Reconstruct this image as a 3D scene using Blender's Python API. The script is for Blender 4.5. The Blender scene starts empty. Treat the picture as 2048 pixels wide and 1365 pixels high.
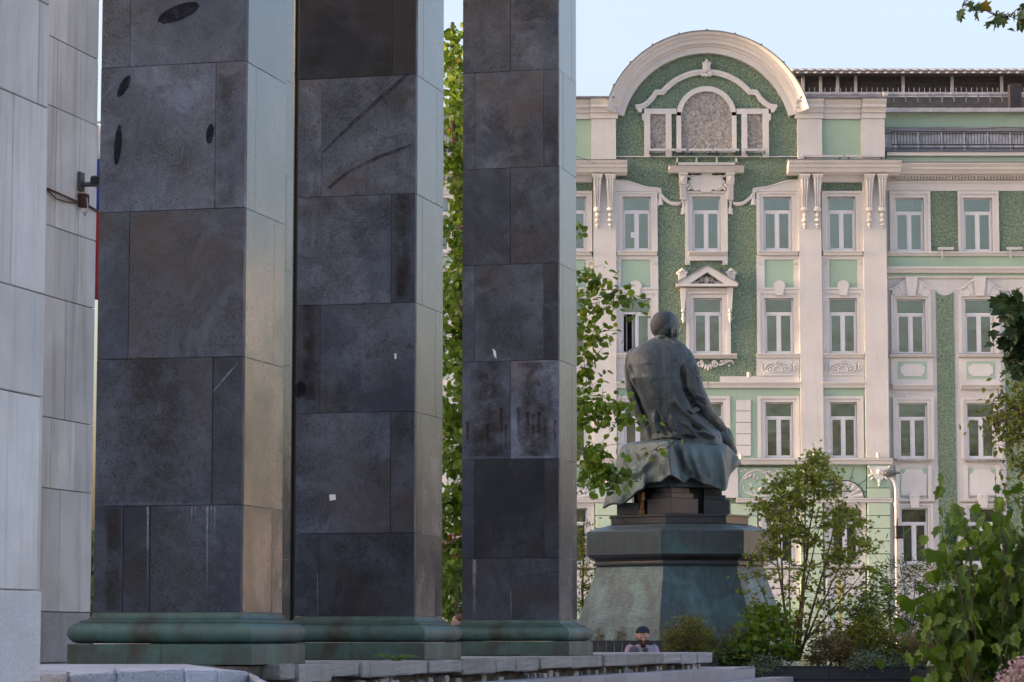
import bpy, bmesh, math, random
import numpy as np
from mathutils import Vector, Matrix, Euler

scene = bpy.context.scene
R = math.radians
# ------------------------------------------------------------------ camera
FPX = 5700.0                      # focal length in photo pixels (2048 wide)
CAMZ = 1.10
PITCH = math.atan(589.5 / FPX)
cam_d = bpy.data.cameras.new('camera')
cam = bpy.data.objects.new('camera', cam_d)
scene.collection.objects.link(cam)
cam_d.sensor_width = 36.0
cam_d.lens = FPX / 2048.0 * 36.0
cam_d.clip_start = 0.5
cam_d.clip_end = 3000.0
cam_d.dof.use_dof = True
cam_d.dof.focus_distance = 46.0
cam_d.dof.aperture_fstop = 13.0
cam.location = (0, 0, CAMZ)
cam.rotation_euler = (R(90) + PITCH, 0, 0)
scene.camera = cam
# ------------------------------------------------------------------ sky, sun, exposure
SUN_EL, SUN_AZ = 9.0, 2.0        # elevation; degrees the light heads away from the camera off the +X axis
w = bpy.data.worlds.new('World')
scene.world = w
w.use_nodes = True
nt = w.node_tree
sky = nt.nodes.new('ShaderNodeTexSky')
sky.sky_type = 'NISHITA'
sky.sun_disc = False
sky.sun_elevation = R(SUN_EL)
sky.sun_rotation = R(-90 - SUN_AZ)
sky.air_density = 1.0
sky.dust_density = 6.8
sky.ozone_density = 2.3
nt.links.new(sky.outputs[0], nt.nodes['Background'].inputs[0])
nt.nodes['Background'].inputs[1].default_value = 0.15
sl = bpy.data.lights.new('sun', 'SUN')
sl.energy = 1.0
sl.angle = R(0.6)
sl.color = (1.0, 0.80, 0.55)
so = bpy.data.objects.new('sun', sl)
scene.collection.objects.link(so)
sdir = Vector((math.cos(R(SUN_EL)) * math.cos(R(SUN_AZ)), math.cos(R(SUN_EL)) * math.sin(R(SUN_AZ)), -math.sin(R(SUN_EL))))
so.rotation_euler = sdir.to_track_quat('-Z', 'Y').to_euler()
so.location = (-60, -20, 40)
vs = scene.view_settings
vs.view_transform = 'Standard'
vs.look = 'None'
vs.exposure = 2.54
vs.gamma = 1.0
vs.use_curve_mapping = False
vs.use_white_balance = True          # camera set for the evening shade
vs.white_balance_temperature = 7650
vs.white_balance_tint = 24

# ------------------------------------------------------------------ helpers
COL = scene.collection
CP, SP = math.cos(PITCH), math.sin(PITCH)

def at(px, py, Y):
    """world point at depth Y that lies in the photo direction px, py"""
    u = (px - 1024.0) / FPX
    v = (682.5 - py) / FPX
    t = Y / (CP - v * SP)
    return Vector((u * t, Y, CAMZ + t * (SP + v * CP)))

YAW = R(14.5)
EX = Vector((math.cos(YAW), -math.sin(YAW), 0))    # across the portico
DY = Vector((math.sin(YAW), math.cos(YAW), 0))     # along the portico
def por(a, b, z=0.0):
    p = EX * a + DY * b
    return Vector((p.x, p.y, z))

class MB:
    def __init__(s):
        s.v = []; s.f = []
    def box(s, x0, x1, y0, y1, z0, z1):
        n = len(s.v)
        s.v += [(x0,y0,z0),(x1,y0,z0),(x1,y1,z0),(x0,y1,z0),(x0,y0,z1),(x1,y0,z1),(x1,y1,z1),(x0,y1,z1)]
        s.f += [tuple(n+i for i in q) for q in ((0,3,2,1),(4,5,6,7),(0,1,5,4),(1,2,6,5),(2,3,7,6),(3,0,4,7))]
        return s
    def prism_y(s, poly, y0, y1):
        """poly: (x,z) counter-clockwise seen from -Y; extruded y0 (front) to y1 (back)"""
        n = len(s.v); k = len(poly)
        s.v += [(x, y0, z) for x, z in poly] + [(x, y1, z) for x, z in poly]
        s.f.append(tuple(range(n, n+k)))
        s.f.append(tuple(range(n+2*k-1, n+k-1, -1)))
        for i in range(k):
            j = (i+1) % k
            s.f.append((n+j, n+i, n+k+i, n+k+j))
        return s
    def prism_z(s, poly, z0, z1):
        n = len(s.v); k = len(poly)
        s.v += [(x, y, z0) for x, y in poly] + [(x, y, z1) for x, y in poly]
        s.f.append(tuple(range(n+k-1, n-1, -1)))
        s.f.append(tuple(range(n+k, n+2*k)))
        for i in range(k):
            j = (i+1) % k
            s.f.append((n+i, n+j, n+k+j, n+k+i))
        return s
    def rings(s, rings, cap=True, closed=True):
        n = len(s.v); k = len(rings[0])
        for r in rings: s.v += [tuple(p) for p in r]
        for a in range(len(rings)-1):
            for i in range(k if closed else k-1):
                j = (i+1) % k
                s.f.append((n+a*k+i, n+a*k+j, n+(a+1)*k+j, n+(a+1)*k+i))
        if cap:
            s.f.append(tuple(range(n+k-1, n-1, -1)))
            m = n+(len(rings)-1)*k
            s.f.append(tuple(range(m, m+k)))
        return s
    def tube(s, path, radii, k=8, cap=True, flat=1.0):
        path = [Vector(p) for p in path]
        if not hasattr(radii, '__len__'): radii = [radii]*len(path)
        rs = []
        prev = None
        for i, p in enumerate(path):
            a = path[max(0, i-1)]; b = path[min(len(path)-1, i+1)]
            d = (b-a)
            d = d.normalized() if d.length > 1e-9 else Vector((0,0,1))
            if prev is None:
                up = Vector((0,0,1)) if abs(d.z) < 0.9 else Vector((0,1,0))
                x = d.cross(up).normalized()
            else:
                x = prev - d*prev.dot(d)
                x = x.normalized() if x.length > 1e-6 else d.orthogonal().normalized()
            prev = x
            y = d.cross(x)
            rs.append([p + (x*math.cos(2*math.pi*j/k) + y*math.sin(2*math.pi*j/k)*flat)*radii[i] for j in range(k)])
        return s.rings(rs, cap)
    def relief(s, path, radii, y, k=6, thick=1.0):
        """flattened half-round bead along a facade polyline of (x,z); bulges to -Y from plane y"""
        pts = [Vector((p[0], 0, p[1])) for p in path]
        if not hasattr(radii, '__len__'): radii = [radii]*len(pts)
        rs = []
        for i, p in enumerate(pts):
            a = pts[max(0, i-1)]; b = pts[min(len(pts)-1, i+1)]
            d = (b-a)
            d = d.normalized() if d.length > 1e-9 else Vector((1,0,0))
            nrm = Vector((-d.z, 0, d.x))
            r = radii[i]
            ring = []
            for j in range(k+1):
                t = math.pi*j/k
                q = p + nrm*(r*math.cos(t))
                ring.append((q.x, y - r*thick*math.sin(t), q.z))
            ring.append((p.x, y+0.02, p.z))
            rs.append(ring)
        return s.rings(rs, True)
    def ell(s, c, r, rot=None, nu=14, nv=9):
        n = len(s.v)
        c = Vector(c)
        m = rot.to_matrix() if rot else Matrix.Identity(3)
        rows = []
        for a in range(1, nv):
            t = math.pi*a/nv
            rows.append([c + m @ Vector((r[0]*math.sin(t)*math.cos(2*math.pi*b/nu), r[1]*math.sin(t)*math.sin(2*math.pi*b/nu), -r[2]*math.cos(t))) for b in range(nu)])
        s.v.append(tuple(c + m @ Vector((0,0,-r[2]))))
        for row in rows: s.v += [tuple(p) for p in row]
        s.v.append(tuple(c + m @ Vector((0,0,r[2]))))
        for i in range(nu):
            j = (i+1) % nu
            s.f.append((n, n+1+j, n+1+i))
            for a in range(nv-2):
                o = n+1+a*nu
                s.f.append((o+i, o+j, o+nu+j, o+nu+i))
            o = n+1+(nv-2)*nu
            s.f.append((o+i, o+j, n+1+(nv-1)*nu))
        return s
    def cap(s, p0, r0, p1, r1, k=12, flat=None):
        """tapered capsule"""
        p0 = Vector(p0); p1 = Vector(p1)
        d = (p1-p0).normalized()
        pth = []; rr = []
        for a in range(5):
            t = math.pi/2*(1-a/4.0)
            pth.append(p0 - d*(r0*math.sin(t))); rr.append(max(r0*math.cos(t), r0*0.02))
        for a in range(5):
            t = math.pi/2*(a/4.0)
            pth.append(p1 + d*(r1*math.sin(t))); rr.append(max(r1*math.cos(t), r1*0.02))
        return s.tube(pth, rr, k)
    def mesh(s, name):
        m = bpy.data.meshes.new(name)
        m.from_pydata([tuple(v) for v in s.v], [], s.f)
        m.update()
        return m
    def build(s, name, mat, parent=None, smooth=False, bevel=0.0, seg=1):
        m = s.mesh(name)
        if bevel > 0:
            bm = bmesh.new(); bm.from_mesh(m)
            bmesh.ops.recalc_face_normals(bm, faces=bm.faces)
            es = [e for e in bm.edges if len(e.link_faces) == 2 and e.calc_face_angle(0) > 0.5]
            bmesh.ops.bevel(bm, geom=es, offset=bevel, segments=seg, affect='EDGES', clamp_overlap=True)
            bm.to_mesh(m); bm.free()
        if smooth:
            for p in m.polygons: p.use_smooth = True
            if smooth == 'auto':
                bm = bmesh.new(); bm.from_mesh(m)
                for e in bm.edges:
                    if len(e.link_faces) == 2 and e.calc_face_angle(0) > 0.6: e.smooth = False
                bm.to_mesh(m); bm.free()
        return link(name, m, mat, parent)

def link(name, mesh, mat, parent=None):
    o = bpy.data.objects.new(name, mesh)
    COL.objects.link(o)
    if mat is not None and mesh is not None and len(mesh.materials) == 0:
        mesh.materials.append(mat)
    if parent is not None: o.parent = parent
    return o

def thing(name, label, cat, loc=(0,0,0), rotz=0.0, group=None):
    o = bpy.data.objects.new(name, None)
    o.empty_display_size = 0.1
    COL.objects.link(o)
    o.location = loc; o.rotation_euler = (0, 0, rotz)
    o['label'] = label; o['category'] = cat
    if group: o['group'] = group
    return o
def tag(o, label, cat, group=None):
    o['label'] = label; o['category'] = cat
    if group: o['group'] = group
    return o
def structure(o):
    o['kind'] = 'structure'; return o
def stuff(o):
    o['kind'] = 'stuff'; return o

# ------------------------------------------------------------------ materials
def newmat(name):
    m = bpy.data.materials.new(name); m.use_nodes = True
    n = m.node_tree.nodes; b = n['Principled BSDF']
    return m, m.node_tree, b
def N(t, typ, **kw):
    n = t.nodes.new(typ)
    for k, v in kw.items():
        if k in ('scale','detail','rough','dist'): pass
        else: setattr(n, k, v)
    return n
def noise(t, scale, detail=4.0, rough=0.55, vec=None, dist=0.0):
    n = t.nodes.new('ShaderNodeTexNoise')
    n.inputs['Scale'].default_value = scale; n.inputs['Detail'].default_value = detail
    n.inputs['Roughness'].default_value = rough; n.inputs['Distortion'].default_value = dist
    if vec is not None: t.links.new(vec, n.inputs['Vector'])
    return n
def ramp(t, src, stops):
    r = t.nodes.new('ShaderNodeValToRGB')
    e = r.color_ramp.elements
    while len(e) < len(stops): e.new(0.5)
    for i, (p, c) in enumerate(stops):
        e[i].position = p; e[i].color = (c[0], c[1], c[2], 1.0) if hasattr(c, '__len__') else (c, c, c, 1.0)
    t.links.new(src, r.inputs[0])
    return r
def mix(t, a, b, fac, typ='MIX'):
    m = t.nodes.new('ShaderNodeMix'); m.data_type = 'RGBA'; m.blend_type = typ
    def put(sock, v):
        if hasattr(v, 'is_output') or isinstance(v, bpy.types.NodeSocket): t.links.new(v, sock)
        elif hasattr(v, '__len__'): sock.default_value = (v[0], v[1], v[2], 1.0)
        else: sock.default_value = v
    put(m.inputs['Factor'], fac); put(m.inputs['A'], a); put(m.inputs['B'], b)
    return m.outputs['Result']
def coords(t, kind='Object', scale=None):
    c = t.nodes.new('ShaderNodeTexCoord')
    if scale is None: return c.outputs[kind]
    mp = t.nodes.new('ShaderNodeMapping'); mp.inputs['Scale'].default_value = scale
    t.links.new(c.outputs[kind], mp.inputs['Vector'])
    return mp.outputs[0]
def wcoords(t, scale=None):
    g = t.nodes.new('ShaderNodeNewGeometry')
    if scale is None: return g.outputs['Position']
    mp = t.nodes.new('ShaderNodeMapping'); mp.inputs['Scale'].default_value = scale
    t.links.new(g.outputs['Position'], mp.inputs['Vector'])
    return mp.outputs[0]
def bump(t, b, height, strength=0.3, dist=0.02):
    n = t.nodes.new('ShaderNodeBump'); n.inputs['Strength'].default_value = strength; n.inputs['Distance'].default_value = dist
    t.links.new(height, n.inputs['Height']); t.links.new(n.outputs[0], b.inputs['Normal'])
    return n

def plain(name, c, rough=0.7, metal=0.0, var=0.12, scale=6.0, spec=0.5, bmp=0.0, bscale=60.0):
    m, t, b = newmat(name)
    p = wcoords(t)
    n = noise(t, scale, 5.0, 0.6, p)
    lo = [x*(1-var) for x in c]; hi = [min(1, x*(1+var)) for x in c]
    t.links.new(ramp(t, n.outputs[0], [(0.3, lo), (0.7, hi)]).outputs[0], b.inputs['Base Color'])
    b.inputs['Roughness'].default_value = rough; b.inputs['Metallic'].default_value = metal
    b.inputs['Specular IOR Level'].default_value = spec
    if bmp > 0:
        bump(t, b, noise(t, bscale, 3.0, 0.6, p).outputs[0], bmp, 0.01)
    return m

def paint_wall(name, c, stain=0.25, bmp=0.05):
    """painted plaster: faint streaks, dirt and patching"""
    m, t, b = newmat(name)
    p = wcoords(t)
    n1 = noise(t, 0.9, 6.0, 0.6, p)
    n2 = noise(t, 3.0, 6.0, 0.65, wcoords(t, (2.0, 2.0, 0.18)))
    n3 = noise(t, 14.0, 4.0, 0.6, p)
    a = ramp(t, n1.outputs[0], [(0.3, [x*(1-0.35*stain) for x in c]), (0.65, c)]).outputs[0]
    a = mix(t, a, [x*y for x, y in zip(c, (0.72, 0.67, 0.60))], ramp(t, n2.outputs[0], [(0.55, 0.0), (0.78, stain)]).outputs[0])
    a = mix(t, a, [x*0.82 for x in c], ramp(t, n3.outputs[0], [(0.58, 0.0), (0.75, stain*0.8)]).outputs[0])
    t.links.new(a, b.inputs['Base Color'])
    b.inputs['Roughness'].default_value = 0.75
    b.inputs['Specular IOR Level'].default_value = 0.3
    bump(t, b, noise(t, 40.0, 4.0, 0.6, p).outputs[0], bmp, 0.01)
    return m

def rough_stucco(name, c, strength=1.0, scale=15.0):
    m, t, b = newmat(name)
    p = wcoords(t)
    n = noise(t, scale, 5.0, 0.62, p, 0.6)
    v = t.nodes.new('ShaderNodeTexVoronoi'); v.inputs['Scale'].default_value = scale*0.75
    t.links.new(p, v.inputs['Vector'])
    h = mix(t, n.outputs[0], v.outputs['Distance'], 0.35)
    big = noise(t, 0.7, 4.0, 0.6, p)
    a = ramp(t, n.outputs[0], [(0.36, [x*0.6 for x in c]), (0.5, c), (0.64, [x*1.4+0.01 for x in c])]).outputs[0]
    a = mix(t, a, [x*0.8 for x in c], ramp(t, big.outputs[0], [(0.45, 0.0), (0.7, 0.4)]).outputs[0])
    t.links.new(a, b.inputs['Base Color'])
    b.inputs['Roughness'].default_value = 0.45
    bump(t, b, h, strength, 0.34)
    return m

def granite(name, c, rough=0.32, speck=0.35, blotch=0.5, polish=0.5, sheen=0.0, weather=False):
    """dark polished granite slab; 'tone' on the object shifts a slab lighter or browner"""
    m, t, b = newmat(name)
    p = coords(t)
    at_ = t.nodes.new('ShaderNodeAttribute'); at_.attribute_type = 'OBJECT'; at_.attribute_name = 'tone'
    info = t.nodes.new('ShaderNodeObjectInfo')
    off = t.nodes.new('ShaderNodeVectorMath'); off.operation = 'ADD'
    sc = t.nodes.new('ShaderNodeVectorMath'); sc.operation = 'SCALE'; sc.inputs['Scale'].default_value = 40.0
    comb = t.nodes.new('ShaderNodeCombineXYZ')
    for i in range(3): t.links.new(info.outputs['Random'], comb.inputs[i])
    t.links.new(comb.outputs[0], sc.inputs[0]); t.links.new(p, off.inputs[0]); t.links.new(sc.outputs[0], off.inputs[1])
    q = off.outputs[0]
    fine = noise(t, 120.0, 2.0, 0.6, q)
    fine2 = noise(t, 46.0, 3.0, 0.7, q)
    big = noise(t, 1.6, 6.0, 0.62, q, 0.4)
    mp = t.nodes.new('ShaderNodeMapping'); mp.inputs['Scale'].default_value = (5.0, 5.0, 0.35)
    t.links.new(q, mp.inputs['Vector'])
    streak = noise(t, 1.8, 5.0, 0.6, mp.outputs[0])
    a = ramp(t, big.outputs[0], [(0.34, [x*(1-0.62*blotch) for x in c]), (0.5, c), (0.68, [x*(1+0.95*blotch) for x in c])]).outputs[0]
    mid = noise(t, 6.0, 6.0, 0.7, q, 0.8)
    a = mix(t, a, [x*(1-0.7*blotch) for x in c], ramp(t, mid.outputs[0], [(0.5, 0.0), (0.66, 0.6*blotch)]).outputs[0])
    brown = [c[0]*1.15, c[1]*0.85, c[2]*0.72]
    a = mix(t, a, brown, ramp(t, streak.outputs[0], [(0.54, 0.0), (0.76, 0.55)]).outputs[0])
    a = mix(t, a, [x*2.6 for x in c], ramp(t, fine.outputs[0], [(0.52, 0.0), (0.74, speck)]).outputs[0])
    a = mix(t, a, [x*0.25 for x in c], ramp(t, fine2.outputs[0], [(0.54, 0.0), (0.72, speck*1.3)]).outputs[0])
    if weather:
        w1 = noise(t, 2.3, 7.0, 0.68, q, 1.2); w2 = noise(t, 0.9, 4.0, 0.6, q, 0.5)
        a = mix(t, a, [x*2.3 for x in c], ramp(t, w1.outputs[0], [(0.5, 0.0), (0.62, 0.4), (0.75, 0.75)]).outputs[0])
        a = mix(t, a, [c[0]*1.3, c[1]*0.86, c[2]*0.62], ramp(t, w2.outputs[0], [(0.53, 0.0), (0.68, 0.7)]).outputs[0])
        a = mix(t, a, [c[0]*0.5, c[1]*0.62, c[2]*0.8], ramp(t, w2.outputs[0], [(0.36, 0.6), (0.48, 0.0)]).outputs[0])
    # per-slab tone
    mul = t.nodes.new('ShaderNodeMath'); mul.operation = 'MULTIPLY_ADD'; mul.inputs[1].default_value = 1.0; mul.inputs[2].default_value = 1.0
    t.links.new(at_.outputs['Fac'], mul.inputs[0])
    vm = t.nodes.new('ShaderNodeVectorMath'); vm.operation = 'SCALE'
    t.links.new(a, vm.inputs[0]); t.links.new(mul.outputs[0], vm.inputs['Scale'])
    t.links.new(vm.outputs[0], b.inputs['Base Color'])
    rr = ramp(t, big.outputs[0], [(0.3, rough*0.7), (0.7, min(1, rough*1.5))])
    t.links.new(rr.outputs[0], b.inputs['Roughness'])
    b.inputs['Specular IOR Level'].default_value = polish
    b.inputs['Sheen Weight'].default_value = sheen; b.inputs['Sheen Roughness'].default_value = 0.25; b.inputs['Sheen Tint'].default_value = (0.9, 0.9, 1.0, 1)  # pale sheen added to brighten the pillar sides at grazing view
    bump(t, b, fine2.outputs[0], 0.04, 0.003)
    return m

def limestone(name, c, rough=0.75):
    m, t, b = newmat(name)
    p = coords(t)
    info = t.nodes.new('ShaderNodeObjectInfo')
    fine = noise(t, 60.0, 4.0, 0.7, p)
    big = noise(t, 1.3, 6.0, 0.6, wcoords(t), 0.3)
    streak = noise(t, 2.2, 5.0, 0.62, wcoords(t, (4.0, 4.0, 0.3)))
    a = ramp(t, big.outputs[0], [(0.3, [x*0.78 for x in c]), (0.6, c)]).outputs[0]
    a = mix(t, a, [c[0]*0.60, c[1]*0.53, c[2]*0.45], ramp(t, streak.outputs[0], [(0.49, 0.0), (0.74, 0.7)]).outputs[0])
    a = mix(t, a, [x*0.45 for x in c], ramp(t, fine.outputs[0], [(0.56, 0.0), (0.74, 0.5)]).outputs[0])
    rnd = ramp(t, info.outputs['Random'], [(0.0, 0.84), (1.0, 1.08)])
    vm = t.nodes.new('ShaderNodeVectorMath'); vm.operation = 'MULTIPLY'
    t.links.new(a, vm.inputs[0]); t.links.new(rnd.outputs[0], vm.inputs[1])
    t.links.new(vm.outputs[0], b.inputs['Base Color'])
    b.inputs['Roughness'].default_value = rough
    b.inputs['Specular IOR Level'].default_value = 0.3
    bump(t, b, fine.outputs[0], 0.25, 0.006)
    return m

def bronze(name, dark, patina, amount=0.5, vert=True, rough=0.5, metal=0.35, bmp=0.25, bscale=22.0, hammered=False):
    m, t, b = newmat(name)
    p = coords(t)
    n1 = noise(t, 1.7, 7.0, 0.65, p, 0.5)
    st = noise(t, 2.4, 6.0, 0.65, coords(t, 'Object', (5.0, 5.0, 0.45)))
    f = noise(t, 34.0, 4.0, 0.65, p)
    lo = 0.62-amount*0.35
    k1 = ramp(t, n1.outputs[0], [(lo, 0.0), (lo+0.25, 0.9)]).outputs[0]
    k2 = ramp(t, st.outputs[0], [(0.45, 0.0), (0.7, 0.75)]).outputs[0]
    k = mix(t, k1, k2, 0.5, 'SCREEN') if vert else k1
    a = mix(t, dark, patina, k)
    a = mix(t, a, [dark[0]*1.4+0.01, dark[1]*0.9, dark[2]*0.75], ramp(t, f.outputs[0], [(0.5, 0.0), (0.75, 0.35)]).outputs[0])
    t.links.new(a, b.inputs['Base Color'])
    b.inputs['Metallic'].default_value = metal
    b.inputs['Roughness'].default_value = rough
    if hammered:
        h = noise(t, bscale, 3.0, 0.5, coords(t, 'Object', (1.0, 1.0, 2.6)), 0.8)
        bump(t, b, h.outputs[0], bmp, 0.06)
    else:
        bump(t, b, noise(t, bscale, 5.0, 0.6, p).outputs[0], bmp, 0.02)
    return m

def leafmat(name, dark, light, trans=0.35, rough=0.45):
    m = bpy.data.materials.new(name); m.use_nodes = True
    t = m.node_tree; b = t.nodes['Principled BSDF']
    a = t.nodes.new('ShaderNodeAttribute'); a.attribute_name = 'tint'
    c = ramp(t, a.outputs['Fac'], [(0.0, dark), (0.72, light), (0.93, [light[0]*1.5, light[1]*1.08, light[2]*0.5]), (1.0, [0.42, 0.24, 0.03])]).outputs[0]
    t.links.new(c, b.inputs['Base Color'])
    b.inputs['Roughness'].default_value = rough
    b.inputs['Specular IOR Level'].default_value = 0.35
    tr = t.nodes.new('ShaderNodeBsdfTranslucent')
    t.links.new(mix(t, c, (1.0, 1.0, 0.35), 0.25, 'MULTIPLY'), tr.inputs[0])
    ms = t.nodes.new('ShaderNodeMixShader'); ms.inputs[0].default_value = trans
    t.links.new(b.outputs[0], ms.inputs[1]); t.links.new(tr.outputs[0], ms.inputs[2])
    t.links.new(ms.outputs[0], t.nodes['Material Output'].inputs[0])
    return m

def glassmat(name, tint=(0.75, 0.85, 0.82), refl=0.3):
    m = bpy.data.materials.new(name); m.use_nodes = True
    t = m.node_tree; t.nodes.remove(t.nodes['Principled BSDF'])
    tr = t.nodes.new('ShaderNodeBsdfTransparent'); tr.inputs[0].default_value = (*tint, 1)
    gl = t.nodes.new('ShaderNodeBsdfGlossy'); gl.inputs['Roughness'].default_value = 0.06
    gl.inputs[0].default_value = (0.9, 0.95, 0.95, 1)
    n = noise(t, 1.3, 2.0, 0.5, wcoords(t))
    bn = t.nodes.new('ShaderNodeBump'); bn.inputs['Strength'].default_value = 0.08; bn.inputs['Distance'].default_value = 0.1
    t.links.new(n.outputs[0], bn.inputs['Height']); t.links.new(bn.outputs[0], gl.inputs['Normal'])
    fr = t.nodes.new('ShaderNodeFresnel'); fr.inputs[0].default_value = 1.5
    mm = t.nodes.new('ShaderNodeMath'); mm.operation = 'ADD'; mm.inputs[1].default_value = refl; mm.use_clamp = True
    t.links.new(fr.outputs[0], mm.inputs[0])
    ms = t.nodes.new('ShaderNodeMixShader')
    t.links.new(mm.outputs[0], ms.inputs[0]); t.links.new(tr.outputs[0], ms.inputs[1]); t.links.new(gl.outputs[0], ms.inputs[2])
    t.links.new(ms.outputs[0], t.nodes['Material Output'].inputs[0])
    return m

M = {}
M['white'] = paint_wall('white_plaster', (0.60, 0.585, 0.565), 0.42)
M['trim'] = paint_wall('white_trim', (0.62, 0.605, 0.585), 0.34)
M['green'] = paint_wall('green_plaster', (0.345, 0.49, 0.38), 0.35)
M['pale_green'] = paint_wall('pale_green_plaster', (0.44, 0.57, 0.43), 0.3)
M['rough_green'] = rough_stucco('rough_green_stucco', (0.225, 0.350, 0.250), 1.0)
M['rough_grey'] = rough_stucco('rough_grey_stucco', (0.42, 0.40, 0.38), 0.9, 11.0)
M['pvc'] = plain('window_frame_white', (0.72, 0.71, 0.72), 0.4, 0, 0.04)
M['glass'] = glassmat('window_glass', (0.62,0.72,0.70), 0.16)
M['curtain'] = plain('curtain_fabric', (0.50, 0.55, 0.52), 0.9, 0, 0.12, 1.5)
M['blind'] = plain('grey_blind', (0.25, 0.29, 0.29), 0.8, 0, 0.10, 0.8)
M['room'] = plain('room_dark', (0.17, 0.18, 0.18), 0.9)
M['brown_cloth'] = plain('brown_curtain', (0.10, 0.045, 0.03), 0.9)
M['foil'] = plain('foil', (0.82, 0.90, 0.88), 0.3, 0.35, 0.05)
M['sheet'] = plain('roof_sheet', (0.20, 0.20, 0.22), 0.5, 0.3, 0.3, 2.0)
M['sheet_light'] = plain('roof_sheet_light', (0.42, 0.41, 0.42), 0.5, 0.2, 0.3, 3.0)
M['corrugated'] = plain('corrugated_sheet', (0.26, 0.255, 0.265), 0.6, 0.0, 0.2, 2.0)
M['louver'] = plain('louver_dark', (0.10, 0.09, 0.085), 0.6, 0, 0.3)
M['iron'] = plain('dark_iron', (0.035, 0.033, 0.035), 0.5, 0.3, 0.3)
M['lampmetal'] = plain('lamp_metal', (0.50, 0.485, 0.47), 0.4, 0.2, 0.15)
M['granite'] = granite('dark_granite', (0.040, 0.050, 0.068), 0.5, 0.8, 1.0, 0.25, 0.0, True)
M['granite_side'] = granite('polished_granite', (0.050, 0.050, 0.055), 0.13, 0.35, 0.5, 1.0, 0.35)
M['rough_base'] = granite('pale_rough_granite', (0.50, 0.49, 0.475), 0.8, 0.25, 0.15, 0.3)
M['light_granite'] = granite('grey_granite', (0.30, 0.29, 0.29), 0.7, 0.4, 0.3, 0.3)
M['step_granite'] = granite('step_granite', (0.27, 0.265, 0.275), 0.7, 0.3, 0.15, 0.3)
M['kerb_granite'] = granite('kerb_granite', (0.36, 0.37, 0.40), 0.8, 0.5, 0.25, 0.3)
M['limestone'] = limestone('limestone', (0.74, 0.695, 0.65))
M['limestone_rough'] = limestone('rough_limestone', (0.66, 0.62, 0.575), 0.85)
M['purple_granite'] = granite('purple_granite', (0.33, 0.30, 0.305), 0.65, 0.4, 0.3, 0.3)
M['concrete'] = limestone('old_concrete', (0.30, 0.285, 0.265), 0.9)
M['mortar'] = plain('mortar_dirt', (0.11, 0.09, 0.075), 0.95, 0, 0.5, 9.0, 0.2, 0.6, 30.0)
M['rubble'] = plain('rubble_brick', (0.40, 0.37, 0.34), 0.9, 0, 0.35, 14.0, 0.2, 0.5, 30.0)
M['base_bronze'] = bronze('base_bronze', (0.030, 0.027, 0.017), (0.045, 0.130, 0.118), 0.66, True, 0.62, 0.1, 0.10, 20.0)
M['bronze'] = bronze('statue_bronze', (0.056, 0.065, 0.067), (0.140, 0.192, 0.185), 0.40, True, 0.58, 0.2, 0.14, 30.0)
M['hair_bronze'] = bronze('hair_bronze', (0.034, 0.038, 0.040), (0.085, 0.115, 0.110), 0.35, True, 0.55, 0.2, 0.7, 60.0)
M['drape_bronze'] = bronze('drape_bronze', (0.058, 0.072, 0.070), (0.105, 0.185, 0.175), 0.5, True, 0.45, 0.25, 0.5, 26.0)
M['pedestal_bronze'] = bronze('pedestal_bronze', (0.050, 0.078, 0.086), (0.115, 0.245, 0.235), 0.45, True, 0.45, 0.2, 0.13, 9.0, True)
M['band_bronze'] = bronze('band_bronze', (0.062, 0.074, 0.076), (0.075, 0.190, 0.170), 0.38, True, 0.45, 0.25, 0.05, 20.0)
M['black_granite'] = granite('black_granite', (0.045, 0.043, 0.044), 0.35, 0.3, 0.3, 0.45)
def decal_mat(name, c, lo, hi, edge=None, fade=False, scale=22.0):
    m, t, b = newmat(name)
    b.inputs['Base Color'].default_value = (*c, 1); b.inputs['Roughness'].default_value = 0.8; b.inputs['Specular IOR Level'].default_value = 0.1
    al = ramp(t, noise(t, scale, 5.0, 0.7, coords(t)).outputs[0], [(0.36, lo), (0.6, hi)]).outputs[0]
    gen = coords(t, 'Generated'); sx = t.nodes.new('ShaderNodeSeparateXYZ'); t.links.new(gen, sx.inputs[0])
    if edge:
        al = mix(t, al, ramp(t, sx.outputs['X'], [(0.0, 0.0), (0.35, 1.0), (0.65, 1.0), (1.0, 0.0)]).outputs[0], 1.0, 'MULTIPLY')
    if fade:
        al = mix(t, al, ramp(t, sx.outputs['Z'], [(0.0, 0.15), (0.7, 0.7), (1.0, 1.0)]).outputs[0], 1.0, 'MULTIPLY')
    t.links.new(al, b.inputs['Alpha'])
    return m
M['drip'] = decal_mat('lime_drip', (0.26, 0.29, 0.33), 0.05, 0.7, True, True, 14.0)
M['rust_drip'] = decal_mat('rust_drip', (0.050, 0.026, 0.017), 0.0, 0.55, True, True, 14.0)
M['brown_stain'] = decal_mat('brown_stain', (0.040, 0.028, 0.022), 0.0, 0.3, True, False, 5.0)
M['vein'] = decal_mat('dark_vein', (0.022, 0.021, 0.023), 0.0, 0.3, False, False, 9.0)
M['smear'] = decal_mat('dark_smear', (0.010, 0.013, 0.020), 0.25, 0.78, False, False, 12.0)
M['dark_stain'] = plain('dark_stain', (0.005, 0.006, 0.009), 0.8, 0, 0.3, 8.0, 0.1)
M['lime_streak'] = plain('lime_streak', (0.17, 0.18, 0.19), 0.8, 0, 0.4, 10.0)
M['rust'] = plain('rust', (0.12, 0.05, 0.03), 0.85, 0, 0.5, 20.0)
M['black_paint'] = plain('black_paint', (0.012, 0.012, 0.013), 0.4, 0, 0.2)
M['planter'] = plain('planter_board', (0.020, 0.021, 0.026), 0.5, 0, 0.3, 3.0)
M['bench'] = plain('bench_slat', (0.050, 0.047, 0.050), 0.6, 0, 0.2, 5.0)
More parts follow.
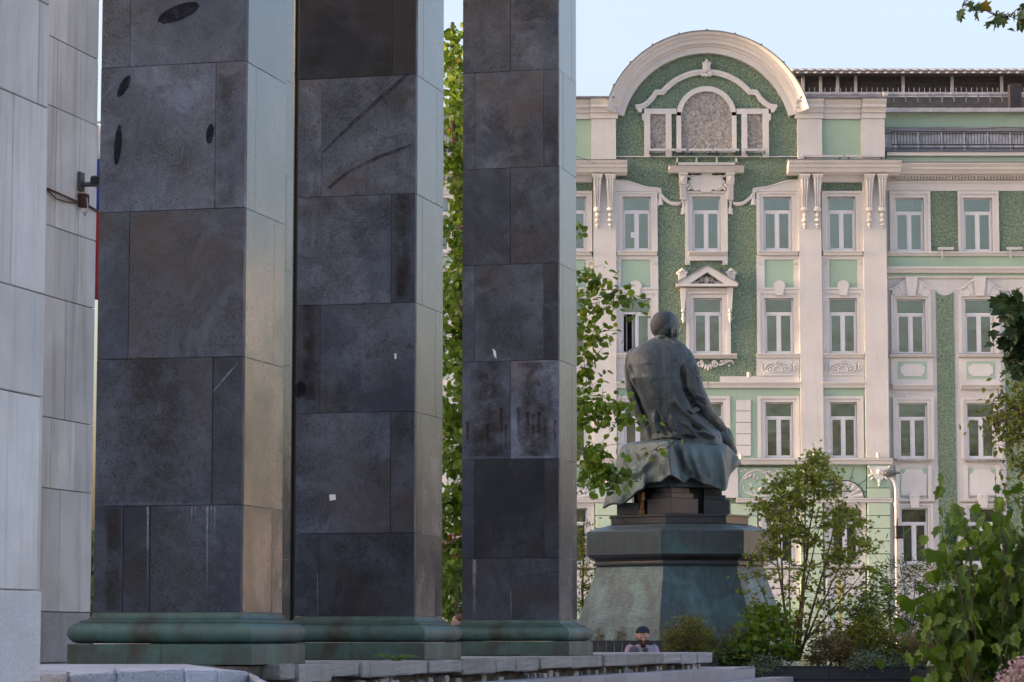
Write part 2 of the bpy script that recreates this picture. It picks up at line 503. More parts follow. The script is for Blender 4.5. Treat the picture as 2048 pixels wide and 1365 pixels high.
M['soil'] = plain('soil', (0.05, 0.035, 0.025), 1.0, 0, 0.5, 12.0, 0.1, 0.8, 20.0)
M['paving'] = plain('paving', (0.34, 0.33, 0.32), 0.85, 0, 0.2, 1.0, 0.3, 0.2, 30.0)
M['bark'] = plain('bark', (0.085, 0.060, 0.040), 0.9, 0, 0.5, 12.0, 0.2, 0.6, 24.0)
M['bark_light'] = plain('bark_light', (0.17, 0.11, 0.065), 0.85, 0, 0.4, 12.0, 0.2, 0.5, 24.0)
M['leaf_lime'] = leafmat('lime_leaf', (0.050, 0.105, 0.014), (0.200, 0.310, 0.030), 0.45)
M['leaf_maple'] = leafmat('maple_leaf', (0.095, 0.125, 0.022), (0.350, 0.400, 0.060), 0.52)
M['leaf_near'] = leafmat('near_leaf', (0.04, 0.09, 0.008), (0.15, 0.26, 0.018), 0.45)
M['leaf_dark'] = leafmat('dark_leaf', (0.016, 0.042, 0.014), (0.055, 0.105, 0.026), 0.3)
M['leaf_shrub'] = leafmat('shrub_leaf', (0.045, 0.090, 0.022), (0.140, 0.215, 0.040), 0.4)
M['leaf_yellow'] = leafmat('yellow_green_leaf', (0.085, 0.115, 0.018), (0.290, 0.300, 0.040), 0.42)
M['leaf_blue'] = leafmat('blue_green_leaf', (0.070, 0.125, 0.080), (0.210, 0.290, 0.190), 0.4)
M['leaf_brown'] = leafmat('brown_seed', (0.095, 0.055, 0.028), (0.240, 0.150, 0.060), 0.3)
M['leaf_red'] = leafmat('red_leaf', (0.14, 0.025, 0.012), (0.34, 0.085, 0.03), 0.35)
M['petal_magenta'] = leafmat('magenta_petal', (0.20, 0.010, 0.055), (0.38, 0.030, 0.120), 0.35)
M['petal_pink'] = leafmat('pink_petal', (0.35, 0.17, 0.19), (0.62, 0.42, 0.40), 0.3)
M['stem'] = plain('green_stem', (0.12, 0.13, 0.035), 0.7, 0, 0.3)
M['skin'] = plain('skin', (0.46, 0.25, 0.18), 0.5, 0, 0.10, 14.0)
M['lips'] = plain('lips', (0.34, 0.14, 0.11), 0.5)
M['hair_dark'] = plain('dark_hair', (0.028, 0.018, 0.013), 0.7, 0, 0.4, 60.0, 0.3, 0.6, 120.0)
M['hair_auburn'] = plain('auburn_hair', (0.13, 0.05, 0.022), 0.6, 0, 0.4, 60.0, 0.3, 0.6, 120.0)
M['cap_navy'] = plain('navy_cap', (0.010, 0.016, 0.035), 0.85, 0, 0.2, 30.0)
M['shirt'] = plain('lilac_shirt', (0.38, 0.30, 0.37), 0.85, 0, 0.15, 24.0, 0.2, 0.2, 60.0)
M['collar'] = plain('grey_collar', (0.14, 0.13, 0.17), 0.85)
M['trousers'] = plain('grey_trousers', (0.085, 0.080, 0.115), 0.9, 0, 0.15, 20.0)
M['dark_cloth'] = plain('dark_clothes', (0.035, 0.035, 0.045), 0.9)
M['shoe'] = plain('shoe', (0.03, 0.025, 0.025), 0.6)
M['phone'] = plain('phone_black', (0.008, 0.008, 0.009), 0.25)
M['eye'] = plain('eye_dark', (0.02, 0.015, 0.012), 0.3)
M['flag_white'] = plain('flag_white', (0.45, 0.45, 0.47), 0.8)
M['flag_blue'] = plain('flag_blue', (0.015, 0.04, 0.25), 0.8)
M['flag_red'] = plain('flag_red', (0.36, 0.015, 0.015), 0.8)
M['yellow_paint'] = plain('yellow_paint', (0.60, 0.38, 0.05), 0.5)
M['paper'] = plain('paper', (0.72, 0.72, 0.72), 0.8)
M['camera_grey'] = plain('camera_grey', (0.12, 0.12, 0.115), 0.5, 0.2)
# ================================================================== ground
rng = random.Random(7)
g = MB(); g.v = [(-900,-60,0),(900,-60,0),(900,1500,0),(-900,1500,0)]; g.f = [(0,1,2,3)]
structure(g.build('ground', M['paving']))

# ================================================================== portico
def ray_angle(px): return math.atan((px-1024.0)/FPX)
def cotr(px): return 1.0/math.tan(YAW - ray_angle(px))
def on_edge(px, xp):                     # Y' where the sight line at px crosses the line X' = -xp
    return xp*cotr(px)
def depth_of(xp, yp): return DY.y*yp + EX.y*(-xp)
STY = 0.87                               # stylobate top
XE = 7.50                                # stylobate edge (distance left of the camera line)

sty = thing('stylobate', 'long raised stone platform with crumbling edge blocks carrying the dark pillars', 'platform')
b = MB(); b.prism_z([tuple(por(-17, 20.2).xy), tuple(por(-XE-0.16, 20.2).xy), tuple(por(-XE-0.16, 40.1).xy), tuple(por(-17, 40.1).xy)], 0, STY-0.012)
b.build('core', M['mortar'], sty)
# paving slabs on top
yy = 20.3; k = 0
while yy < 40.0:
    y2 = min(yy+1.15, 40.1)
    xx = -XE-0.42
    while xx > -16.5:
        x2 = xx-1.45
        s = MB(); s.prism_z([tuple(por(x2+.004, yy+.004).xy), tuple(por(xx-.004, yy+.004).xy), tuple(por(xx-.004, y2-.004).xy), tuple(por(x2+.004, y2-.004).xy)], STY-0.03, STY-0.004+rng.uniform(-.002,.002))
        o = s.build('paving_slab', M['light_granite'], sty); o['tone'] = rng.uniform(-.15,.15)
        xx = x2
    yy = y2
jp = [566,596,663,722,790,860,925,992,1034,1082,1145,1207,1275,1324,1358,1391,1421]
def roughen(o, amp, seed, cuts=3):
    bm = bmesh.new(); bm.from_mesh(o.data)
    bmesh.ops.subdivide_edges(bm, edges=bm.edges[:], cuts=cuts, use_grid_fill=True)
    r = random.Random(seed)
    for v in bm.verts:
        v.co += Vector((r.uniform(-amp,amp), r.uniform(-amp,amp), r.uniform(-amp,amp)))
    bm.to_mesh(o.data); bm.free()
for i in range(len(jp)-1):
    y0 = on_edge(jp[i], XE); y1 = on_edge(jp[i+1], XE)
    j = rng.uniform(-.018,.018); h = 0.125 + rng.uniform(-.012,.03)
    s = MB(); s.prism_z([tuple(por(-XE-0.44, y0+.008).xy), tuple(por(-XE+j, y0+.008).xy), tuple(por(-XE+j+rng.uniform(-.01,.01), y1-.008).xy), tuple(por(-XE-0.44, y1-.008).xy)], STY-h, STY+rng.uniform(-.006,.004))
    o = s.build('edge_block', M['concrete'] if i < 13 else M['step_granite'], sty, bevel=.012)
    roughen(o, .0045, i)
    if i < 13:                            # pale mortar between the blocks
        q = MB(); q.prism_z([tuple(por(-XE-0.3, y1-.03).xy), tuple(por(-XE+.004, y1-.03).xy), tuple(por(-XE+.004, y1+.03).xy), tuple(por(-XE-0.3, y1+.03).xy)], STY-.11, STY-.012)
        if rng.random() < .55: q.build('mortar_joint', M['lime_streak'], sty, bevel=.01)
# rubble under the edge blocks
for i in range(58):
    y0 = rng.uniform(22.0, 40.0); L = rng.uniform(.07,.24)
    h = rng.uniform(.035,.075)
    s = MB(); a = rng.uniform(-.05,.02)
    s.prism_z([tuple(por(-XE-0.25, y0).xy), tuple(por(-XE-.06+a, y0).xy), tuple(por(-XE-.06+a+rng.uniform(-.03,.03), y0+L).xy), tuple(por(-XE-0.25, y0+L).xy)], STY-.24, STY-.235+h+rng.uniform(0,.03))
    o = s.build('rubble_stone', M['rubble'] if rng.random()<.7 else M['concrete'], sty, bevel=.008)
    roughen(o, .006, 90+i, 2)
# lower steps (two treads in view, one more below)
steps = thing('stone_steps', 'grey granite steps descending from the pillared platform towards the planters', 'steps')
def step_run(xe, z, h, joints, tread, yend):
    for i in range(len(joints)-1):
        y0, y1 = joints[i], joints[i+1]
        s = MB(); s.prism_z([tuple(por(-xe-tread, y0+.004).xy), tuple(por(-xe, y0+.004).xy), tuple(por(-xe, y1-.004).xy), tuple(por(-xe-tread, y1-.004).xy)], z-h, z)
        o = s.build('step_block', M['step_granite'], steps, bevel=.006); o['tone'] = rng.uniform(-.14,.14)
def joints_from(px_list, xe, ystart, L):
    ys = [on_edge(p, xe) for p in px_list]
    a = ys[0]; pre = []
    while a-L > ystart:
        a -= L; pre.append(a)
    return [ystart] + pre[::-1][(1 if pre and pre[-1]-ystart < .2 else 0):] + ys
step_run(7.15, 0.645, 0.20, joints_from([1251,1322,1355,1385,1414,1441.6,1468,1507], 7.15, 15.0, 1.15), 0.36, 42)
step_run(6.80, 0.480, 0.18, joints_from([1456,1506,1531,1552.6,1583], 6.80, 15.0, 1.15), 0.36, 43)
step_run(6.45, 0.310, 0.18, joints_from([1600,1622,1645,1670], 6.45, 14.0, 1.2), 0.36, 44)
s = MB(); s.prism_z([tuple(por(-7.66, 15).xy), tuple(por(-7.40, 15).xy), tuple(por(-7.40, 41.9).xy), tuple(por(-17, 41.9).xy), tuple(por(-17, 40.12).xy), tuple(por(-7.66, 40.12).xy)], 0, .62)
s.build('core', M['mortar'], steps)
s = MB(); s.prism_z([tuple(por(-17, 40.35).xy), tuple(por(-7.15, 40.35).xy), tuple(por(-7.15, 41.95).xy), tuple(por(-17, 41.95).xy)], .6215, .643)
s.build('landing', M['step_granite'], steps)
s = MB(); s.prism_z([tuple(por(-7.38, 15).xy), tuple(por(-6.62, 15).xy), tuple(por(-6.62, 43.3).xy), tuple(por(-7.38, 43.3).xy)], 0, .29)
s.build('core', M['mortar'], steps)

# kerb stones in front of the near wall
kerb = thing('granite_kerb', 'rough pale granite kerb stones at the foot of the limestone wall', 'kerb')
kx = [-90, 138, 232, 368, 434, 496, 547]
kd = [16.3, 15.85, 15.9, 16.2, 16.4, 16.9, 16.1]
kz = [.895, .885, .905, .905, .90, .885, .83]
for i in range(6):
    a, c = kx[i], kx[i+1]
    def P(px, d): p = at(px, 1340, d); return (p.x, p.y)
    back = 17.6 if i < 4 else 17.3
    p = [P(a+.5, kd[i]), P(c-.5, kd[i+1]), P(c-.5, back), P(a+.5, back)]
    s = MB(); s.prism_z(p, .55, kz[i])
    for vi in (5, 6):
        x, y, z = s.v[vi]; s.v[vi] = (x, y, kz[i+1] if i < 5 else .80)
    o = s.build('kerb_stone', M['kerb_granite'], kerb, bevel=.015); roughen(o, .004, 40+i, 5); o['tone'] = [-.12,.0,.05,.1,.02,-.05][i]
s = MB()
top = [at(-120,1340,17.55), at(497,1340,17.25), at(372,1340,22.2), at(-120,1340,22.2)]
s.prism_z([(p.x,p.y) for p in top], 0.0, .882)
o = s.build('kerb_bed', M['kerb_granite'], kerb)

# ---- pillars
def rect_ring(hx, hy, z, cr=0.0):
    return [(-hx,-hy,z),(hx,-hy,z),(hx,hy,z),(-hx,hy,z)]
TOPZ = 13.2
def column(px_fr, w, d, joints_py, splits, label, xr=7.77, seed=0, tones=()):
    yp = on_edge(px_fr, xr)                 # front face Y'
    base = por(-xr-w/2, yp+d/2, STY)
    dep = depth_of(xr, yp)
    zt = [at(px_fr, p, dep).z for p in joints_py]       # descending py -> ascending z expected
    t = thing('stone_pillar', label, 'pillar', base, -YAW, 'square dark granite pillars of the portico')
    r = random.Random(seed)
    rb = M['base_bronze']
    # base: plinth, torus, fillet + scotia
    ov = 0.155
    mb = MB(); mb.box(-w/2-ov, w/2+ov, -d/2-ov, d/2+ov, 0, .163); mb.build('base_plinth', rb, t, bevel=.004)
    mb = MB(); mb.box(-.0025+.02, .0025+.02, -d/2-ov-.0012, -d/2-ov+.002, .002, .161); mb.build('base_seam', M['black_paint'], t)
    rings = []
    for k in range(11):
        a = -math.pi/2 + math.pi*k/10
        o_ = .075+.082*math.cos(a)
        z_ = .168+.083+.083*math.sin(a)
        rings.append(rect_ring(w/2+o_, d/2+o_, z_))
    mb = MB(); mb.rings(rings); mb.build('base_torus', rb, t, smooth='auto')
    rings = [rect_ring(w/2+.078, d/2+.078, .336), rect_ring(w/2+.078, d/2+.078, .352)]
    for k in range(7):
        a = math.pi/2*k/6
        rings.append(rect_ring(w/2+.002+.066*(1-math.sin(a)), d/2+.002+.066*(1-math.sin(a)), .354+.062*(1-math.cos(a))))
    mb = MB(); mb.rings(rings); mb.build('base_scotia', rb, t, smooth='auto')
    # core
    mb = MB(); mb.box(-w/2+.05, w/2-.05, -d/2+.05, d/2-.05, .39, TOPZ-STY); mb.build('core', M['black_granite'], t)
    zs = [.416] + [z-STY for z in zt]
    while zs[-1] < TOPZ-STY-.5: zs.append(min(zs[-1]+(zs[-1]-zs[-2] if zs[-1]-zs[-2] > .9 else 1.15), TOPZ-STY))
    zs[-1] = TOPZ-STY
    gap = .0018
    for i in range(len(zs)-1):
        z0, z1 = zs[i]+gap, zs[i+1]-gap
        sp = splits[i % len(splits)]
        xs = [-w/2] + [(-w/2 + w*f) for f in sp] + [w/2]
        for k in range(len(xs)-1):
            e = r.uniform(-.0025,.0025)
            mb = MB(); mb.box(xs[k]+(gap if k else 0), xs[k+1]-(gap if k < len(xs)-2 else 0), -d/2+e, -d/2+.06, z0, z1)
            o = mb.build('stone_panel', M['granite'], t, bevel=.0015)
            tn = tones[i] if i < len(tones) else r.uniform(-.3,.4)
            o['tone'] = (tn[k] if hasattr(tn,'__len__') else tn)+r.uniform(-.14,.14)
        ysp = [-d/2+.0605, -d/2 + d*(.26 if i % 2 else .74), d/2]
        for sx in (1, -1):
            for k in range(2):
                e = r.uniform(-.0025,.0025)
                mb = MB(); x0, x1 = (w/2-.055, w/2+e) if sx > 0 else (-w/2-e, -w/2+.055)
                mb.box(x0, x1, ysp[k]+gap, ysp[k+1]-gap, z0, z1)
                o = mb.build('stone_panel', M['granite_side'], t, bevel=.0015); o['tone'] = r.uniform(-.25,.6)
        mb = MB(); mb.box(-w/2+.06, w/2-.06, d/2-.05, d/2-.002, z0, z1)
        o = mb.build('stone_panel', M['granite'], t); o['tone'] = r.uniform(-.25,.25)
    return t, base, w, d, yp, xr

def pil_local(c, px, py):
    """hit point of a sight line with a pillar's front face, in pillar coordinates"""
    t, base, w, d, yp, xr = c
    dirv = at(px, py, 1.0) - Vector((0,0,CAMZ))
    k = yp/dirv.dot(DY)
    p = Vector((0,0,CAMZ)) + dirv*k
    q = p-base
    return q.dot(EX), -d/2, q.z
def decal(c, name, pts, mat, lift=.004):
    poly = []
    for px, py in pts:
        x, y, z = pil_local(c, px, py); poly.append((x, z))
    area = sum(poly[i][0]*poly[(i+1)%len(poly)][1]-poly[(i+1)%len(poly)][0]*poly[i][1] for i in range(len(poly)))
    if area < 0: poly.reverse()
    mb = MB(); mb.prism_y(poly, -c[3]/2-lift-.0016, -c[3]/2-lift+.001)
    return mb.build(name, mat, c[0])
def oval(px, py, rx, ry, ang=0, n=16, seed=0, jag=.15):
    r = random.Random(seed); out = []
    for i in range(n):
        a = 2*math.pi*i/n; k = 1+r.uniform(-jag,jag)
        x, y = rx*k*math.cos(a), ry*k*math.sin(a)
        ca, sa = math.cos(R(ang)), math.sin(R(ang))
        out.append((px+x*ca-y*sa, py+x*sa+y*ca))
    return out
c1 = column(482.5, 1.25, 1.01, [1010,713,415,122], [(.2,.385),(.80,),(.215,),(.80,),(.2,)], 'widest dark granite pillar with dark oval smears, beside the limestone pier', seed=11, tones=((-.35,-.45,-.2),(-.15,-.3),(-.1,.0),(.45,.25),(.1,.2)))
c2 = column(828.5, 1.20, 0.99, [1066,823,605,387,149], [(.2,),(.80,),(.2,),(.80,),(.2,),(.80,)], 'dark granite pillar with a torn scrap of white paper stuck on its face', seed=23, tones=(-.25,(.35,.1),(-.1,.15),(.5,.1),(.6,.55),(-.5,-.4)))
c3 = column(1117.5, 1.165, 0.93, [1116,917,720,526,332,138], [(.5,),(.13,.85),(.5,),(.13,.85),(.5,),(.13,.85),(.5,)], 'slender dark granite pillar with pale drip-streaked slab, beside the bronze monument', seed=5, tones=((-.35,-.3),(-.1,-.4,-.3),(.55,1.25),(.35,.15,-.1),(.05,.1),(.3,.25,.15),(.1,.25)))
c4 = column(527, 1.2, 1.0, [1116,917,720,526,332,138], [(.5,),(.13,.85)], 'dark granite pillar of the back row, mostly hidden behind the widest pillar', xr=11.41, seed=8)
# smears, drips and paper on the pillars
for px, py, rx, ry, an, sd in ((357,26,44,15,-22,1),(248,173,8,24,28,2),(236,290,7,40,5,3),(420,268,7,20,8,4)):
    decal(c1, 'dark_smear', oval(px,py,rx,ry,an,44,sd,.035), M['smear'])
decal(c2, 'dark_smear', oval(600,780,11,17,10,20,6,.08), M['smear'])
decal(c2, 'paper_scrap', [(659,990),(671,989),(672,1000),(660,1002)], M['paper'])
decal(c2, 'paper_scrap', [(789,708),(793,707),(793,718),(790,719)], M['paper'])
for x, y0, y1, wd in ((296,1014,1225,2.2),(384,1013,1060,2.0),(391,1013,1042,1.6),(415,1013,1225,2.4),(430,1013,1120,1.5),(423,1013,1070,1.3)):
    decal(c1, 'lime_drip', [(x-wd,y0),(x+wd,y0),(x+wd*.8,(y0+y1)/2),(x+.3,y1),(x-.3,y1),(x-wd*.7,(y0+y1)/2)], M['drip'], .0035)
decal(c1, 'repair_line', [(424,784),(478,722),(479,724),(426,788),(424,1010),(421.5,1010)], M['drip'], .0034)
decal(c2, 'lime_drip', [(635,1146),(636,1146),(639,1230),(632,1230)], M['drip'], .0035)
decal(c3, 'lime_drip', [(945,1120),(954,1120),(953,1242),(944,1242)], M['drip'], .0035)
decal(c3, 'lime_drip', [(1021,1180),(1023,1180),(1024,1240),(1020,1240)], M['drip'], .0035)
decal(c3, 'paper_scrap', [(985,697),(992,703),(993,718),(988,712)], M['paper'])
for x, y0, y1 in ((935,858,890),(975,862,895),(1003,830,905),(1012,862,900),(1037,830,878),(1056,838,870),(1066,842,885),(1078,838,868),(1090,850,890),(1110,855,895)):
    decal(c3, 'rust_drip', [(x-4,y0-14),(x+4,y0-14),(x+3.4,y1),(x-3.4,y1)], M['rust_drip'], .0035)
decal(c2, 'dark_vein', [(810,150),(819,150),(760,203),(716,243),(674,280),(646,308),(645,305),(668,279),(704,243),(744,206)], M['vein'], .0045)
decal(c2, 'dark_vein', [(822,288),(823,294),(760,317),(700,346),(660,378),(655,376),(694,342),(757,311)], M['vein'], .0045)
for c, x0, x1, y0, y1 in ((c2,786,825,390,602),(c2,600,634,610,800),(c1,430,480,150,410),(c1,205,420,716,1004),(c3,930,1018,724,912),(c3,1024,1112,724,912),(c1,206,246,1016,1220)):
    rr_ = random.Random(int(x0)); n_ = 9
    L = [(x0+rr_.uniform(0,.18)*(x1-x0), y0+(y1-y0)*k/n_) for k in range(n_+1)]; Rr = [(x1-rr_.uniform(0,.18)*(x1-x0), y0+(y1-y0)*k/n_) for k in range(n_,-1,-1)]
    decal(c, 'brown_stain', L+Rr, M['brown_stain'], .0030)
# entablature and ceiling carried by the pillars (above the picture)
ent = thing('entablature', 'long stone beam and ceiling slab resting on the dark pillars', 'beam', por(-9, 25, TOPZ), -YAW)
mb = MB(); mb.box(-.8, 1.5, -6, 9.5, .002, 1.5); mb.build('beam', M['limestone'], ent)
mb = MB(); mb.box(-3.6, -2.2, -6, 9.5, .002, 1.5); mb.build('beam', M['limestone'], ent)
mb = MB(); mb.box(-9, 1.7, -6.2, 9.7, 1.502, 2.3); mb.build('ceiling_slab', M['limestone'], ent)
# black downpipe beside the back pillar
p = por(-11.63, 34.0, 0)
dpz = thing('downpipe', 'black steel downpipe running up between the two widest pillars', 'pipe', p)
mb = MB(); mb.tube([(0,0,STY),(0,0,TOPZ)], .046, 12); mb.build('pipe', M['black_paint'], dpz, smooth='auto')
for z in (2.2,5.2,8.2,11.2):
    mb = MB(); mb.tube([(0,0,z),(0,0,z+.05)], .052, 12); mb.build('collar', M['black_paint'], dpz, smooth='auto')

# ---- limestone pier behind the first pillar
pier = thing('limestone_pier', 'pale lilac limestone pier with a wall camera and rusty conduit', 'pier', por(-9.90-.6, 22.88, STY), -YAW)
dep_p = depth_of(9.9, 22.52)
zj = [at(92, p, dep_p).z-STY for p in (1224,977,835.5,594,454,215,78)]
mb = MB(); mb.box(-.55,.55,-.53,.53,0,TOPZ-STY); mb.build('core', M['limestone'], pier)
zs = [0]+zj
k = 0
while zs[-1] < TOPZ-STY-.6:
    zs.append(zs[-1]+(.98 if k%2==0 else .575)); k += 1
zs[-1] = TOPZ-STY
for i in range(len(zs)-1):
    mat = M['purple_granite'] if i == 0 else M['limestone']
    ys = [-.58, -.58+1.16*((.52,.40,.30,.46,.27,.36)[i%6]), .58] if i else [-.58,-.04,.58]
    if i in (2,4,5,6): ys = [-.58,-.58+1.16*.22,-.58+1.16*.66,.58]
    for k in range(len(ys)-1):
        e = rng.uniform(-.003,.003)
        mb = MB(); mb.box(.552, .60+e, ys[k]+.003, ys[k+1]-.003, zs[i]+.004, zs[i+1]-.004)
        o = mb.build('stone_panel', mat, pier, bevel=.003); o['tone'] = rng.uniform(-.1,.1)
    mb = MB(); mb.box(-.60,.55,-.60,-.552,zs[i]+.004,zs[i+1]-.004); mb.build('stone_panel', mat, pier, bevel=.003)
# ---- near limestone wall at the very left
nw = thing('limestone_wall', 'rain-streaked rough limestone wall end standing in front of the pier', 'wall', por(-6.12-.5, 13.83-.75, 0), -YAW)
dep_n = depth_of(6.12, 13.5)
zj = [at(42, p, dep_n).z for p in (1180,785,575,195,-15)]
mb = MB(); mb.box(-.45,.46,-.72,.71,0,TOPZ); mb.build('core', M['limestone_rough'], nw)
zs = [0.0, .86]+zj; k = 0
while zs[-1] < TOPZ-.7:
    zs.append(zs[-1]+(.575 if k%2 else 1.0)); k += 1
zs[-1] = TOPZ
for i in range(len(zs)-1):
    mat = M['rough_base'] if i <= 1 else M['limestone_rough']
    ys = [-.75,.32,.75] if i > 1 else [-.75,.75]
    if i % 2 and i > 1: ys = [-.75,.05,.62,.75]
    for k in range(len(ys)-1):
        e = rng.uniform(-.003,.003) + (.012 if i <= 1 else 0)
        mb = MB(); mb.box(.462, .50+e, ys[k]+.003, ys[k+1]-.003, zs[i]+.003, zs[i+1]-.003)
        o = mb.build('stone_panel', mat, nw, bevel=.004); o['tone'] = rng.uniform(-.1,.1)
    mb = MB(); mb.box(-.45,.50,.712,.75,zs[i]+.003,zs[i+1]-.003); mb.build('stone_panel', mat, nw, bevel=.004)
# ---- wall camera and conduit on the pier
def pier_pt(px, py, out=0.0):
    dirv = at(px, py, 1.0)-Vector((0,0,CAMZ)); k = -(9.90-out)/dirv.dot(EX)
    return Vector((0,0,CAMZ))+dirv*k
wc = thing('wall_camera', 'grey surveillance camera on a bracket with a rusty junction box, fixed to the limestone pier', 'camera', pier_pt(158,420), -YAW)
o0 = pier_pt(158,420)
def wl(px, py, out):                      # local coordinates on the bracket
    q = pier_pt(px, py, 0)-o0
    return Vector((out, q.dot(DY), q.z))
zc_ = (wl(158,365,0)).z
mb = MB(); mb.box(.004,.03,-.05,.05,zc_-.08,zc_+.09); mb.build('bracket_plate', M['camera_grey'], wc, bevel=.004)
mb = MB(); mb.cap((.03,0,zc_-.02),.022,(.17,.02,zc_-.02),.022); mb.build('bracket_arm', M['camera_grey'], wc, smooth=True)
mb = MB(); mb.box(.13,.23,-.07,.20,zc_-.045,zc_+.045); mb.build('housing', M['camera_grey'], wc, bevel=.012)
mb = MB(); mb.box(.135,.225,-.078,-.071,zc_-.03,zc_+.03); mb.build('lens', M['black_paint'], wc, bevel=.002)
mb = MB(); mb.box(.004,.075,-.04,.055,.02,.14); mb.build('junction_box', M['rust'], wc, bevel=.006)
path = [wl(90,378,.02), wl(110,388,.035), wl(130,396,.03), wl(150,404,.02)]
mb = MB(); mb.tube(path, .011, 8); mb.build('conduit', M['rust'], wc, smooth=True)
path = [wl(90,379,.015), wl(108,398,.02), wl(128,404,.02), wl(152,408,.02)]
mb = MB(); mb.tube(path, .006, 6); mb.build('cable', M['rust'], wc, smooth=True)
mb = MB(); mb.tube([Vector((.08,-.02,.10)),Vector((.10,-.04,.02)),Vector((.07,-.03,-.06)),Vector((.04,.0,-.02))], .006, 6); mb.build('cable', M['lampmetal'], wc, smooth=True)
mb = MB(); mb.tube([wl(172,412,.02), wl(186,420,.02), wl(195,425,.02)], .010, 8); mb.build('conduit', M['rust'], wc, smooth=True)

# ---- tricolour flag hanging in the gap beside the pier
fp = at(180, 1300, 62.0)
flag = thing('hanging_flag', 'white, blue and red flag hanging in the gap between pier and widest pillar', 'flag', (fp.x, 62.0, 0))
ztop = at(190,250,62).z; zb = at(190,318,62).z; zr = at(190,420,62).z; ze = at(190,600,62).z
mb = MB(); mb.tube([(-.9,0,0),(-.9,0,ztop+.6)], .05, 10); mb.build('pole', M['lampmetal'], flag, smooth='auto')
mb = MB(); mb.tube([(-.9,0,ztop+.06),(.22,0,ztop+.06)], .03, 8); mb.build('crossbar', M['lampmetal'], flag, smooth='auto')
def fl(name, z0, z1, mat):
    mb = MB(); rows = []
    for a in range(7):
        z = z0+(z1-z0)*a/6
        rows.append([(-.85+1.03*i/24, .05*math.sin(i*.9+z*.8), z) for i in range(25)] + [(-.85+1.03*i/24, .05*math.sin(i*.9+z*.8)+.006, z) for i in range(24,-1,-1)])
    mb.rings(rows); mb.build(name, mat, flag, smooth=True)
fl('white_band', zb+.001, ztop, M['flag_white']); fl('blue_band', zr+.001, zb-.001, M['flag_blue']); fl('red_band', ze, zr-.001, M['flag_red'])

# ---- library wing on the far left, whose mass keeps the evening sun off the monument
lib = thing('library_wing', 'large pale stone library wing standing behind the limestone wall', 'building', por(-52, 40, 0), -YAW)
mb = MB(); mb.box(-18, 18, -60, 20, 0, 12); mb.build('walls', M['limestone'], lib)
mb = MB(); mb.box(-18.6, 18.6, -60.6, 20.6, 12.002, 13.0); mb.build('cornice', M['limestone'], lib)
for i in range(8):
    for z in (1.5, 7):
        mb = MB(); y = -21+i*5.2; mb.box(17.9, 18.05, y-1.1, y+1.1, z, z+4.2); mb.build('window', M['glass'], lib)

# ---- cream street front on the right, outside the picture, that the polished pillar sides mirror
cb = thing('corner_building', 'cream corner building across the street, facing the monument', 'building', (52, 75, 0))
CRM = paint_wall('cream_plaster', (0.62, 0.57, 0.50), 0.3)
mb = MB(); mb.box(0, 14, -32, 24, 0, 15); mb.build('walls', CRM, cb)
mb = MB(); mb.box(-.6, 14.6, -32.6, 24.6, 15.002, 16); mb.build('cornice', CRM, cb)
for i in range(11):
    for z in (1.5, 6, 10.5):
        mb = MB(); y = -29+i*5.2; mb.box(-.04, .3, y-.8, y+.8, z, z+2.6); mb.build('window', M['blind'], cb)
# ================================================================== the green and white apartment building
FY = 105.0
XC = at(1415, 600, FY).x                          # axis of the gabled bay
def F(px, py): p = at(px, py, FY); return (p.x, p.z)
def FXr(px, py=600): return at(px, py, FY).x
def FZ(py): return at(1500, py, FY).z
bld = thing('apartment_building', 'green and white ornate apartment building with arched gable and rows of tall windows', 'building', (XC, FY, 0))
OX, OY = XC, FY
def mir(x, s): return x if s > 0 else 2*XC-x
def addb(mb): 
    mb.v = [(x-OX, y-OY, z) for x, y, z in mb.v]; return mb
def fbox(px0, px1, py0, py1, f, b, mat, name, s=1, bevel=0.0, setb=0.0, parent=None, ref=None):
    pm = (py0+py1)/2 if ref is None else ref
    x0, x1 = sorted((mir(FXr(px0,pm),s), mir(FXr(px1,pm),s)))
    mb = MB(); mb.box(x0, x1, FY-f+setb, FY-b+setb, FZ(py1), FZ(py0))
    return addb(mb).build(name, mat, parent or bld, bevel=bevel)
def fpoly(pts, f, b, mat, name, s=1, bevel=0.0, setb=0.0, parent=None, smooth=False):
    poly = [(mir(F(*p)[0],s), F(*p)[1]) for p in pts]
    area = sum(poly[i][0]*poly[(i+1)%len(poly)][1]-poly[(i+1)%len(poly)][0]*poly[i][1] for i in range(len(poly)))
    if area < 0: poly.reverse()
    mb = MB(); mb.prism_y(poly, FY-f+setb, FY-b+setb)
    return addb(mb).build(name, mat, parent or bld, bevel=bevel, smooth=smooth)
def profile_run(px0, px1, prof, mat, name, s=1, setb=0.0, pyref=None, ends=True):
    """horizontal moulding: prof = list of (py, protrusion) from top to bottom"""
    pm = pyref or prof[0][0]
    x0, x1 = sorted((mir(FXr(px0,pm),s), mir(FXr(px1,pm),s)))
    poly = [(FY-f+setb, FZ(py)) for py, f in prof]
    poly = [(FY+.04+setb, FZ(prof[0][0]))] + poly + [(FY+.04+setb, FZ(prof[-1][0]))]
    mb = MB(); n = len(poly)
    mb.v = [(x0,y,z) for y,z in poly]+[(x1,y,z) for y,z in poly]
    mb.f = [tuple(range(n)), tuple(range(2*n-1,n-1,-1))]+[(i,n+i,n+(i+1)%n,(i+1)%n) for i in range(n)]
    o = addb(mb).build(name, mat, bld)
    bm = bmesh.new(); bm.from_mesh(o.data); bmesh.ops.recalc_face_normals(bm, faces=bm.faces); bm.to_mesh(o.data); bm.free()
    return o
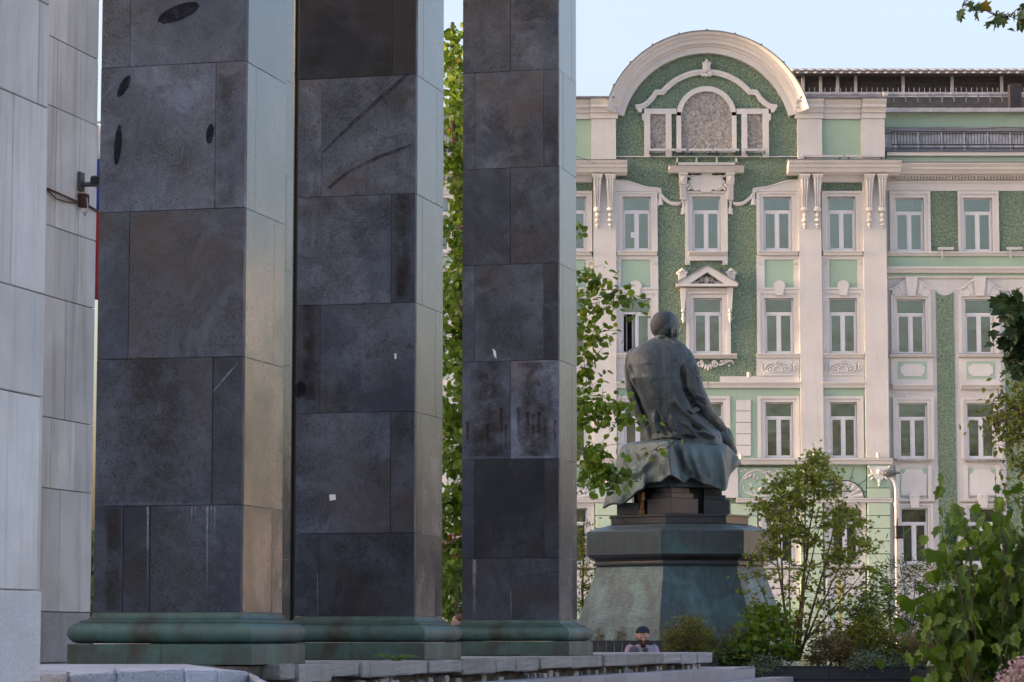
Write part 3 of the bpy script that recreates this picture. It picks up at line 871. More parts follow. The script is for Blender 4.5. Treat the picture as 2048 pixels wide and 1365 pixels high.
def holes_wall(name, x0, x1, z0, z1, holes, yf, depth, mat):
    xs = sorted(set([x0,x1]+[h[0] for h in holes]+[h[1] for h in holes]))
    zs = sorted(set([z0,z1]+[h[2] for h in holes]+[h[3] for h in holes]))
    xs = [x for x in xs if x0 <= x <= x1]; zs = [z for z in zs if z0 <= z <= z1]
    def solid(i, j):
        if i < 0 or j < 0 or i >= len(xs)-1 or j >= len(zs)-1: return False
        cx, cz = (xs[i]+xs[i+1])/2, (zs[j]+zs[j+1])/2
        return not any(h[0] < cx < h[1] and h[2] < cz < h[3] for h in holes)
    mb = MB()
    def quad(a,b,c,d):
        n = len(mb.v); mb.v += [a,b,c,d]; mb.f.append((n,n+1,n+2,n+3))
    yb = yf+depth
    for i in range(len(xs)-1):
        for j in range(len(zs)-1):
            if not solid(i,j): continue
            a,b,c,d = xs[i],xs[i+1],zs[j],zs[j+1]
            quad((a,yf,c),(b,yf,c),(b,yf,d),(a,yf,d))
            quad((b,yb,c),(a,yb,c),(a,yb,d),(b,yb,d))
            if not solid(i-1,j): quad((a,yb,c),(a,yf,c),(a,yf,d),(a,yb,d))
            if not solid(i+1,j): quad((b,yf,c),(b,yb,c),(b,yb,d),(b,yf,d))
            if not solid(i,j-1): quad((a,yb,c),(b,yb,c),(b,yf,c),(a,yf,c))
            if not solid(i,j+1): quad((a,yf,d),(b,yf,d),(b,yb,d),(a,yb,d))
    return addb(mb).build(name, mat, bld)

wrng = random.Random(31)
HOLES_BAY, HOLES_WING = [], {1: [], -1: []}
def window(px0, px1, py0, py1, s=1, wing=0, style=None, setb=0.0):
    """sash window: frame, transom light over two casements, curtain behind the glass"""
    pm = (py0+py1)/2
    x0, x1 = sorted((mir(FXr(px0,pm),s), mir(FXr(px1,pm),s)))
    z0, z1 = FZ(py1), FZ(py0)
    (HOLES_WING[s] if wing else HOLES_BAY).append((x0, x1, z0, z1))
    yf = FY+.10+setb
    W, H = x1-x0, z1-z0
    t = .055; zt = z0+H*.735
    mb = MB()
    mb.box(x0-.01, x0+t, yf, yf+.07, z0-.01, z1+.01); mb.box(x1-t, x1+.01, yf, yf+.07, z0-.01, z1+.01)
    mb.box(x0+t, x1-t, yf, yf+.07, z1-t*.8, z1+.01); mb.box(x0+t, x1-t, yf, yf+.07, z0-.01, z0+t)
    mb.box(x0+t, x1-t, yf-.006, yf+.07, zt-.035, zt+.035)
    xm = (x0+x1)/2
    mb.box(xm-.035, xm+.035, yf-.008, yf+.07, z0+t, zt-.035)
    wdw = addb(mb).build('window', M['pvc'], bld)
    if style == 'open': wdw['label'] = 'window with one casement swung open and a brown curtain'
    if style == 'foil': wdw['label'] = 'window lined inside with crumpled silver foil'
    openleft = style == 'open'
    for k, (a, b) in enumerate(((x0+t, xm-.035), (xm+.035, x1-t))):
        mb = MB(); e = .05; zb, zz = z0+t+.004, zt-.039
        ya = yf+.012
        mb.box(a+.003, a+e, ya, ya+.045, zb, zz); mb.box(b-e, b-.003, ya, ya+.045, zb, zz)
        mb.box(a+e, b-e, ya, ya+.045, zb, zb+e); mb.box(a+e, b-e, ya, ya+.045, zz-e, zz)
        pn = MB(); pn.box(a+e-.004, b-e+.004, ya+.018, ya+.026, zb+e-.004, zz-e+.004)
        if openleft and k == 0:                    # casement swung inwards
            for q in (mb, pn):
                c_, s_ = math.cos(R(68)), math.sin(R(68))
                q.v = [(a+(x-a)*c_-(y-ya)*s_, ya+(x-a)*s_+(y-ya)*c_, z) for x, y, z in q.v]
        addb(mb).build('casement', M['pvc'], wdw); addb(pn).build('pane', M['glass'], wdw)
    mb = MB(); mb.box(x0+t-.004, x1-t+.004, yf+.030, yf+.038, zt+.031, z1-t*.8+.004)
    addb(mb).build('pane', M['glass'], wdw)
    # curtain
    def curtain(xa, xb, za, zb, mat, amp=.025, nn=26, yy=.22):
        q = MB(); fr = []; n = nn
        ph = wrng.uniform(0,6)
        for z in (za, zb):
            fr.append([(xa+(xb-xa)*i/n, yf+yy+amp*math.sin(i*1.7+ph)*(.6+.4*math.sin(i*.37)), z) for i in range(n+1)]+[(xa+(xb-xa)*i/n, yf+yy+amp*math.sin(i*1.7+ph)*(.6+.4*math.sin(i*.37))+.01, z) for i in range(n,-1,-1)])
        q.rings(fr); return addb(q).build('curtain', mat, wdw, smooth=False)
    if style == 'foil':
        q = MB(); nx, nz = 9, 14; r2 = random.Random(4)
        vs_ = [[(x0+.02+(W-.04)*i/nx+(r2.uniform(-.03,.03) if 0<i<nx else 0), yf+.10+r2.uniform(0,.10), z0+.02+(H-.04)*j/nz+(r2.uniform(-.03,.03) if 0<j<nz else 0)) for i in range(nx+1)] for j in range(nz+1)]
        for row in vs_: q.v += row
        for j in range(nz):
            for i in range(nx):
                o = j*(nx+1)+i
                if i+j < 4 and j < 6 and i > 0: continue
                if (i+j)%2: q.f += [(o,o+1,o+nx+2),(o,o+nx+2,o+nx+1)]
                else: q.f += [(o,o+1,o+nx+1),(o+1,o+nx+2,o+nx+1)]
        addb(q).build('foil_sheet', M['foil'], wdw)
        curtain(x0, x1, z0, z1, M['blind'], .004)
    elif style == 'open':
        curtain(x0+.05, x0+W*.36, z0, zt, M['brown_cloth'], .05, 10, .75)
        curtain(x0+W*.36, x1, z0, z1, M['curtain'])
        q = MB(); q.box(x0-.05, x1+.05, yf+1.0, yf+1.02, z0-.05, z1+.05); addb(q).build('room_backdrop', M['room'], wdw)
    elif style == 'stripes':
        curtain(x0, x1, z0, z1, M['curtain'], .03, 40, .14)
    else:
        k = wrng.random()
        if k < .3:
            curtain(x0, x1, z0, z1, M['blind'], .006)
        elif k < .45:
            zc = z0+H*wrng.uniform(.35,.7); curtain(x0, x1, zc, z1, M['curtain'], .004, 8); curtain(x0, x1, z0, zc-.01, M['room'], .01, 8, .5)  # lower sheet is dark to stand in for the unlit room
        else:
            cut = wrng.choice((.3,.45,.7))
            curtain(x0, x0+W*cut, z0, z1, M['curtain']); curtain(x0+W*cut, x1, z0, z1, M['blind'], .012)
    return wdw
def surround(hole, outer, f, mat, name, s=1, inner=.10, setb=0.0, step=True, bottom=True):
    """moulded architrave around an opening: four outer fillets and four inner ones, one mesh"""
    (a0,a1,b0,b1), (c0,c1,d0,d1) = hole, outer
    pm = (b0+b1)/2
    def X(p): return FXr(p, pm)
    hx0,hx1,hz0,hz1 = X(a0),X(a1),FZ(b1),FZ(b0)
    ox0,ox1,oz0,oz1 = X(c0),X(c1),FZ(d1),FZ(d0)
    if s < 0:
        hx0,hx1 = sorted((mir(hx0,s),mir(hx1,s))); ox0,ox1 = sorted((mir(ox0,s),mir(ox1,s)))
    mb = MB()
    def frame(x0,x1,z0,z1,X0,X1,Z0,Z1,yf,yb,bot):
        mb.box(X0,x0,yf,yb,Z0,Z1); mb.box(x1,X1,yf,yb,Z0,Z1)
        mb.box(x0,x1,yf,yb,z1,Z1)
        if bot and z0-Z0 > .01: mb.box(x0,x1,yf,yb,Z0,z0)
    mx0,mx1 = ox0+(hx0-ox0)*.45, ox1+(hx1-ox1)*.45
    mz1 = oz1+(hz1-oz1)*.45; mz0 = oz0+(hz0-oz0)*.45 if bottom else oz0
    y = FY+setb
    frame(mx0,mx1,mz0,mz1,ox0,ox1,oz0,oz1,y-f,y+.02,bottom)
    frame(hx0,hx1,hz0,hz1,mx0+.002,mx1-.002,mz0+.002 if bottom else oz0+.002,mz1-.002,y-f*.55,y+.09,bottom)
    return addb(mb).build(name, mat, bld)
W_ = M['white']; T_ = M['trim']; G_ = M['green']; RG = M['rough_green']

# ------------------------------------------------ window list
A = (394, 502); Bw = (597, 708); Cw = (805, 917); Dw = (1016, 1128)
COLS = {2: [(1384,1441),(1386,1444),(1388,1446),(1390,1448)],
        3: [(1526,1583),(1529,1587),(1530,1586),(1532,1589)],
        4: [(1655,1711),(1658,1714),(1660,1714),(1662,1718)]}
for ci in (2,3,4):
    for ri, (py0, py1) in enumerate((A,Bw,Cw,Dw)):
        p0, p1 = COLS[ci][ri]
        for s in ((1,) if ci == 2 else (1,-1)):
            st = None
            if ci == 3 and s < 0 and ri == 1: st = 'open'
            if ci == 4 and s > 0 and ri == 0: st = 'stripes'
            window(p0, p1, py0, py1, s, 0, st)
WCOLS = [(1792,1850,1795,1853,1799,1857,1804,1858)]
for k in range(1, 5):
    WCOLS.append(tuple(v+137*k for v in WCOLS[0]))
SB = 0.30                                         # the wings stand back from the bay
for s in (1,-1):
    for k, wc_ in enumerate(WCOLS if s > 0 else WCOLS[:4]):
        for ri, (py0, py1) in enumerate((A,Bw,Cw,Dw)):
            window(wc_[2*ri], wc_[2*ri+1], py0, py1, s, 1, 'foil' if (k == 0 and ri == 2 and s > 0) else None, SB)
# ------------------------------------------------ walls
xl, xr_ = mir(FXr(1773),-1), FXr(1773)
holes_wall('bay_wall', xl, xr_, 0, FZ(322), HOLES_BAY, FY, .5, RG)
holes_wall('wing_wall', xr_+.002, xr_+14.5, 0, FZ(330), HOLES_WING[1], FY+SB, .5, W_)
holes_wall('wing_wall', xl-14.5, xl-.002, 0, FZ(330), HOLES_WING[-1], FY+SB, .5, W_)
mb = MB(); mb.box(xl-14.4, xr_+14.4, FY+1.9, FY+14, 0, FZ(330)); addb(mb).build('inner_wall', M['blind'], bld)
for s in (1,-1):
    xe = FXr(1773) + 14.4 if s > 0 else mir(FXr(1773),-1)-14.4
    mb = MB(); mb.box(min(xe,xe+s*.3), max(xe,xe+s*.3), FY+SB+.51, FY+14, 0, FZ(330)); addb(mb).build('end_wall', W_, bld)
# gable
cxg, czg = F(1412.4, 276)
pxm = FY/FPX
def arc(r, a0, a1, n, cx=None, cz=None): 
    cx = cxg if cx is None else cx; cz = czg if cz is None else cz
    return [(cx+r*math.cos(R(a0+(a1-a0)*i/n)), cz+r*math.sin(R(a0+(a1-a0)*i/n))) for i in range(n+1)]
mb = MB(); x0g, x1g = FXr(1231,280), FXr(1594,280)
poly = [(x0g, FZ(322)+.003),(x1g, FZ(322)+.003),(x1g, FZ(238))] + [p for p in arc(178*pxm, 0, 180, 60) if x0g+.3 < p[0] < x1g-.3 and p[1] > FZ(238)+.1] + [(x0g, FZ(238))]
mb.prism_y(poly, FY+.001, FY+.9); addb(mb).build('gable_wall', RG, bld)
def arch_mould(prof, a0, a1, mat, name, n=48):
    """prof: (radius px, protrusion)"""
    mb = MB(); rings = []
    pr = [(prof[0][0], -.9)] + list(prof) + [(prof[-1][0], -.9)]
    for i in range(n+1):
        a = R(a0+(a1-a0)*i/n)
        rings.append([(cxg+r*pxm*math.cos(a), FY-f, czg+r*pxm*math.sin(a)) for r, f in pr])
    mb.rings(rings)
    o = addb(mb).build(name, mat, bld, smooth=False)
    bm = bmesh.new(); bm.from_mesh(o.data); bmesh.ops.recalc_face_normals(bm, faces=bm.faces); bm.to_mesh(o.data); bm.free()
    return o
AH = 14.5
arch_mould([(172.5,.20),(185,.20),(185.2,.26),(190,.30),(190.2,.42),(198,.46),(198.2,.52),(204,.60),(206,.70),(211,.76)], AH, 180-AH, T_, 'arch_cornice')
arch_mould([(211.3,.80),(213,.80)], AH+5, 175-AH, M['sheet'], 'arch_roof_edge')
for i in range(9):                                # lapped joints of the sheet roof edge
    a = R(28+i*15.5)
    mb = MB(); rr_ = 213*pxm
    c = Vector((cxg+rr_*math.cos(a), 0, czg+rr_*math.sin(a))); tdir = Vector((-math.sin(a),0,math.cos(a))); n_ = Vector((math.cos(a),0,math.sin(a)))
    mb.tube([(c.x,FY-.82,c.z),(c.x,FY+.7,c.z)], .045, 6); addb(mb).build('roof_seam', M['sheet'], bld)
# attic piers, panels and cornices either side
for s in (1,-1):
    fbox(1594,1643,240,328,.22,-.3,W_,'attic_pier',s)
    fbox(1721,1768,240,328,.22,-.3,W_,'attic_pier',s)
    fbox(1643.2,1720.8,240,328,.06,-.3,G_,'attic_panel',s)
    fbox(1594,1768,206,330,-.31,-.9,W_,'attic_backing',s)
    for a,b,f in ((1589,1645,.10),(1646,1720,.0),(1721,1769,.10)):
        profile_run(a,b,[(203,.52+f),(207,.52+f),(213,.40+f),(219,.40+f),(219.3,.30+f),(226,.24+f),(228,.24+f),(228.3,.16+f),(239.5,.16+f)],T_,'attic_cornice',s)
    profile_run(1597,1775,[(199.5,.70),(202.5,.70)],M['sheet'],'attic_roof_edge',s)
    # main cornice on its brackets
    profile_run(1573,1797,[(329,.95),(332,.95),(337,.82),(341,.80),(341.3,.72),(347,.66),(350,.62),(351,.45),(353,.42)],T_,'bay_cornice',s)
    profile_run(1571,1799,[(327.3,.98),(328.8,.98)],M['sheet'],'cornice_flashing',s)
    profile_run(1643,1726,[(353.2,.22),(357,.16),(364,.12),(366,.06)],T_,'frieze_mould',s)
# ------------------------------------------------ pilasters with paired fluted consoles
def console(px, s):
    t = []
    # tapering fluted console: abacus, body with flutes, cuff, pendant
    xm = mir(FXr(px,400),s)
    mb = MB()
    z_ = FZ
    h = 9.5*pxm
    mb.box(xm-h*1.12, xm+h*1.12, FY-.60, FY-.2, z_(357), z_(352.8)); mb.box(xm-h, xm+h, FY-.55, FY-.2, z_(361), z_(357))
    rows = []
    for py, hw, f in ((361,8.6,.52),(372,8.2,.50),(385,7.0,.45),(400,5.9,.38),(414,5.4,.34),(418,5.4,.34)):
        n = 24; ring = []
        for i in range(n+1):
            u = -1+2*i/n
            fl_ = .028*math.cos(u*math.pi*3.0)
            ring.append((xm+u*hw*pxm, FY-f-fl_*(1 if abs(u)<.96 else 0), z_(py)))
        ring += [(xm+hw*pxm, FY-.19, z_(py)), (xm-hw*pxm, FY-.19, z_(py))]
        rows.append(ring)
    rows.reverse(); mb.rings(rows)
    mb.ell((xm, FY-.30, z_(422)), (8*pxm,.15,5.2*pxm)); mb.ell((xm, FY-.27, z_(433)), (4.2*pxm,.10,6.0*pxm)); mb.ell((xm, FY-.27, z_(443)), (5.6*pxm,.11,4.6*pxm))
    mb.ell((xm, FY-.26, z_(452)), (4.0*pxm,.08,3.2*pxm)); mb.ell((xm, FY-.25, z_(457)), (2.0*pxm,.05,2.6*pxm))
    o = addb(mb).build('fluted_console', T_, bld, smooth='auto')
for s in (1,-1):
    for p0, p1 in ((1598,1643),(1727,1773)):
        fbox(p0,p1,353.5,917,.22,-.02,W_,'pilaster',s,ref=600)
    for px in (1607.5,1633,1736.5,1762): console(px, s)
# ------------------------------------------------ bays c3 and c4 (mirrored to c1 and c0)
def ornament_panel(cx, cy, s):
    mb = MB()
    y = FY-.115
    def P(px, py): q = F(cx+px, cy+py); return (mir(q[0],s), q[1])
    for ox, oy, rr in ((0,-8,5),(-15,4,6),(15,4,6)):
        ring = [P(ox+rr*math.cos(a*math.pi/8), oy+rr*math.sin(a*math.pi/8)) for a in range(17)]
        mb.relief(ring, 1.3*pxm, y); q = P(ox,oy); mb.ell((q[0],y,q[1]),(2.6*pxm,.05,2.6*pxm),None,8,6)
    for sg in (-1,1):
        mb.relief([P(sg*x_,y_) for x_,y_ in ((2,8),(7,10),(10,6),(8,0),(4,-2))], [1.6*pxm]*5, y)
        mb.relief([P(sg*x_,y_) for x_,y_ in ((22,8),(26,3),(24,-4),(18,-7),(12,-8),(7,-9))], [1.0*pxm,1.6*pxm,1.8*pxm,1.8*pxm,1.4*pxm,.8*pxm], y)
        mb.relief([P(sg*x_,y_) for x_,y_ in ((33,-7),(31,-2),(33,2),(31,6))], [2.2*pxm,1.0*pxm,2.0*pxm,.8*pxm], y)
        mb.relief([P(sg*x_,y_) for x_,y_ in ((8,-4),(12,-3),(15,-4))], 1.0*pxm, y)
    addb(mb).build('carved_ornament', T_, bld, smooth='auto')
def spiral(cx, cy, r0, r1, a0, turns, n=22, sx=1):
    out = []
    for i in range(n+1):
        t = i/n; a = R(a0)+turns*2*math.pi*t; r = r0+(r1-r0)*t
        out.append((cx+sx*r*math.cos(a), cy+r*math.sin(a)))
    return out
def rel(lines, blobs, y, name='carved_ornament', mat=None, s=1, parent=None):
    mb = MB()
    for pts, rad in lines:
        pp = [(mir(F(*p)[0],s), F(*p)[1]) for p in pts]
        rr = [r_*pxm for r_ in rad] if hasattr(rad,'__len__') else [rad*pxm]*len(pp)
        mb.relief(pp, rr, y)
    for (px,py,rx,ry,th,ang) in blobs:
        q = F(px,py); mb.ell((mir(q[0],s),y,q[1]),(rx*pxm,th,ry*pxm),Euler((0,R(ang)*s,0)),10,7)
    return addb(mb).build(name, mat or T_, parent or bld, smooth='auto')
for s in (1,-1):
    for ci, (o0,o1) in ((3,(1513,1597.5)),(4,(1643.5,1726.5))):
        a,b_,c_,d_ = COLS[ci]
        # row A
        if ci == 4:
            surround((a[0],a[1],*A),(o0,o1,383,504),.10,T_,'window_surround',s,bottom=False)
        else:
            surround((a[0],a[1],*A),(o0,o1,384,504),.10,T_,'window_surround',s,bottom=False)
            # sweeping curved head with volute
            pts = [(1513,383.5),(1513,378),(1522,377)]
            for i in range(9):
                t_ = i/8; pts.append((1522+60*t_, 377-14*(3*t_*t_-2*t_**3)))
            pts += [(1597.5,362),(1597.5,383.5)]
            fpoly(pts,.12,-.02,T_,'curved_head',s)
            top = [(1508,381)]+pts[1:-1]
            rel([(top,1.8)],[],FY-.125,'head_moulding',s=s)
            rel([(spiral(1509,381,4.5,1,0,1.3),1.5)],[],FY-.13,s=s)
        profile_run(o0+2,o1-2,[(503.5,.26),(505,.26),(508,.20),(512,.17)],T_,'window_sill',s)
        fbox(o0,o1,512.3,520,.08,-.02,T_,'apron_rail',s)
        fbox(o0,a[0]+3,520.2,576,.08,-.02,T_,'apron_stile',s); fbox(b_[1],o1,520.2,576,.08,-.02,T_,'apron_stile',s)
        for px_ in (o0+6, o1-6):
            for k in (-3.4,0,3.4): fbox(px_+k-1,px_+k+1,524,530,.105,.07,T_,'triglyph',s)
        fbox(a[0]+3.2,b_[1]-.2,520.2,576,.03,-.02,G_,'apron_panel',s)
        profile_run(o0,o1,[(576.2,.13),(579,.13),(581,.10)],T_,'lintel_mould',s)
        surround((b_[0],b_[1],*Bw),(o0+1,o1+1,581.2,708),.09,T_,'window_surround',s,bottom=False)
        m_ = (b_[0]+b_[1])/2
        pts = [(m_-7,592),(m_-10,573)]+[(m_+10*math.cos(R(a_)),573-9.5*math.sin(R(a_))) for a_ in range(165,0,-15)]+[(m_+10,573),(m_+7,592)]
        fpoly(pts,.16,-.02,T_,'keystone',s)
        rel([([(m_+10.5*math.cos(R(a_)),573.5-10*math.sin(R(a_))) for a_ in range(190,-11,-10)],1.5)],[],FY-.14,'keystone_hood',s=s)
        profile_run(o0,o1+1,[(708.5,.22),(710,.22),(713,.16),(717,.12)],T_,'window_sill',s)
        fbox(o0,o1+1,717.2,753,.07,-.02,T_,'ornament_panel',s)
        fbox(o0+14,o1-14,720,752,.10,.05,T_,'ornament_field',s)
        ornament_panel((o0+o1)/2, 736, s)
        fbox(o0-2,o1+1,753.2,765,.06,-.02,T_,'string_frieze',s)
        profile_run(o0-1 if ci==4 else 1415,o1+4,[(765.3,.26),(767,.26),(772,.18),(777,.14)],T_,'string_course',s,setb=.0)
        # row C on smooth green ground
        cc = c_
        fbox(o0-2 if ci==4 else 1600,o1 if ci==4 else 1598,777.2,916,.03,-.02,G_,'green_field',s) if False else None
        surround((cc[0],cc[1],*Cw),(cc[0]-15,cc[1]+13,793,917),.10,T_,'window_surround',s,bottom=False)
        profile_run(cc[0]-3,cc[1]+3,[(917.3,.18),(919,.18),(921,.14)],M['sheet_light'],'sill_flashing',s)
    # white background of the bay corner near row B/C
    fbox(1440,1512.5,753.4,765,.05,-.02,T_,'string_frieze',s)
# smooth green field of row C (with holes)
hs = [(min(mir(FXr(c[2][0],861),s),mir(FXr(c[2][1],861),s)), max(mir(FXr(c[2][0],861),s),mir(FXr(c[2][1],861),s)), FZ(917), FZ(805)) for c in (COLS[2],COLS[3],COLS[4]) for s in (1,-1)]
holes_wall('green_field', xl+.01, xr_-.01, FZ(925), FZ(777.2), hs, FY-.03, .03-.004, G_)
# central axis, row A
surround((1384,1441,*A),(1370,1455,383,504),.12,T_,'window_surround',1,bottom=False)
fbox(1370,1455,504.2,522,.10,-.02,T_,'apron_rail')
profile_run(1377,1449,[(504,.28),(506,.28),(510,.2),(512,.16)],T_,'window_sill')
for a in (1370,1445):
    fbox(a,a+10,522.2,531,.10,-.02,T_,'apron_foot')
    for k in (2.5,5,7.5): fbox(a+k-.8,a+k+.8,526,531,.125,.09,T_,'triglyph')
profile_run(1337,1486,[(337.2,.62),(339,.62),(340,.55),(347.5,.42),(348.3,.40)],T_,'window_cornice')
profile_run(1335.5,1487.5,[(335.8,.65),(337,.65)],M['sheet'],'cornice_flashing')
for a in (1357,1451):
    mb = MB()
    for py0,py1,hw,f in ((348.5,353,9,.42),(353,369,8,.36),(369.2,372,7.4,.33),(372,398,6.2,.26),(398,401,6.6,.24)):
        x = FXr(a+8.5,375); mb.box(x-hw*pxm,x+hw*pxm,FY-f,FY+.01,FZ(py1),FZ(py0))
    x = FXr(a+8.5,375); mb.ell((x,FY-.36,FZ(361)),(5.5*pxm,.08,6*pxm))
    for k in (-3,0,3): mb.box(x+k*pxm-.012,x+k*pxm+.012,FY-.285,FY-.25,FZ(397),FZ(374))
    addb(mb).build('window_bracket', T_, bld, smooth='auto')
for s in (1,-1):
    # festoon and tassels
    q0 = [(1466+i*5.2, 406+9*math.sin(i/9*math.pi*.62)-i*i*.43) for i in range(10)]
    rel([(q0,[2.0]+[3.4]*8+[2.0]),([(p[0],p[1]+2.5) for p in q0],[1.5]+[2.2]*8+[1.5])],[],FY-.04,'festoon',s=s)
    for bx,by in ((1461,401),(1508,383)):
        rel([([(bx,by),(bx-.5,by+8),(bx-1.5,by+18),(bx-2,by+28)],[3.6,2.6,3.6,4.6]),([(bx+2.5,by+16),(bx+2,by+29)],[1.8,2.8]),([(bx-4,by+16),(bx-5,by+27)],[1.2,2.0])],[(bx,by+2,5,4,.10,0)],FY-.04,'tassel',s=s)
# cartouche over the axis window
fpoly([(1381,358),(1388,352),(1398,352),(1404,349.5),(1420,349.5),(1427,352),(1437,352),(1445,358),(1447,368),(1443,378),(1434,382),(1424,381),(1422,387),(1402,387),(1400,381),(1390,382),(1382,378),(1378,368)],.20,-.02,T_,'cartouche',bevel=.03)
rel([(spiral(1385,358,6,1.2,180,1.4),1.8),(spiral(1440,358,6,1.2,180,1.4,sx=-1),1.8),(spiral(1393,379,4,.8,0,1.3),1.4),(spiral(1432,379,4,.8,0,1.3,sx=-1),1.4),
     ([(1402,352),(1406,350),(1412.5,349.5),(1419,350),(1423,352)],3.0),([(1378,362),(1376.5,370),(1381,379),(1390,382.5)],1.4),([(1447,362),(1448.5,370),(1444,379),(1435,382.5)],1.4)],
    [(1373,374,3,6,.08,30),(1377,379,3,6,.08,55),(1370,367,2.5,5,.08,0),(1452,374,3,6,.08,-30),(1448,379,3,6,.08,-55),(1455,367,2.5,5,.08,0),(1376,354,3.5,3,.08,0),(1449,354,3.5,3,.08,0)],FY-.17)
# central axis, row B with pediment
surround((1386,1444,*Bw),(1372,1461,583,709),.12,T_,'window_surround',1,bottom=False)
fbox(1372,1461,577,583,.10,-.02,T_,'pediment_frieze')
fbox(1392,1440,583.4,588,.15,.05,T_,'panel_tablet')
fpoly([(1352,575),(1474,575),(1474,570.5),(1352,570.5)],.42,-.02,T_,'pediment_base')
fpoly([(1378,570.3),(1448,570.3),(1413,547)],.06,-.02,M['louver'],'tympanum')
fpoly([(1413,534),(1349,570.3),(1378,570.3),(1413,547)],.40,-.02,T_,'raking_cornice'); fpoly([(1413,534),(1476,570.3),(1448,570.3),(1413,547)],.40,-.02,T_,'raking_cornice')
fpoly([(1413,532),(1347,570),(1349.5,570),(1413,533.8)],.45,-.02,M['sheet'],'cornice_flashing'); fpoly([(1413,532),(1478,570),(1475.5,570),(1413,533.8)],.45,-.02,M['sheet'],'cornice_flashing')
rel([(spiral(1405,560,5,1,90,1.3),1.5),(spiral(1421,560,5,1,90,1.3,sx=-1),1.5),([(1380,568),(1386,565),(1392,568),(1398,563)],[1,2,2,2]),([(1446,568),(1440,565),(1434,568),(1428,563)],[1,2,2,2])],[(1413,561,6,8,.12,0),(1389,566,5,2.2,.08,-20),(1437,566,5,2.2,.08,20),(1396,565,4,2.5,.08,-30),(1430,565,4,2.5,.08,30)],FY-.08)
for a in (1364,1461.5):                            # flower baskets on the pediment ends
    fpoly([(a-8,551),(a+8,551),(a+7,563),(a-7,563)],.30,.02,T_,'basket')
    rel([],[(a+dx,548+dy,4.2,3.8,.16,0) for dx,dy in ((-8,0),(-3,-4),(3,-4),(8,0),(0,1),(-5,2),(5,2),(0,-6))],FY-.18,'flower_cluster')
for a in (1366,1459.5):
    fpoly([(a-6,577),(a+6,577),(a+3.6,620),(a-3.6,620)],.20,-.02,T_,'window_bracket')
    rel([([(a-3,580),(a-1.8,618)],1.0),([(a,580),(a,618)],1.0),([(a+3,580),(a+1.8,618)],1.0)],[(a,623,4.6,3.5,.12,0),(a,631,3.4,4.5,.10,0),(a,639,3.8,4.5,.10,0),(a,645,2.4,3,.08,0)],FY-.18)
profile_run(1372,1473,[(709.3,.32),(711.5,.32),(714,.24),(718,.14)],T_,'window_sill')
rel([(spiral(1400,728,7,1.2,-90,1.5),2.0),(spiral(1431,728,7,1.2,-90,1.5,sx=-1),2.0),([(1393,731),(1385,728),(1378,726)],[2.4,2.6,1.2]),([(1438,731),(1446,728),(1456,724)],[2.4,2.6,1.4]),([(1447,722),(1458,722),(1465,723),(1467,728)],[2,2.6,2.4,1.2])],
    [(1411,734,3,6,.08,10),(1416,736,3,7,.10,0),(1421,734,3,6,.08,-10),(1406,732,2.4,5,.08,25),(1426,732,2.4,5,.08,-25),(1443,723,4,2.4,.08,15),(1388,723,4,2.4,.08,-15),(1458,732,2.2,2.2,.06,0)],FY-.02)
# band right of the axis: quoins and string course pieces of row C
for s in (1,-1):
    for i in range(5):
        z0 = 800+i*22.8
        fbox(1472,1501,z0+.7,min(z0+22,912)+.2,.10,-.02,T_,'quoin_block',s)
surround((COLS[2][2][0],COLS[2][2][1],*Cw),(COLS[2][2][0]-14,COLS[2][2][1]+14,793,917),.10,T_,'window_surround',1,bottom=False)
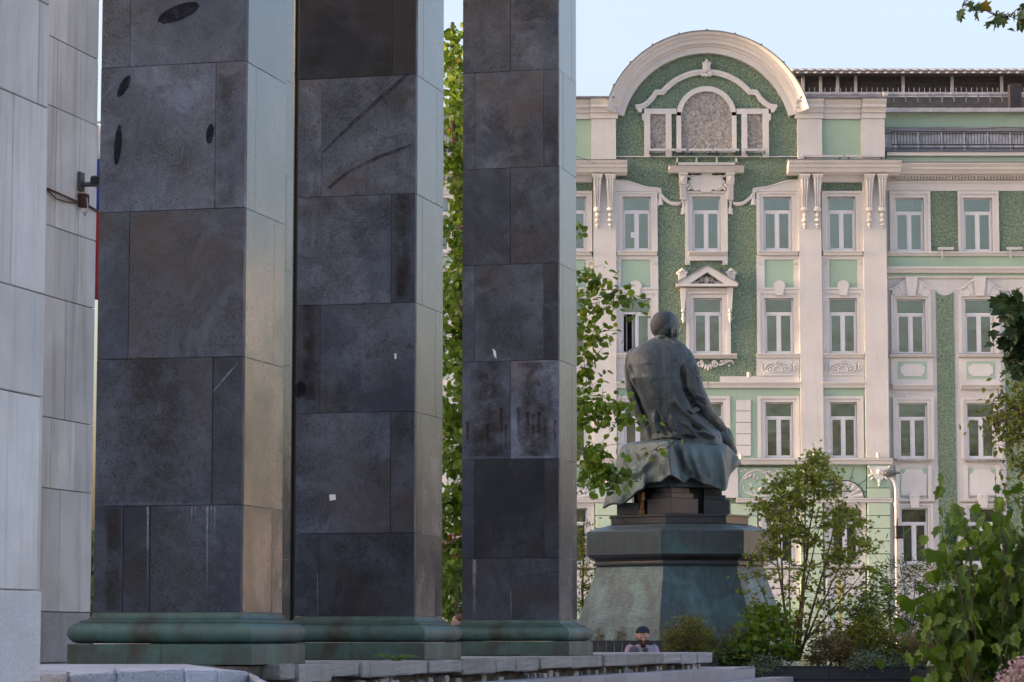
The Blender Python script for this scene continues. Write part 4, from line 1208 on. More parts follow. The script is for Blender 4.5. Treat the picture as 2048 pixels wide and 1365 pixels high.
# ------------------------------------------------ bay: belt above the ground floor
profile_run(1415,1783,[(918.5,.40),(921,.40),(923,.34),(930,.28)],T_,'belt_course')
profile_run(1415,1783,[(918.5,.40),(921,.40),(923,.34),(930,.28)],T_,'belt_course',-1)
for s in (1,-1):
    profile_run(1472,1783,[(997,.26),(999,.26),(1001,.22),(1006,.20)],T_,'belt_course',s)
    fbox(1476,1592,936,996,.04,-.02,G_,'frieze_panel',s); fbox(1646,1732,930.5,996,.04,-.02,G_,'frieze_panel',s)
    fbox(1440,1475.5,936,996,.12,-.02,T_,'scroll_tablet',s)
    for p0,p1 in ((1600,1645),(1734,1779)):
        fbox(p0,p1,930.5,976.5,.24,-.02,G_,'pier_head',s); fbox(p0,p1,977.8,996.5,.24,-.02,M['pale_green'],'rustic_block',s)
        for i in range(12):
            z0 = 1007+i*25.4
            if z0 > 1330: break
            fbox(p0,p1,z0+.6,z0+24.8,.24,-.02,M['pale_green'],'rustic_block',s,bevel=.012)
    # foliage scroll relief
    L = [([(1478,972),(1484,960),(1494,948),(1508,940),(1524,942),(1534,952),(1540,966),(1541,980),(1532,992),(1518,994),(1504,990),(1494,980)],[1,1.6,2.2,2.4,2.6,2.6,2.6,2.4,2.2,2,1.8,1]),
         ([(1534,952),(1546,962),(1558,960),(1566,952),(1568,945)],[2,2.4,2.2,1.6,1]),([(1524,942),(1538,946),(1552,954),(1566,958),(1578,956),(1580,964)],[1.5,1.8,1.8,1.6,1.4,.8]),
         ([(1504,990),(1492,986),(1486,978),(1487,970)],[1.8,1.6,1.4,1.8]),([(1512,988),(1504,976),(1500,966)],[1.8,1.6,2]),([(1541,976),(1550,972),(1562,976),(1566,970)],[1.8,1.6,1.4,1.6]),([(1530,993),(1548,988),(1560,986)],[1.8,1.6,1]),
         (spiral(1468,944,5,1,0,1.4),1.6),(spiral(1468,991,5,1,0,1.4),1.6),([(1473,948),(1470,958),(1474,966),(1470,976),(1473,986)],[2,1.6,2.4,1.6,2])]
    Bq = [(1500,952,7,3,.07,-35),(1492,956,5,2.4,.07,-50),(1508,954,6,2.6,.07,-80),(1514,957,5,2.2,.07,80),(1540,944,7,2.6,.07,10),(1550,948,6,2.4,.07,-20),(1556,943,6,2.4,.07,20),(1578,950,6,4,.08,45),(1584,946,4,3,.08,20),(1522,978,6,4,.08,0),(1518,984,4,2.6,.07,30),(1528,972,4,2.6,.07,-30),(1482,944,5,2.2,.07,25),(1490,941,5,2.2,.07,-15)]
    rel(L,Bq,FY-.04,'foliage_relief',s=s)
    # shield cartouche on the piers
    for cx in (1622,1756):
        fpoly([(cx-16,938),(cx-8,934),(cx+8,934),(cx+16,938),(cx+17,946),(cx+10,955),(cx+6,962),(cx-6,962),(cx-10,955),(cx-17,946)],.34,.2,T_,'shield',s,bevel=.02)
        rel([(spiral(cx-13,941,6,1.2,200,1.4),1.7),(spiral(cx+13,941,6,1.2,200,1.4,sx=-1),1.7),([(cx-9,956),(cx-4,961),(cx+4,961),(cx+9,956)],1.8)],
            [(cx,945,6,6,.14,0),(cx,964,3.4,4.5,.12,0),(cx,971,2.2,3.5,.08,0),(cx-18,952,5,2,.06,-30),(cx+18,952,5,2,.06,30),(cx-14,958,5,2,.06,-45),(cx+14,958,5,2,.06,45),(cx-20,935,3,2,.06,20),(cx+20,935,3,2,.06,-20)],FY-.32,s=s)
    # shell lunette over the ground-floor window, with radiating joints
    cx, cy = 1690, 998
    fpoly([(cx+38*math.cos(R(a)), cy-36*math.sin(R(a))) for a in range(0,181,9)],.08,.0,T_,'lunette_rim',s)
    rel([([(cx+38*math.cos(R(a)), cy-36*math.sin(R(a))) for a in range(0,181,6)],.9)],[],FY-.085,'lunette_edge',M['iron'],s)
    rel([([(cx+dx*4, cy-2),(cx+35*math.cos(R(a))*.5, cy-34*math.sin(R(a))*.5-1),(cx+35*math.cos(R(a)), cy-33*math.sin(R(a)))],[1.2,2.6,4.4]) for dx,a in ((1.2,12),(.8,34),(.4,56),(0,78),(0,102),(-.4,124),(-.8,146),(-1.2,168))],[],FY-.08,'shell',s=s)
    for a in (20,48,75,105,132,160):
        p0_ = (cx+39*math.cos(R(a)), cy-37*math.sin(R(a))); p1_ = (cx+min(78,66/max(.2,math.sin(R(a))))*math.cos(R(a)), cy-66*math.sin(R(a)) if abs(math.cos(R(a)))<.6 else cy-60*math.sin(R(a)))
        d_ = Vector((p1_[0]-p0_[0], p1_[1]-p0_[1])).normalized(); nn = (-d_.y*.6, d_.x*.6)
        fpoly([(p0_[0]+nn[0],p0_[1]+nn[1]),(p1_[0]+nn[0],p1_[1]+nn[1]),(p1_[0]-nn[0],p1_[1]-nn[1]),(p0_[0]-nn[0],p0_[1]-nn[1])],.046,.02,M['iron'],'joint_line',s)
    # ground floor: pale green field and window surrounds
    for ci in (3,4):
        d_ = COLS[ci][3]
        surround((d_[0],d_[1],*Dw),(d_[0]-14,d_[1]+14,1006.5,1130),.12,T_,'window_surround',s,bottom=False)
        profile_run(d_[0]-16,d_[1]+16,[(1130.2,.24),(1133,.24),(1137,.16)],T_,'window_sill',s)
        fbox(d_[0]-12,d_[1]+12,1140,1176,.07,-.02,T_,'apron_panel',s)
    for i in range(6):
        z0 = 1007+i*25.4; fbox(1462,1514,z0+.6,z0+24.8,.05,-.02,M['pale_green'],'rustic_block',s)
    fbox(1440,1598,1178,1262,.05,-.02,T_,'basement_wall',s); fbox(1646,1732,1178,1262,.05,-.02,T_,'basement_wall',s)
    fbox(1500,1598,1196,1240,.07,.03,M['pale_green'],'basement_panel',s); fbox(1656,1722,1196,1240,.07,.03,M['pale_green'],'basement_panel',s)
# ------------------------------------------------ gable ornament: three-part blind window under a hood
fpoly([(1290,318),(1290,222),(1302,222),(1302,306),(1333,306),(1333,222),(1302,222),(1302,218),(1353,218),(1353,232),(1362,232),(1362,306),(1343,306),(1343,230),(1333,230),(1333,318)],.14,-.02,T_,'gable_frame') if False else None
for s in (1,-1):
    c = 1412.4
    def m2(p): return p
    fbox(1525,1537,219,316,.14,-.02,T_,'gable_post',s,ref=260); fbox(1482.5,1494,219,316,.14,-.02,T_,'gable_post',s,ref=260); fbox(1463,1472.5,226,306,.14,-.02,T_,'gable_post',s,ref=260)
    fbox(1472.7,1524.8,219,229.5,.13,-.02,T_,'gable_lintel',s,ref=260)
    fbox(1494.2,1524.8,229.7,306,.03,-.02,M['rough_grey'],'blind_panel',s,ref=260)
    fpoly([(1537,229),(1541,229),(1541,240),(1537,244)],.14,-.02,T_,'gable_ear',s)
    # hood mould, swept
    hp = [(1554,213.5),(1546,213.5),(1538,211),(1528,204),(1519,194),(1513,184),(1503,183.5),(1497,184)]
    for i in range(11):
        a = R(40+50*i/10); hp.append((c+114*math.cos(a)*1.0, 256-113*math.sin(a)))
    rel([(hp,4.2),([(p[0]-1.5*(1 if i>3 else .6),p[1]+5) for i,p in enumerate(hp)],3.0)],[],FY-.06,'hood_mould',s=s)
    fpoly([(1541,216),(1552,216),(1548,226),(1541,226)],.16,-.02,T_,'hood_corbel',s)
    for a_,b2 in ((1432,1475),):
        fbox(1470,1474,317,332,.10,-.02,T_,'frame_leg',s,ref=325)
    fbox(1431.5,1435,316,326,.10,-.02,T_,'frame_leg',s,ref=325)
    fbox(1413,1475,326,331.5,.10,-.02,T_,'frame_rail',s,ref=325)
mb = MB(); ccx, ccz = F(1412.4, 233)
mb.prism_y([(ccx-50*pxm, FZ(306)),(ccx+50*pxm, FZ(306))]+arc(50*pxm,0,180,24,ccx,ccz), FY-.03, FY+.02); addb(mb).build('blind_panel', M['rough_grey'], bld)
mb = MB(); rings = []
for i in range(33):
    a = math.pi*i/32
    rings.append([(ccx+r*pxm*math.cos(a), FY-f, ccz+r*pxm*math.sin(a)) for r,f in ((50.2,-.02),(50.2,.14),(60.5,.14),(60.5,-.02))])
mb.rings(rings); o = addb(mb).build('arch_architrave', T_, bld)
bm = bmesh.new(); bm.from_mesh(o.data); bmesh.ops.recalc_face_normals(bm, faces=bm.faces); bm.to_mesh(o.data); bm.free()
# palmette
rel([(spiral(1406,149,5,1,0,1.4),2.0),(spiral(1419,149,5,1,0,1.4,sx=-1),2.0)]+[([(1412.4,147),(1412.4+dx*.6,134),(1412.4+dx,127-4*(1-abs(dx)/9))],[1.2,2.4,2.0]) for dx in (-8,-4,0,4,8)],[(1412.4,137,8.5,11,.10,0),(1412.4,124,3,4,.10,0),(1412.4,153,3.5,3,.10,0)],FY-.16,'palmette')
# light strips on the gable and attic
def strip(px0,px1,py,f=.42):
    fbox(px0,px1,py-2.2,py+2.2,f,f-.10,M['lampmetal'],'light_strip')
    for k in (px0+6, px1-6): fbox(k-1,k+1,py+2.3,py+7,f-.02,0,M['iron'],'strip_bracket')
for a,b in ((1293,1371),(1377,1425),(1426,1477),(1486,1533)): strip(a,b,303.5)
fbox(1231.5,1594,313,315,.06,.0,T_,'cable_duct')
for a,b in ((1603,1684),(1690,1767)): strip(a,b,315.5,.36)
# spot lights on ledges
for px,py in ((1626,912),(1754,913),(1480,915),(1496,752)):
    x = FXr(px,py); mb = MB(); mb.tube([(x,FY-.36,FZ(py+4)),(x,FY-.36,FZ(py-5))],.075,10); mb.tube([(x,FY-.36,FZ(py+7)),(x,FY-.36,FZ(py+4))],.03,6); addb(mb).build('spot_lamp', M['lampmetal'], bld, smooth='auto')
# paper notice in a window
fbox(1262,1269,464,475,-.112,-.117,M['paper'],'notice')
# ------------------------------------------------ wings
for s in (1,-1):
    a0, a1 = 1773.2, 2300
    profile_run(1797.5 if s>0 else 1797.5,a1,[(330,.80),(333,.80),(338,.68),(342,.66),(342.3,.58),(348,.50),(349.5,.46)],T_,'wing_cornice',s,setb=SB)
    profile_run(1799.5,a1,[(328.2,.84),(329.7,.84)],M['sheet'],'cornice_flashing',s,setb=SB)
    fbox(1773.5,a1,349.8,380,.05,-.02,T_,'frieze',s,setb=SB,ref=360)
    profile_run(1773.5,a1,[(361,.12),(363,.12),(366,.06)],T_,'frieze_mould',s,setb=SB)
    for i in range(54 if s > 0 else 40):
        p = 1792+i*6.4
        if p < 2140: fbox(p,p+3.6,353,357.5,.20,.05,T_,'dentil',s,setb=SB,ref=355)
    fbox(1773.5,a1,349.9,352.8,.24,.05,T_,'dentil_band',s,setb=SB,ref=355)
    profile_run(1773.5,a1,[(502.5,.22),(505,.22),(508,.15),(511,.12)],T_,'sill_course',s,setb=SB)
    fbox(1773.5,a1,511.2,533,.03,-.02,G_,'green_band',s,setb=SB,ref=520)
    profile_run(1773.5,a1,[(533.2,.26),(536,.26),(541,.18),(545,.14)],T_,'string_course',s,setb=SB)
    fbox(1773.5,a1,545.2,551,.03,-.02,G_,'green_band',s,setb=SB,ref=548)
    profile_run(1773.5,a1,[(551.2,.10),(553,.10),(556,.05)],T_,'string_mould',s,setb=SB)
    for k in range(5 if s > 0 else 4):
        o = 137*k
        # row A
        surround((1792+o,1850+o,*A),(1781+o,1863+o,381,502.3),.10,T_,'window_surround',s,bottom=False,setb=SB)
        fbox(1863.3+o,1917.6+o,380.3,502.3,.03,-.02,RG,'rough_panel',s,setb=SB,ref=440)
        # wall washer lamp
        fbox(1876+o,1908+o,494.5,500,.32,.2,M['lampmetal'],'wall_washer',s,setb=SB); fbox(1883+o,1886+o,500.2,518,.30,.22,M['lampmetal'],'washer_arm',s,setb=SB)
        # row B with segmental hood and keystone
        surround((1795+o,1853+o,*Bw),(1784+o,1864+o,588,708),.09,T_,'window_surround',s,bottom=False,setb=SB)
        m_ = 1824+o
        arcp = [(m_-46,578),(m_-38,577.5),(m_-30,573),(m_-22,566),(m_-12,559.5),(m_,557),(m_+12,559.5),(m_+22,566),(m_+30,573),(m_+38,577.5),(m_+46,578)]
        fpoly([(m_-38,588),(m_-38,578)]+arcp[2:-2]+[(m_+38,578),(m_+38,588)],.11,-.02,T_,'window_head',s,setb=SB)
        rel([(arcp,[1.8]*11)],[],FY+SB-.13,'hood_mould',s=s)
        fpoly([(m_-12,554),(m_+12,554),(m_+7.5,591),(m_-7.5,591)],.20,-.02,T_,'keystone',s,setb=SB)
        for sg in (-1,1): fpoly([(m_+sg*26,572),(m_+sg*17,564),(m_+sg*12,588),(m_+sg*16,588)],.14,.1,T_,'voussoir',s,setb=SB)
        fbox(m_-34,m_-20,588.4,592,.13,.05,T_,'ear',s,setb=SB); fbox(m_+20,m_+34,588.4,592,.13,.05,T_,'ear',s,setb=SB)
        profile_run(1780+o,1869+o,[(708.4,.22),(710.5,.22),(714,.14)],M['trim'],'window_sill',s,setb=SB)
        fbox(1781+o,1868+o,707.2,708.3,.23,.0,M['sheet'],'sill_flashing',s,setb=SB)
        # plaque
        fbox(1784+o,1868+o,715,768,.05,-.02,T_,'plaque_field',s,setb=SB)
        fbox(1798+o,1855+o,722,757,.07,.04,G_,'plaque_ground',s,setb=SB)
        x0,x1,y0,y1 = 1802+o,1851+o,727,752
        pts = [(x0+6,y0),(x1-6,y0),(x1-5,y0+4),(x1,y0+5),(x1,y1-5),(x1-5,y1-4),(x1-6,y1),(x0+6,y1),(x0+5,y1-4),(x0,y1-5),(x0,y0+5),(x0+5,y0+4)]
        fpoly(pts,.10,.05,T_,'plaque',s,setb=SB,bevel=.012)
        profile_run(1786+o,1868+o,[(768.3,.26),(770.5,.26),(774,.18),(778,.12)],T_,'string_course',s,setb=SB)
        # row C
        surround((1799+o,1857+o,*Cw),(1788+o,1870+o,794,917),.10,T_,'window_surround',s,bottom=False,setb=SB)
        fbox(1812+o,1846+o,791,794.5,.12,.02,T_,'head_tablet',s,setb=SB)
        profile_run(1794+o,1866+o,[(917.3,.22),(919.5,.22),(923,.15)],M['sheet_light'],'window_sill',s,setb=SB)
        # panel under row C
        fbox(1802+o,1857+o,937,992,.04,-.02,G_,'panel_ground',s,setb=SB)
        x0,x1,y0,y1 = 1804+o,1855+o,938,991
        pts = [(x0+9,y0),(x1-9,y0),(x1-7,y0+7),(x1,y0+10),(x1,y1),(x0,y1),(x0,y0+10),(x0+7,y0+7)]
        fpoly(pts,.07,.02,T_,'panel_plate',s,setb=SB)
        fbox(1793+o,1801.6+o,930,1000,.08,-.02,T_,'panel_stile',s,setb=SB); fbox(1857.4+o,1866+o,930,1000,.08,-.02,T_,'panel_stile',s,setb=SB)
        profile_run(1783+o,1874+o,[(998,.16),(1001,.16),(1004,.10)],T_,'belt_course',s,setb=SB)
        m3 = 1830+o
        fpoly([(m3-10,996)]+[(m3+10*math.cos(R(a)),994-9*math.sin(R(a))) for a in range(170,0,-17)]+[(m3+10,996),(m3+7,1016),(m3-7,1016)],.24,.02,T_,'keystone',s,setb=SB)
        rel([(spiral(m3-4.5,993,3.6,.8,90,1.2),1.0),(spiral(m3+4.5,993,3.6,.8,90,1.2,sx=-1),1.0)],[],FY+SB-.24,s=s)
        surround((1804+o,1858+o,*Dw),(1793+o,1869+o,1007,1130),.10,T_,'window_surround',s,bottom=False,setb=SB)
        profile_run(1790+o,1872+o,[(1130.3,.22),(1133,.22),(1137,.14)],T_,'window_sill',s,setb=SB)
        # rough green strips between the window axes, with scalloped top
        p0,p1 = 1874+o,1909+o
        fpoly([(p0,582),(p0+4,586),(p0+10,589),(p0+17,590),(p0+24,589),(p0+31,586),(p1,582),(p1+12,1262),(p0+10,1262)],.035,-.02,RG,'rough_strip',s,setb=SB)
    fbox(1784,a1,1264,1338,.16,-.02,M['light_granite'],'basement_plinth',s,setb=SB,ref=1300)
    # attic roofs behind the wing cornice
    fbox(1774,a1,312,329,.20,-.3,G_,'attic_band',s,setb=SB,ref=320)
    fbox(1774,a1,304.5,311.8,.34,-.3,T_,'attic_ledge',s,setb=SB,ref=320)
# ------------------------------------------------ roofs (real depth behind the front)
def rbox(px0,px1,py0,py1,Y0,Y1,mat,name,s=1,ref=250):
    x0, x1 = sorted((mir(at(px0,ref,FY).x,s), mir(at(px1,ref,FY).x,s)))
    mb = MB(); mb.box(x0,x1,Y0,Y1,FZ(py1),FZ(py0)); return addb(mb).build(name, mat, bld)
for s in (1,-1):
    x0, x1 = sorted((mir(at(1772,250,FY).x,s), mir(at(2300,250,FY).x,s)))
    # lower sheet roof slope
    mb = MB(); mb.v = [(x0,FY-.1,FZ(304)),(x1,FY-.1,FZ(304)),(x1,FY+1.0,FZ(286)),(x0,FY+1.0,FZ(286)),(x0,FY+1.0,FZ(304)),(x1,FY+1.0,FZ(304))]; mb.f = [(0,1,2,3),(0,4,5,1),(3,2,5,4),(0,3,4),(1,5,2)]
    addb(mb).build('lower_roof', M['sheet'], bld)
    mb = MB(); mb.box(x0,x1,FY+1.0,FY+1.3,FZ(304),FZ(258)); addb(mb).build('attic_wall', M['sheet_light'], bld)
    mb = MB(); mb.box(x0,x1,FY+.9,FY+1.3,FZ(258),FZ(246)); o = addb(mb).build('attic_ledge_sheet', M['corrugated'], bld); roughen(o,.02,5,12)
    mb = MB(); mb.box(x0,x1,FY+1.05,FY+1.35,FZ(246),FZ(217)); addb(mb).build('attic_wall', G_, bld)
    mb = MB(); mb.v = [(x0,FY+.7,FZ(217.5)),(x1,FY+.7,FZ(216)),(x1,FY+.7,FZ(209)),(x0,FY+.7,FZ(209)),(x1,FY+3.0,FZ(196)),(x0,FY+3.0,FZ(196)),(x1,FY+3.0,FZ(217)),(x0,FY+3.0,FZ(217))]; mb.f = [(0,1,2,3),(3,2,4,5),(5,4,6,7),(0,7,6,1),(0,3,5,7),(1,6,4,2)]
    addb(mb).build('upper_roof', M['sheet_light'], bld)
    # snow railing of the lower roof
    mb = MB()
    zt, zb_ = FZ(263), FZ(289); yq = FY+.1
    mb.box(x0+.2,x1,yq-.02,yq+.02,zt-.02,zt+.02); mb.box(x0+.2,x1,yq-.02,yq+.02,zb_-.02,zb_+.02); mb.box(x0+.2,x1,yq-.02,yq+.02,FZ(296)-.015,FZ(296)+.015)
    addb(mb).build('snow_rail', M['iron'], bld)
    n = int((x1-x0)/.115)
    mb = MB()
    for i in range(n):
        x = x0+.2+i*.115; mb.box(x-.009,x+.009,yq-.009,yq+.009,zb_,zt)
    stuff(addb(mb).build('rail_bars', M['iron'], bld))
    for i in range(int((x1-x0)/.86)):
        x = x0+.35+i*.86
        mb = MB(); mb.tube([(x,yq,zt),(x+.28,FY+.95,FZ(287))],.022,6); mb.tube([(x,yq,zt),(x,yq,FZ(300))],.018,6); addb(mb).build('rail_stay', M['sheet_light'], bld)
    # penthouse with louvres and corrugated roof
    px0 = 1604; xa, xb = sorted((mir(at(px0,160,FY).x,s), mir(at(2300,160,FY).x,s)))
    if s < 0: continue
    Yp = FY+4.2; kz = Yp/FY
    def PZ(py): return at(1500,py,Yp).z
    mb = MB(); mb.box(xa+.1,xb,Yp+.1,Yp+7,PZ(215),PZ(152)); addb(mb).build('penthouse', M['louver'], bld)
    for i in range(13):
        z = PZ(186-i*2.6); mb = MB(); mb.v = [(xa+.12,Yp+.09,z+.03),(xb,Yp+.09,z+.03),(xb,Yp-.02,z-.012),(xa+.12,Yp-.02,z-.012)]; mb.f = [(0,1,2,3),(3,2,1,0)]
        mb = MB(); mb.box(xa+.12,xb,Yp+.02,Yp+.1,z-.008,z+.012); addb(mb).build('louvre_slat', M['louver'], bld)
    for px in (1606,1641,1675,1711,1806,1904,2003,2100):
        x = at(px,170,Yp).x; mb = MB(); mb.box(x-.06,x+.06,Yp-.06,Yp+.05,PZ(186),PZ(152)); addb(mb).build('penthouse_post', M['lampmetal'], bld)
    mb = MB(); mb.box(xa,xb,Yp-.10,Yp+.0,PZ(189),PZ(185.5)); addb(mb).build('penthouse_sill', M['lampmetal'], bld)
    # corrugated roof sheet
    n = int((xb-xa)/.085); rowa, rowb = [], []
    for i in range(n+1):
        x = xa-.05+i*.085; dz = .045*math.sin(i*math.pi/2)
        rowa.append((x+.22, Yp-.75-dz, PZ(153))); rowb.append((x, Yp-.35-dz, PZ(141)))
    mb = MB(); mb.rings([rowa+[(p[0],p[1],p[2]-.03) for p in rowa[::-1]], rowb+[(p[0],p[1],p[2]-.03) for p in rowb[::-1]]]); addb(mb).build('corrugated_roof', M['corrugated'], bld)
    mb = MB(); mb.box(xa,xb,Yp-.70,Yp+7.2,PZ(153.5),PZ(148)); addb(mb).build('roof_deck', M['louver'], bld)
    # roof railing
    yr = FY+2.2
    def RZ(py): return at(1500,py,yr).z
    mb = MB(); mb.box(xa+.3,xb,yr-.02,yr+.02,RZ(188)-.035,RZ(188)+.035); mb.box(xa+.3,xb,yr-.015,yr+.015,RZ(193)-.03,RZ(193)+.03); addb(mb).build('roof_rail', M['sheet_light'], bld)
    for i in range(24):
        x = xa+.5+i*.46; mb = MB(); mb.box(x-.02,x+.02,yr-.02,yr+.02,RZ(204),RZ(188)); addb(mb).build('rail_post', M['sheet'], bld)
    for i in range(60):
        x = xa+.5+i*.2; mb = MB(); mb.box(x-.008,x+.008,yr-.008,yr+.008,RZ(187),RZ(176)); addb(mb).build('rail_rod', M['sheet_light'], bld)
    x = at(2030,190,FY+1.6).x; mb = MB(); mb.box(x-.22,x+.22,FY+1.4,FY+1.9,at(2030,206,FY+1.6).z-.4,at(2030,170,FY+1.6).z); addb(mb).build('vent_stack', M['iron'], bld)
    x = at(1770,190,FY+2.1).x; mb = MB(); mb.box(x-.09,x+.09,FY+1.9,FY+2.15,RZ(194),RZ(187)); addb(mb).build('roof_lamp', M['lampmetal'], bld)
# left low roof railing seen beside the pillar
x0, x1 = at(1060,190,FY).x, at(1216,190,FY).x
mb = MB(); mb.box(x0,x1,FY+1.5,FY+6,FZ(215),FZ(198)); addb(mb).build('rear_roof', M['sheet'], bld)
for py in (180,187): 
    mb = MB(); mb.box(x0,x1,FY+2,FY+2.03,FZ(py)-.012,FZ(py)+.012); addb(mb).build('roof_rail', M['iron'], bld)
for i in range(10):
    x = x0+i*(x1-x0)/9; mb = MB(); mb.box(x-.012,x+.012,FY+2,FY+2.03,FZ(200),FZ(180)); addb(mb).build('rail_post', M['iron'], bld)
# ================================================================== figure tools
def fuse(name, mb, voxel, smooth=4, fac=0.5):
    """union of overlapping closed shapes as one continuous surface"""
    o = bpy.data.objects.new('tmp_fuse', mb.mesh('tmp_fuse')); COL.objects.link(o)
    bm = bmesh.new(); bm.from_mesh(o.data); bmesh.ops.recalc_face_normals(bm, faces=bm.faces); bm.to_mesh(o.data); bm.free()
    r = o.modifiers.new('r', 'REMESH'); r.mode = 'VOXEL'; r.voxel_size = voxel; r.adaptivity = 0
    if smooth:
        s = o.modifiers.new('s', 'SMOOTH'); s.factor = fac; s.iterations = smooth
    dg = bpy.context.evaluated_depsgraph_get(); dg.update()
    m = bpy.data.meshes.new_from_object(o.evaluated_get(dg))
    bpy.data.objects.remove(o)
    m.name = name
    m.materials.clear()
    for p in m.polygons: p.use_smooth = True
    return m
def vnormals(m):
    n = np.zeros(len(m.vertices)*3); m.vertices.foreach_get('normal', n); return n.reshape(-1,3)
def vco(m):
    n = np.zeros(len(m.vertices)*3); m.vertices.foreach_get('co', n); return n.reshape(-1,3)
def setco(m, c):
    m.vertices.foreach_set('co', c.reshape(-1)); m.update()
def seg_dist(P, a, b):
    d = b-a; L = max(1e-9, (d*d).sum()); t = np.clip(((P-a)@d)/L, 0, 1)
    return np.sqrt((((P-a)-t[:,None]*d)**2).sum(1)), t
def creases(m, lines, mask, gain=1.0, widen=1.0):
    """lines: (polyline of (x,z), width, amount); moves the surface along its normals"""
    c = vco(m); n = vnormals(m); Q = c[:,[0,2]]; disp = np.zeros(len(c))
    for pts, wd, amt in lines:
        best = np.full(len(c), 1e9); pos = np.zeros(len(c)); k = len(pts)-1
        for i in range(k):
            d, t = seg_dist(Q, np.array(pts[i]), np.array(pts[i+1]))
            better = d < best; best = np.where(better, d, best); pos = np.where(better, (i+t)/k, pos)
        disp += amt*gain*np.exp(-(best/(wd*widen))**2)*np.clip(np.minimum(pos, 1-pos)*5+.15, 0, 1)
    c += n*(disp*mask(c, n))[:,None]
    setco(m, c)

# ================================================================== the monument
YS = 49.5
PM = FPX/YS
MX = at(1358, 1000, YS).x
mon = thing('bronze_monument', 'bronze statue of a seated coated man from behind, on a flared pedestal', 'statue', (MX, YS, 0))
def S(px, py, d=0.0):
    p = at(px, py, YS+d); return Vector((p.x-MX, d, p.z))
PLAN = [(-185,-40),(-45,-166),(117,-147),(183,-58),(185,40),(46,168),(-120,150),(-184,60)]
def zz(py, d=-1.35): return at(1400, py, YS+d).z
def stage(name, levels, mat, smooth=False):
    rings = [[(x*sc/PM, y*sc/PM, z) for x, y in PLAN] for z, sc in levels]
    mb = MB(); mb.rings(rings); return mb.build(name, mat, mon, smooth=smooth)
stage('pedestal_flare', [(0,1.34),(zz(1340),1.25),(zz(1300),1.185),(zz(1262),1.125),(zz(1228),1.065),(zz(1196),1.005),(zz(1165),.945),(zz(1142),.905),(zz(1129),.885)], M['pedestal_bronze'])
stage('pedestal_moulding', [(zz(1128.9),.925),(zz(1125),.925),(zz(1124.8),.905),(zz(1121),.90),(zz(1117),.92),(zz(1114),.95),(zz(1112.5),.955),(zz(1112.3),.975),(zz(1108.2),.98)], M['black_granite'])
stage('pedestal_band', [(zz(1108),1.0),(zz(1061),1.0),(zz(1059),.985),(zz(1046),.755)], M['band_bronze'])
stage('granite_slab', [(zz(1045.8,-1.1),.735),(zz(1032,-1.1),.735),(zz(1031.8,-1.1),.752),(zz(1028,-1.1),.752),(zz(1027.4,-1.1),.74)], M['black_granite'])
zs0 = zz(1027.3,-.8)
def block(name, poly, py0, py1, mat=None, d=-.8):
    mb = MB(); mb.prism_z([(x/PM, y/PM) for x, y in poly], zz(py1,d) if py1 < 1027 else zs0, zz(py0,d)); return mb.build(name, mat or M['black_granite'], mon, bevel=.006)
block('seat_block', [(-20,-98),(35,-52),(-10,-5),(-66,-50)], 996, 1030)
block('seat_block', [(-20,-92),(26,-52),(-10,-10),(-57,-50)], 985, 995.8)
block('seat_block', [(-20,-86),(18,-50),(-10,-16),(-50,-50)], 974, 984.8)
block('seat_block', [(46,-48),(99,-36),(99,30),(46,30)], 997, 1030)
block('seat_block', [(47,-42),(91,-32),(91,24),(47,24)], 988, 996.8)
block('seat_block', [(48,-38),(84,-28),(84,20),(48,20)], 974, 987.8)
block('seat_block', [(-125,-18),(-81,-36),(-70,30),(-120,40)], 1003, 1030)
block('seat_core', [(-90,0),(-10,-30),(80,-10),(80,100),(-90,100)], 974, 1030)
block('seat_top', [(-20,-92),(88,-22),(70,90),(-110,80),(-112,-8)], 900, 973.5, M['bronze'])
p = S(1285,1024,-.35)
mb = MB(); mb.tube([(p.x,-.35,zs0),(p.x,-.35,zs0+.08),(p.x,-.35,zs0+.1),(p.x,-.35,zz(1003,-.4)),(p.x,-.35,zz(1001,-.4)),(p.x,-.35,zz(985,-.4))], [.07,.07,.05,.05,.075,.07], 14)
mb.build('chair_leg', plain('worn_brass', (0.26,0.13,0.055), 0.35, 0.8, 0.4, 8.0), mon, smooth='auto')

# ---- drape over the seat
ctl = [(1246,897,.45,1216,1000,.5),(1243,894,.02,1205,1017,.02),(1250,891,-.08,1221,1009,-.17),(1262,889,-.20,1247,1008,-.32),(1280,888,-.38,1279,978,-.66),(1300,887,-.55,1300,967,-.58),(1320,885,-.73,1319,964,-.86),(1337,884,-.88,1340,951,-1.16),(1346,885,-.80,1357,959,-1.02),(1352,886,-.72,1369,966,-.80),(1362,887,-.69,1383,957,-.66),(1385,888,-.57,1406,968,-.72),(1417,889,-.41,1430,975,-.52),(1449,890,-.24,1451,981,-.46),(1458,894,-.05,1460,951,-.06),(1461,898,.2,1482,927,.16),(1461,900,.6,1478,934,.6)]
def cr(p, u):
    i = min(int(u), len(p)-2); t = u-i
    g = lambda k: np.array(p[max(0,min(len(p)-1,k))], float)
    a,b,c,d = g(i-1),g(i),g(i+1),g(i+2)
    return .5*((2*b)+(-a+c)*t+(2*a-5*b+4*c-d)*t*t+(-a+3*b-3*c+d)*t**3)
ns, ntt = 150, 34
mb = MB()
grid = []
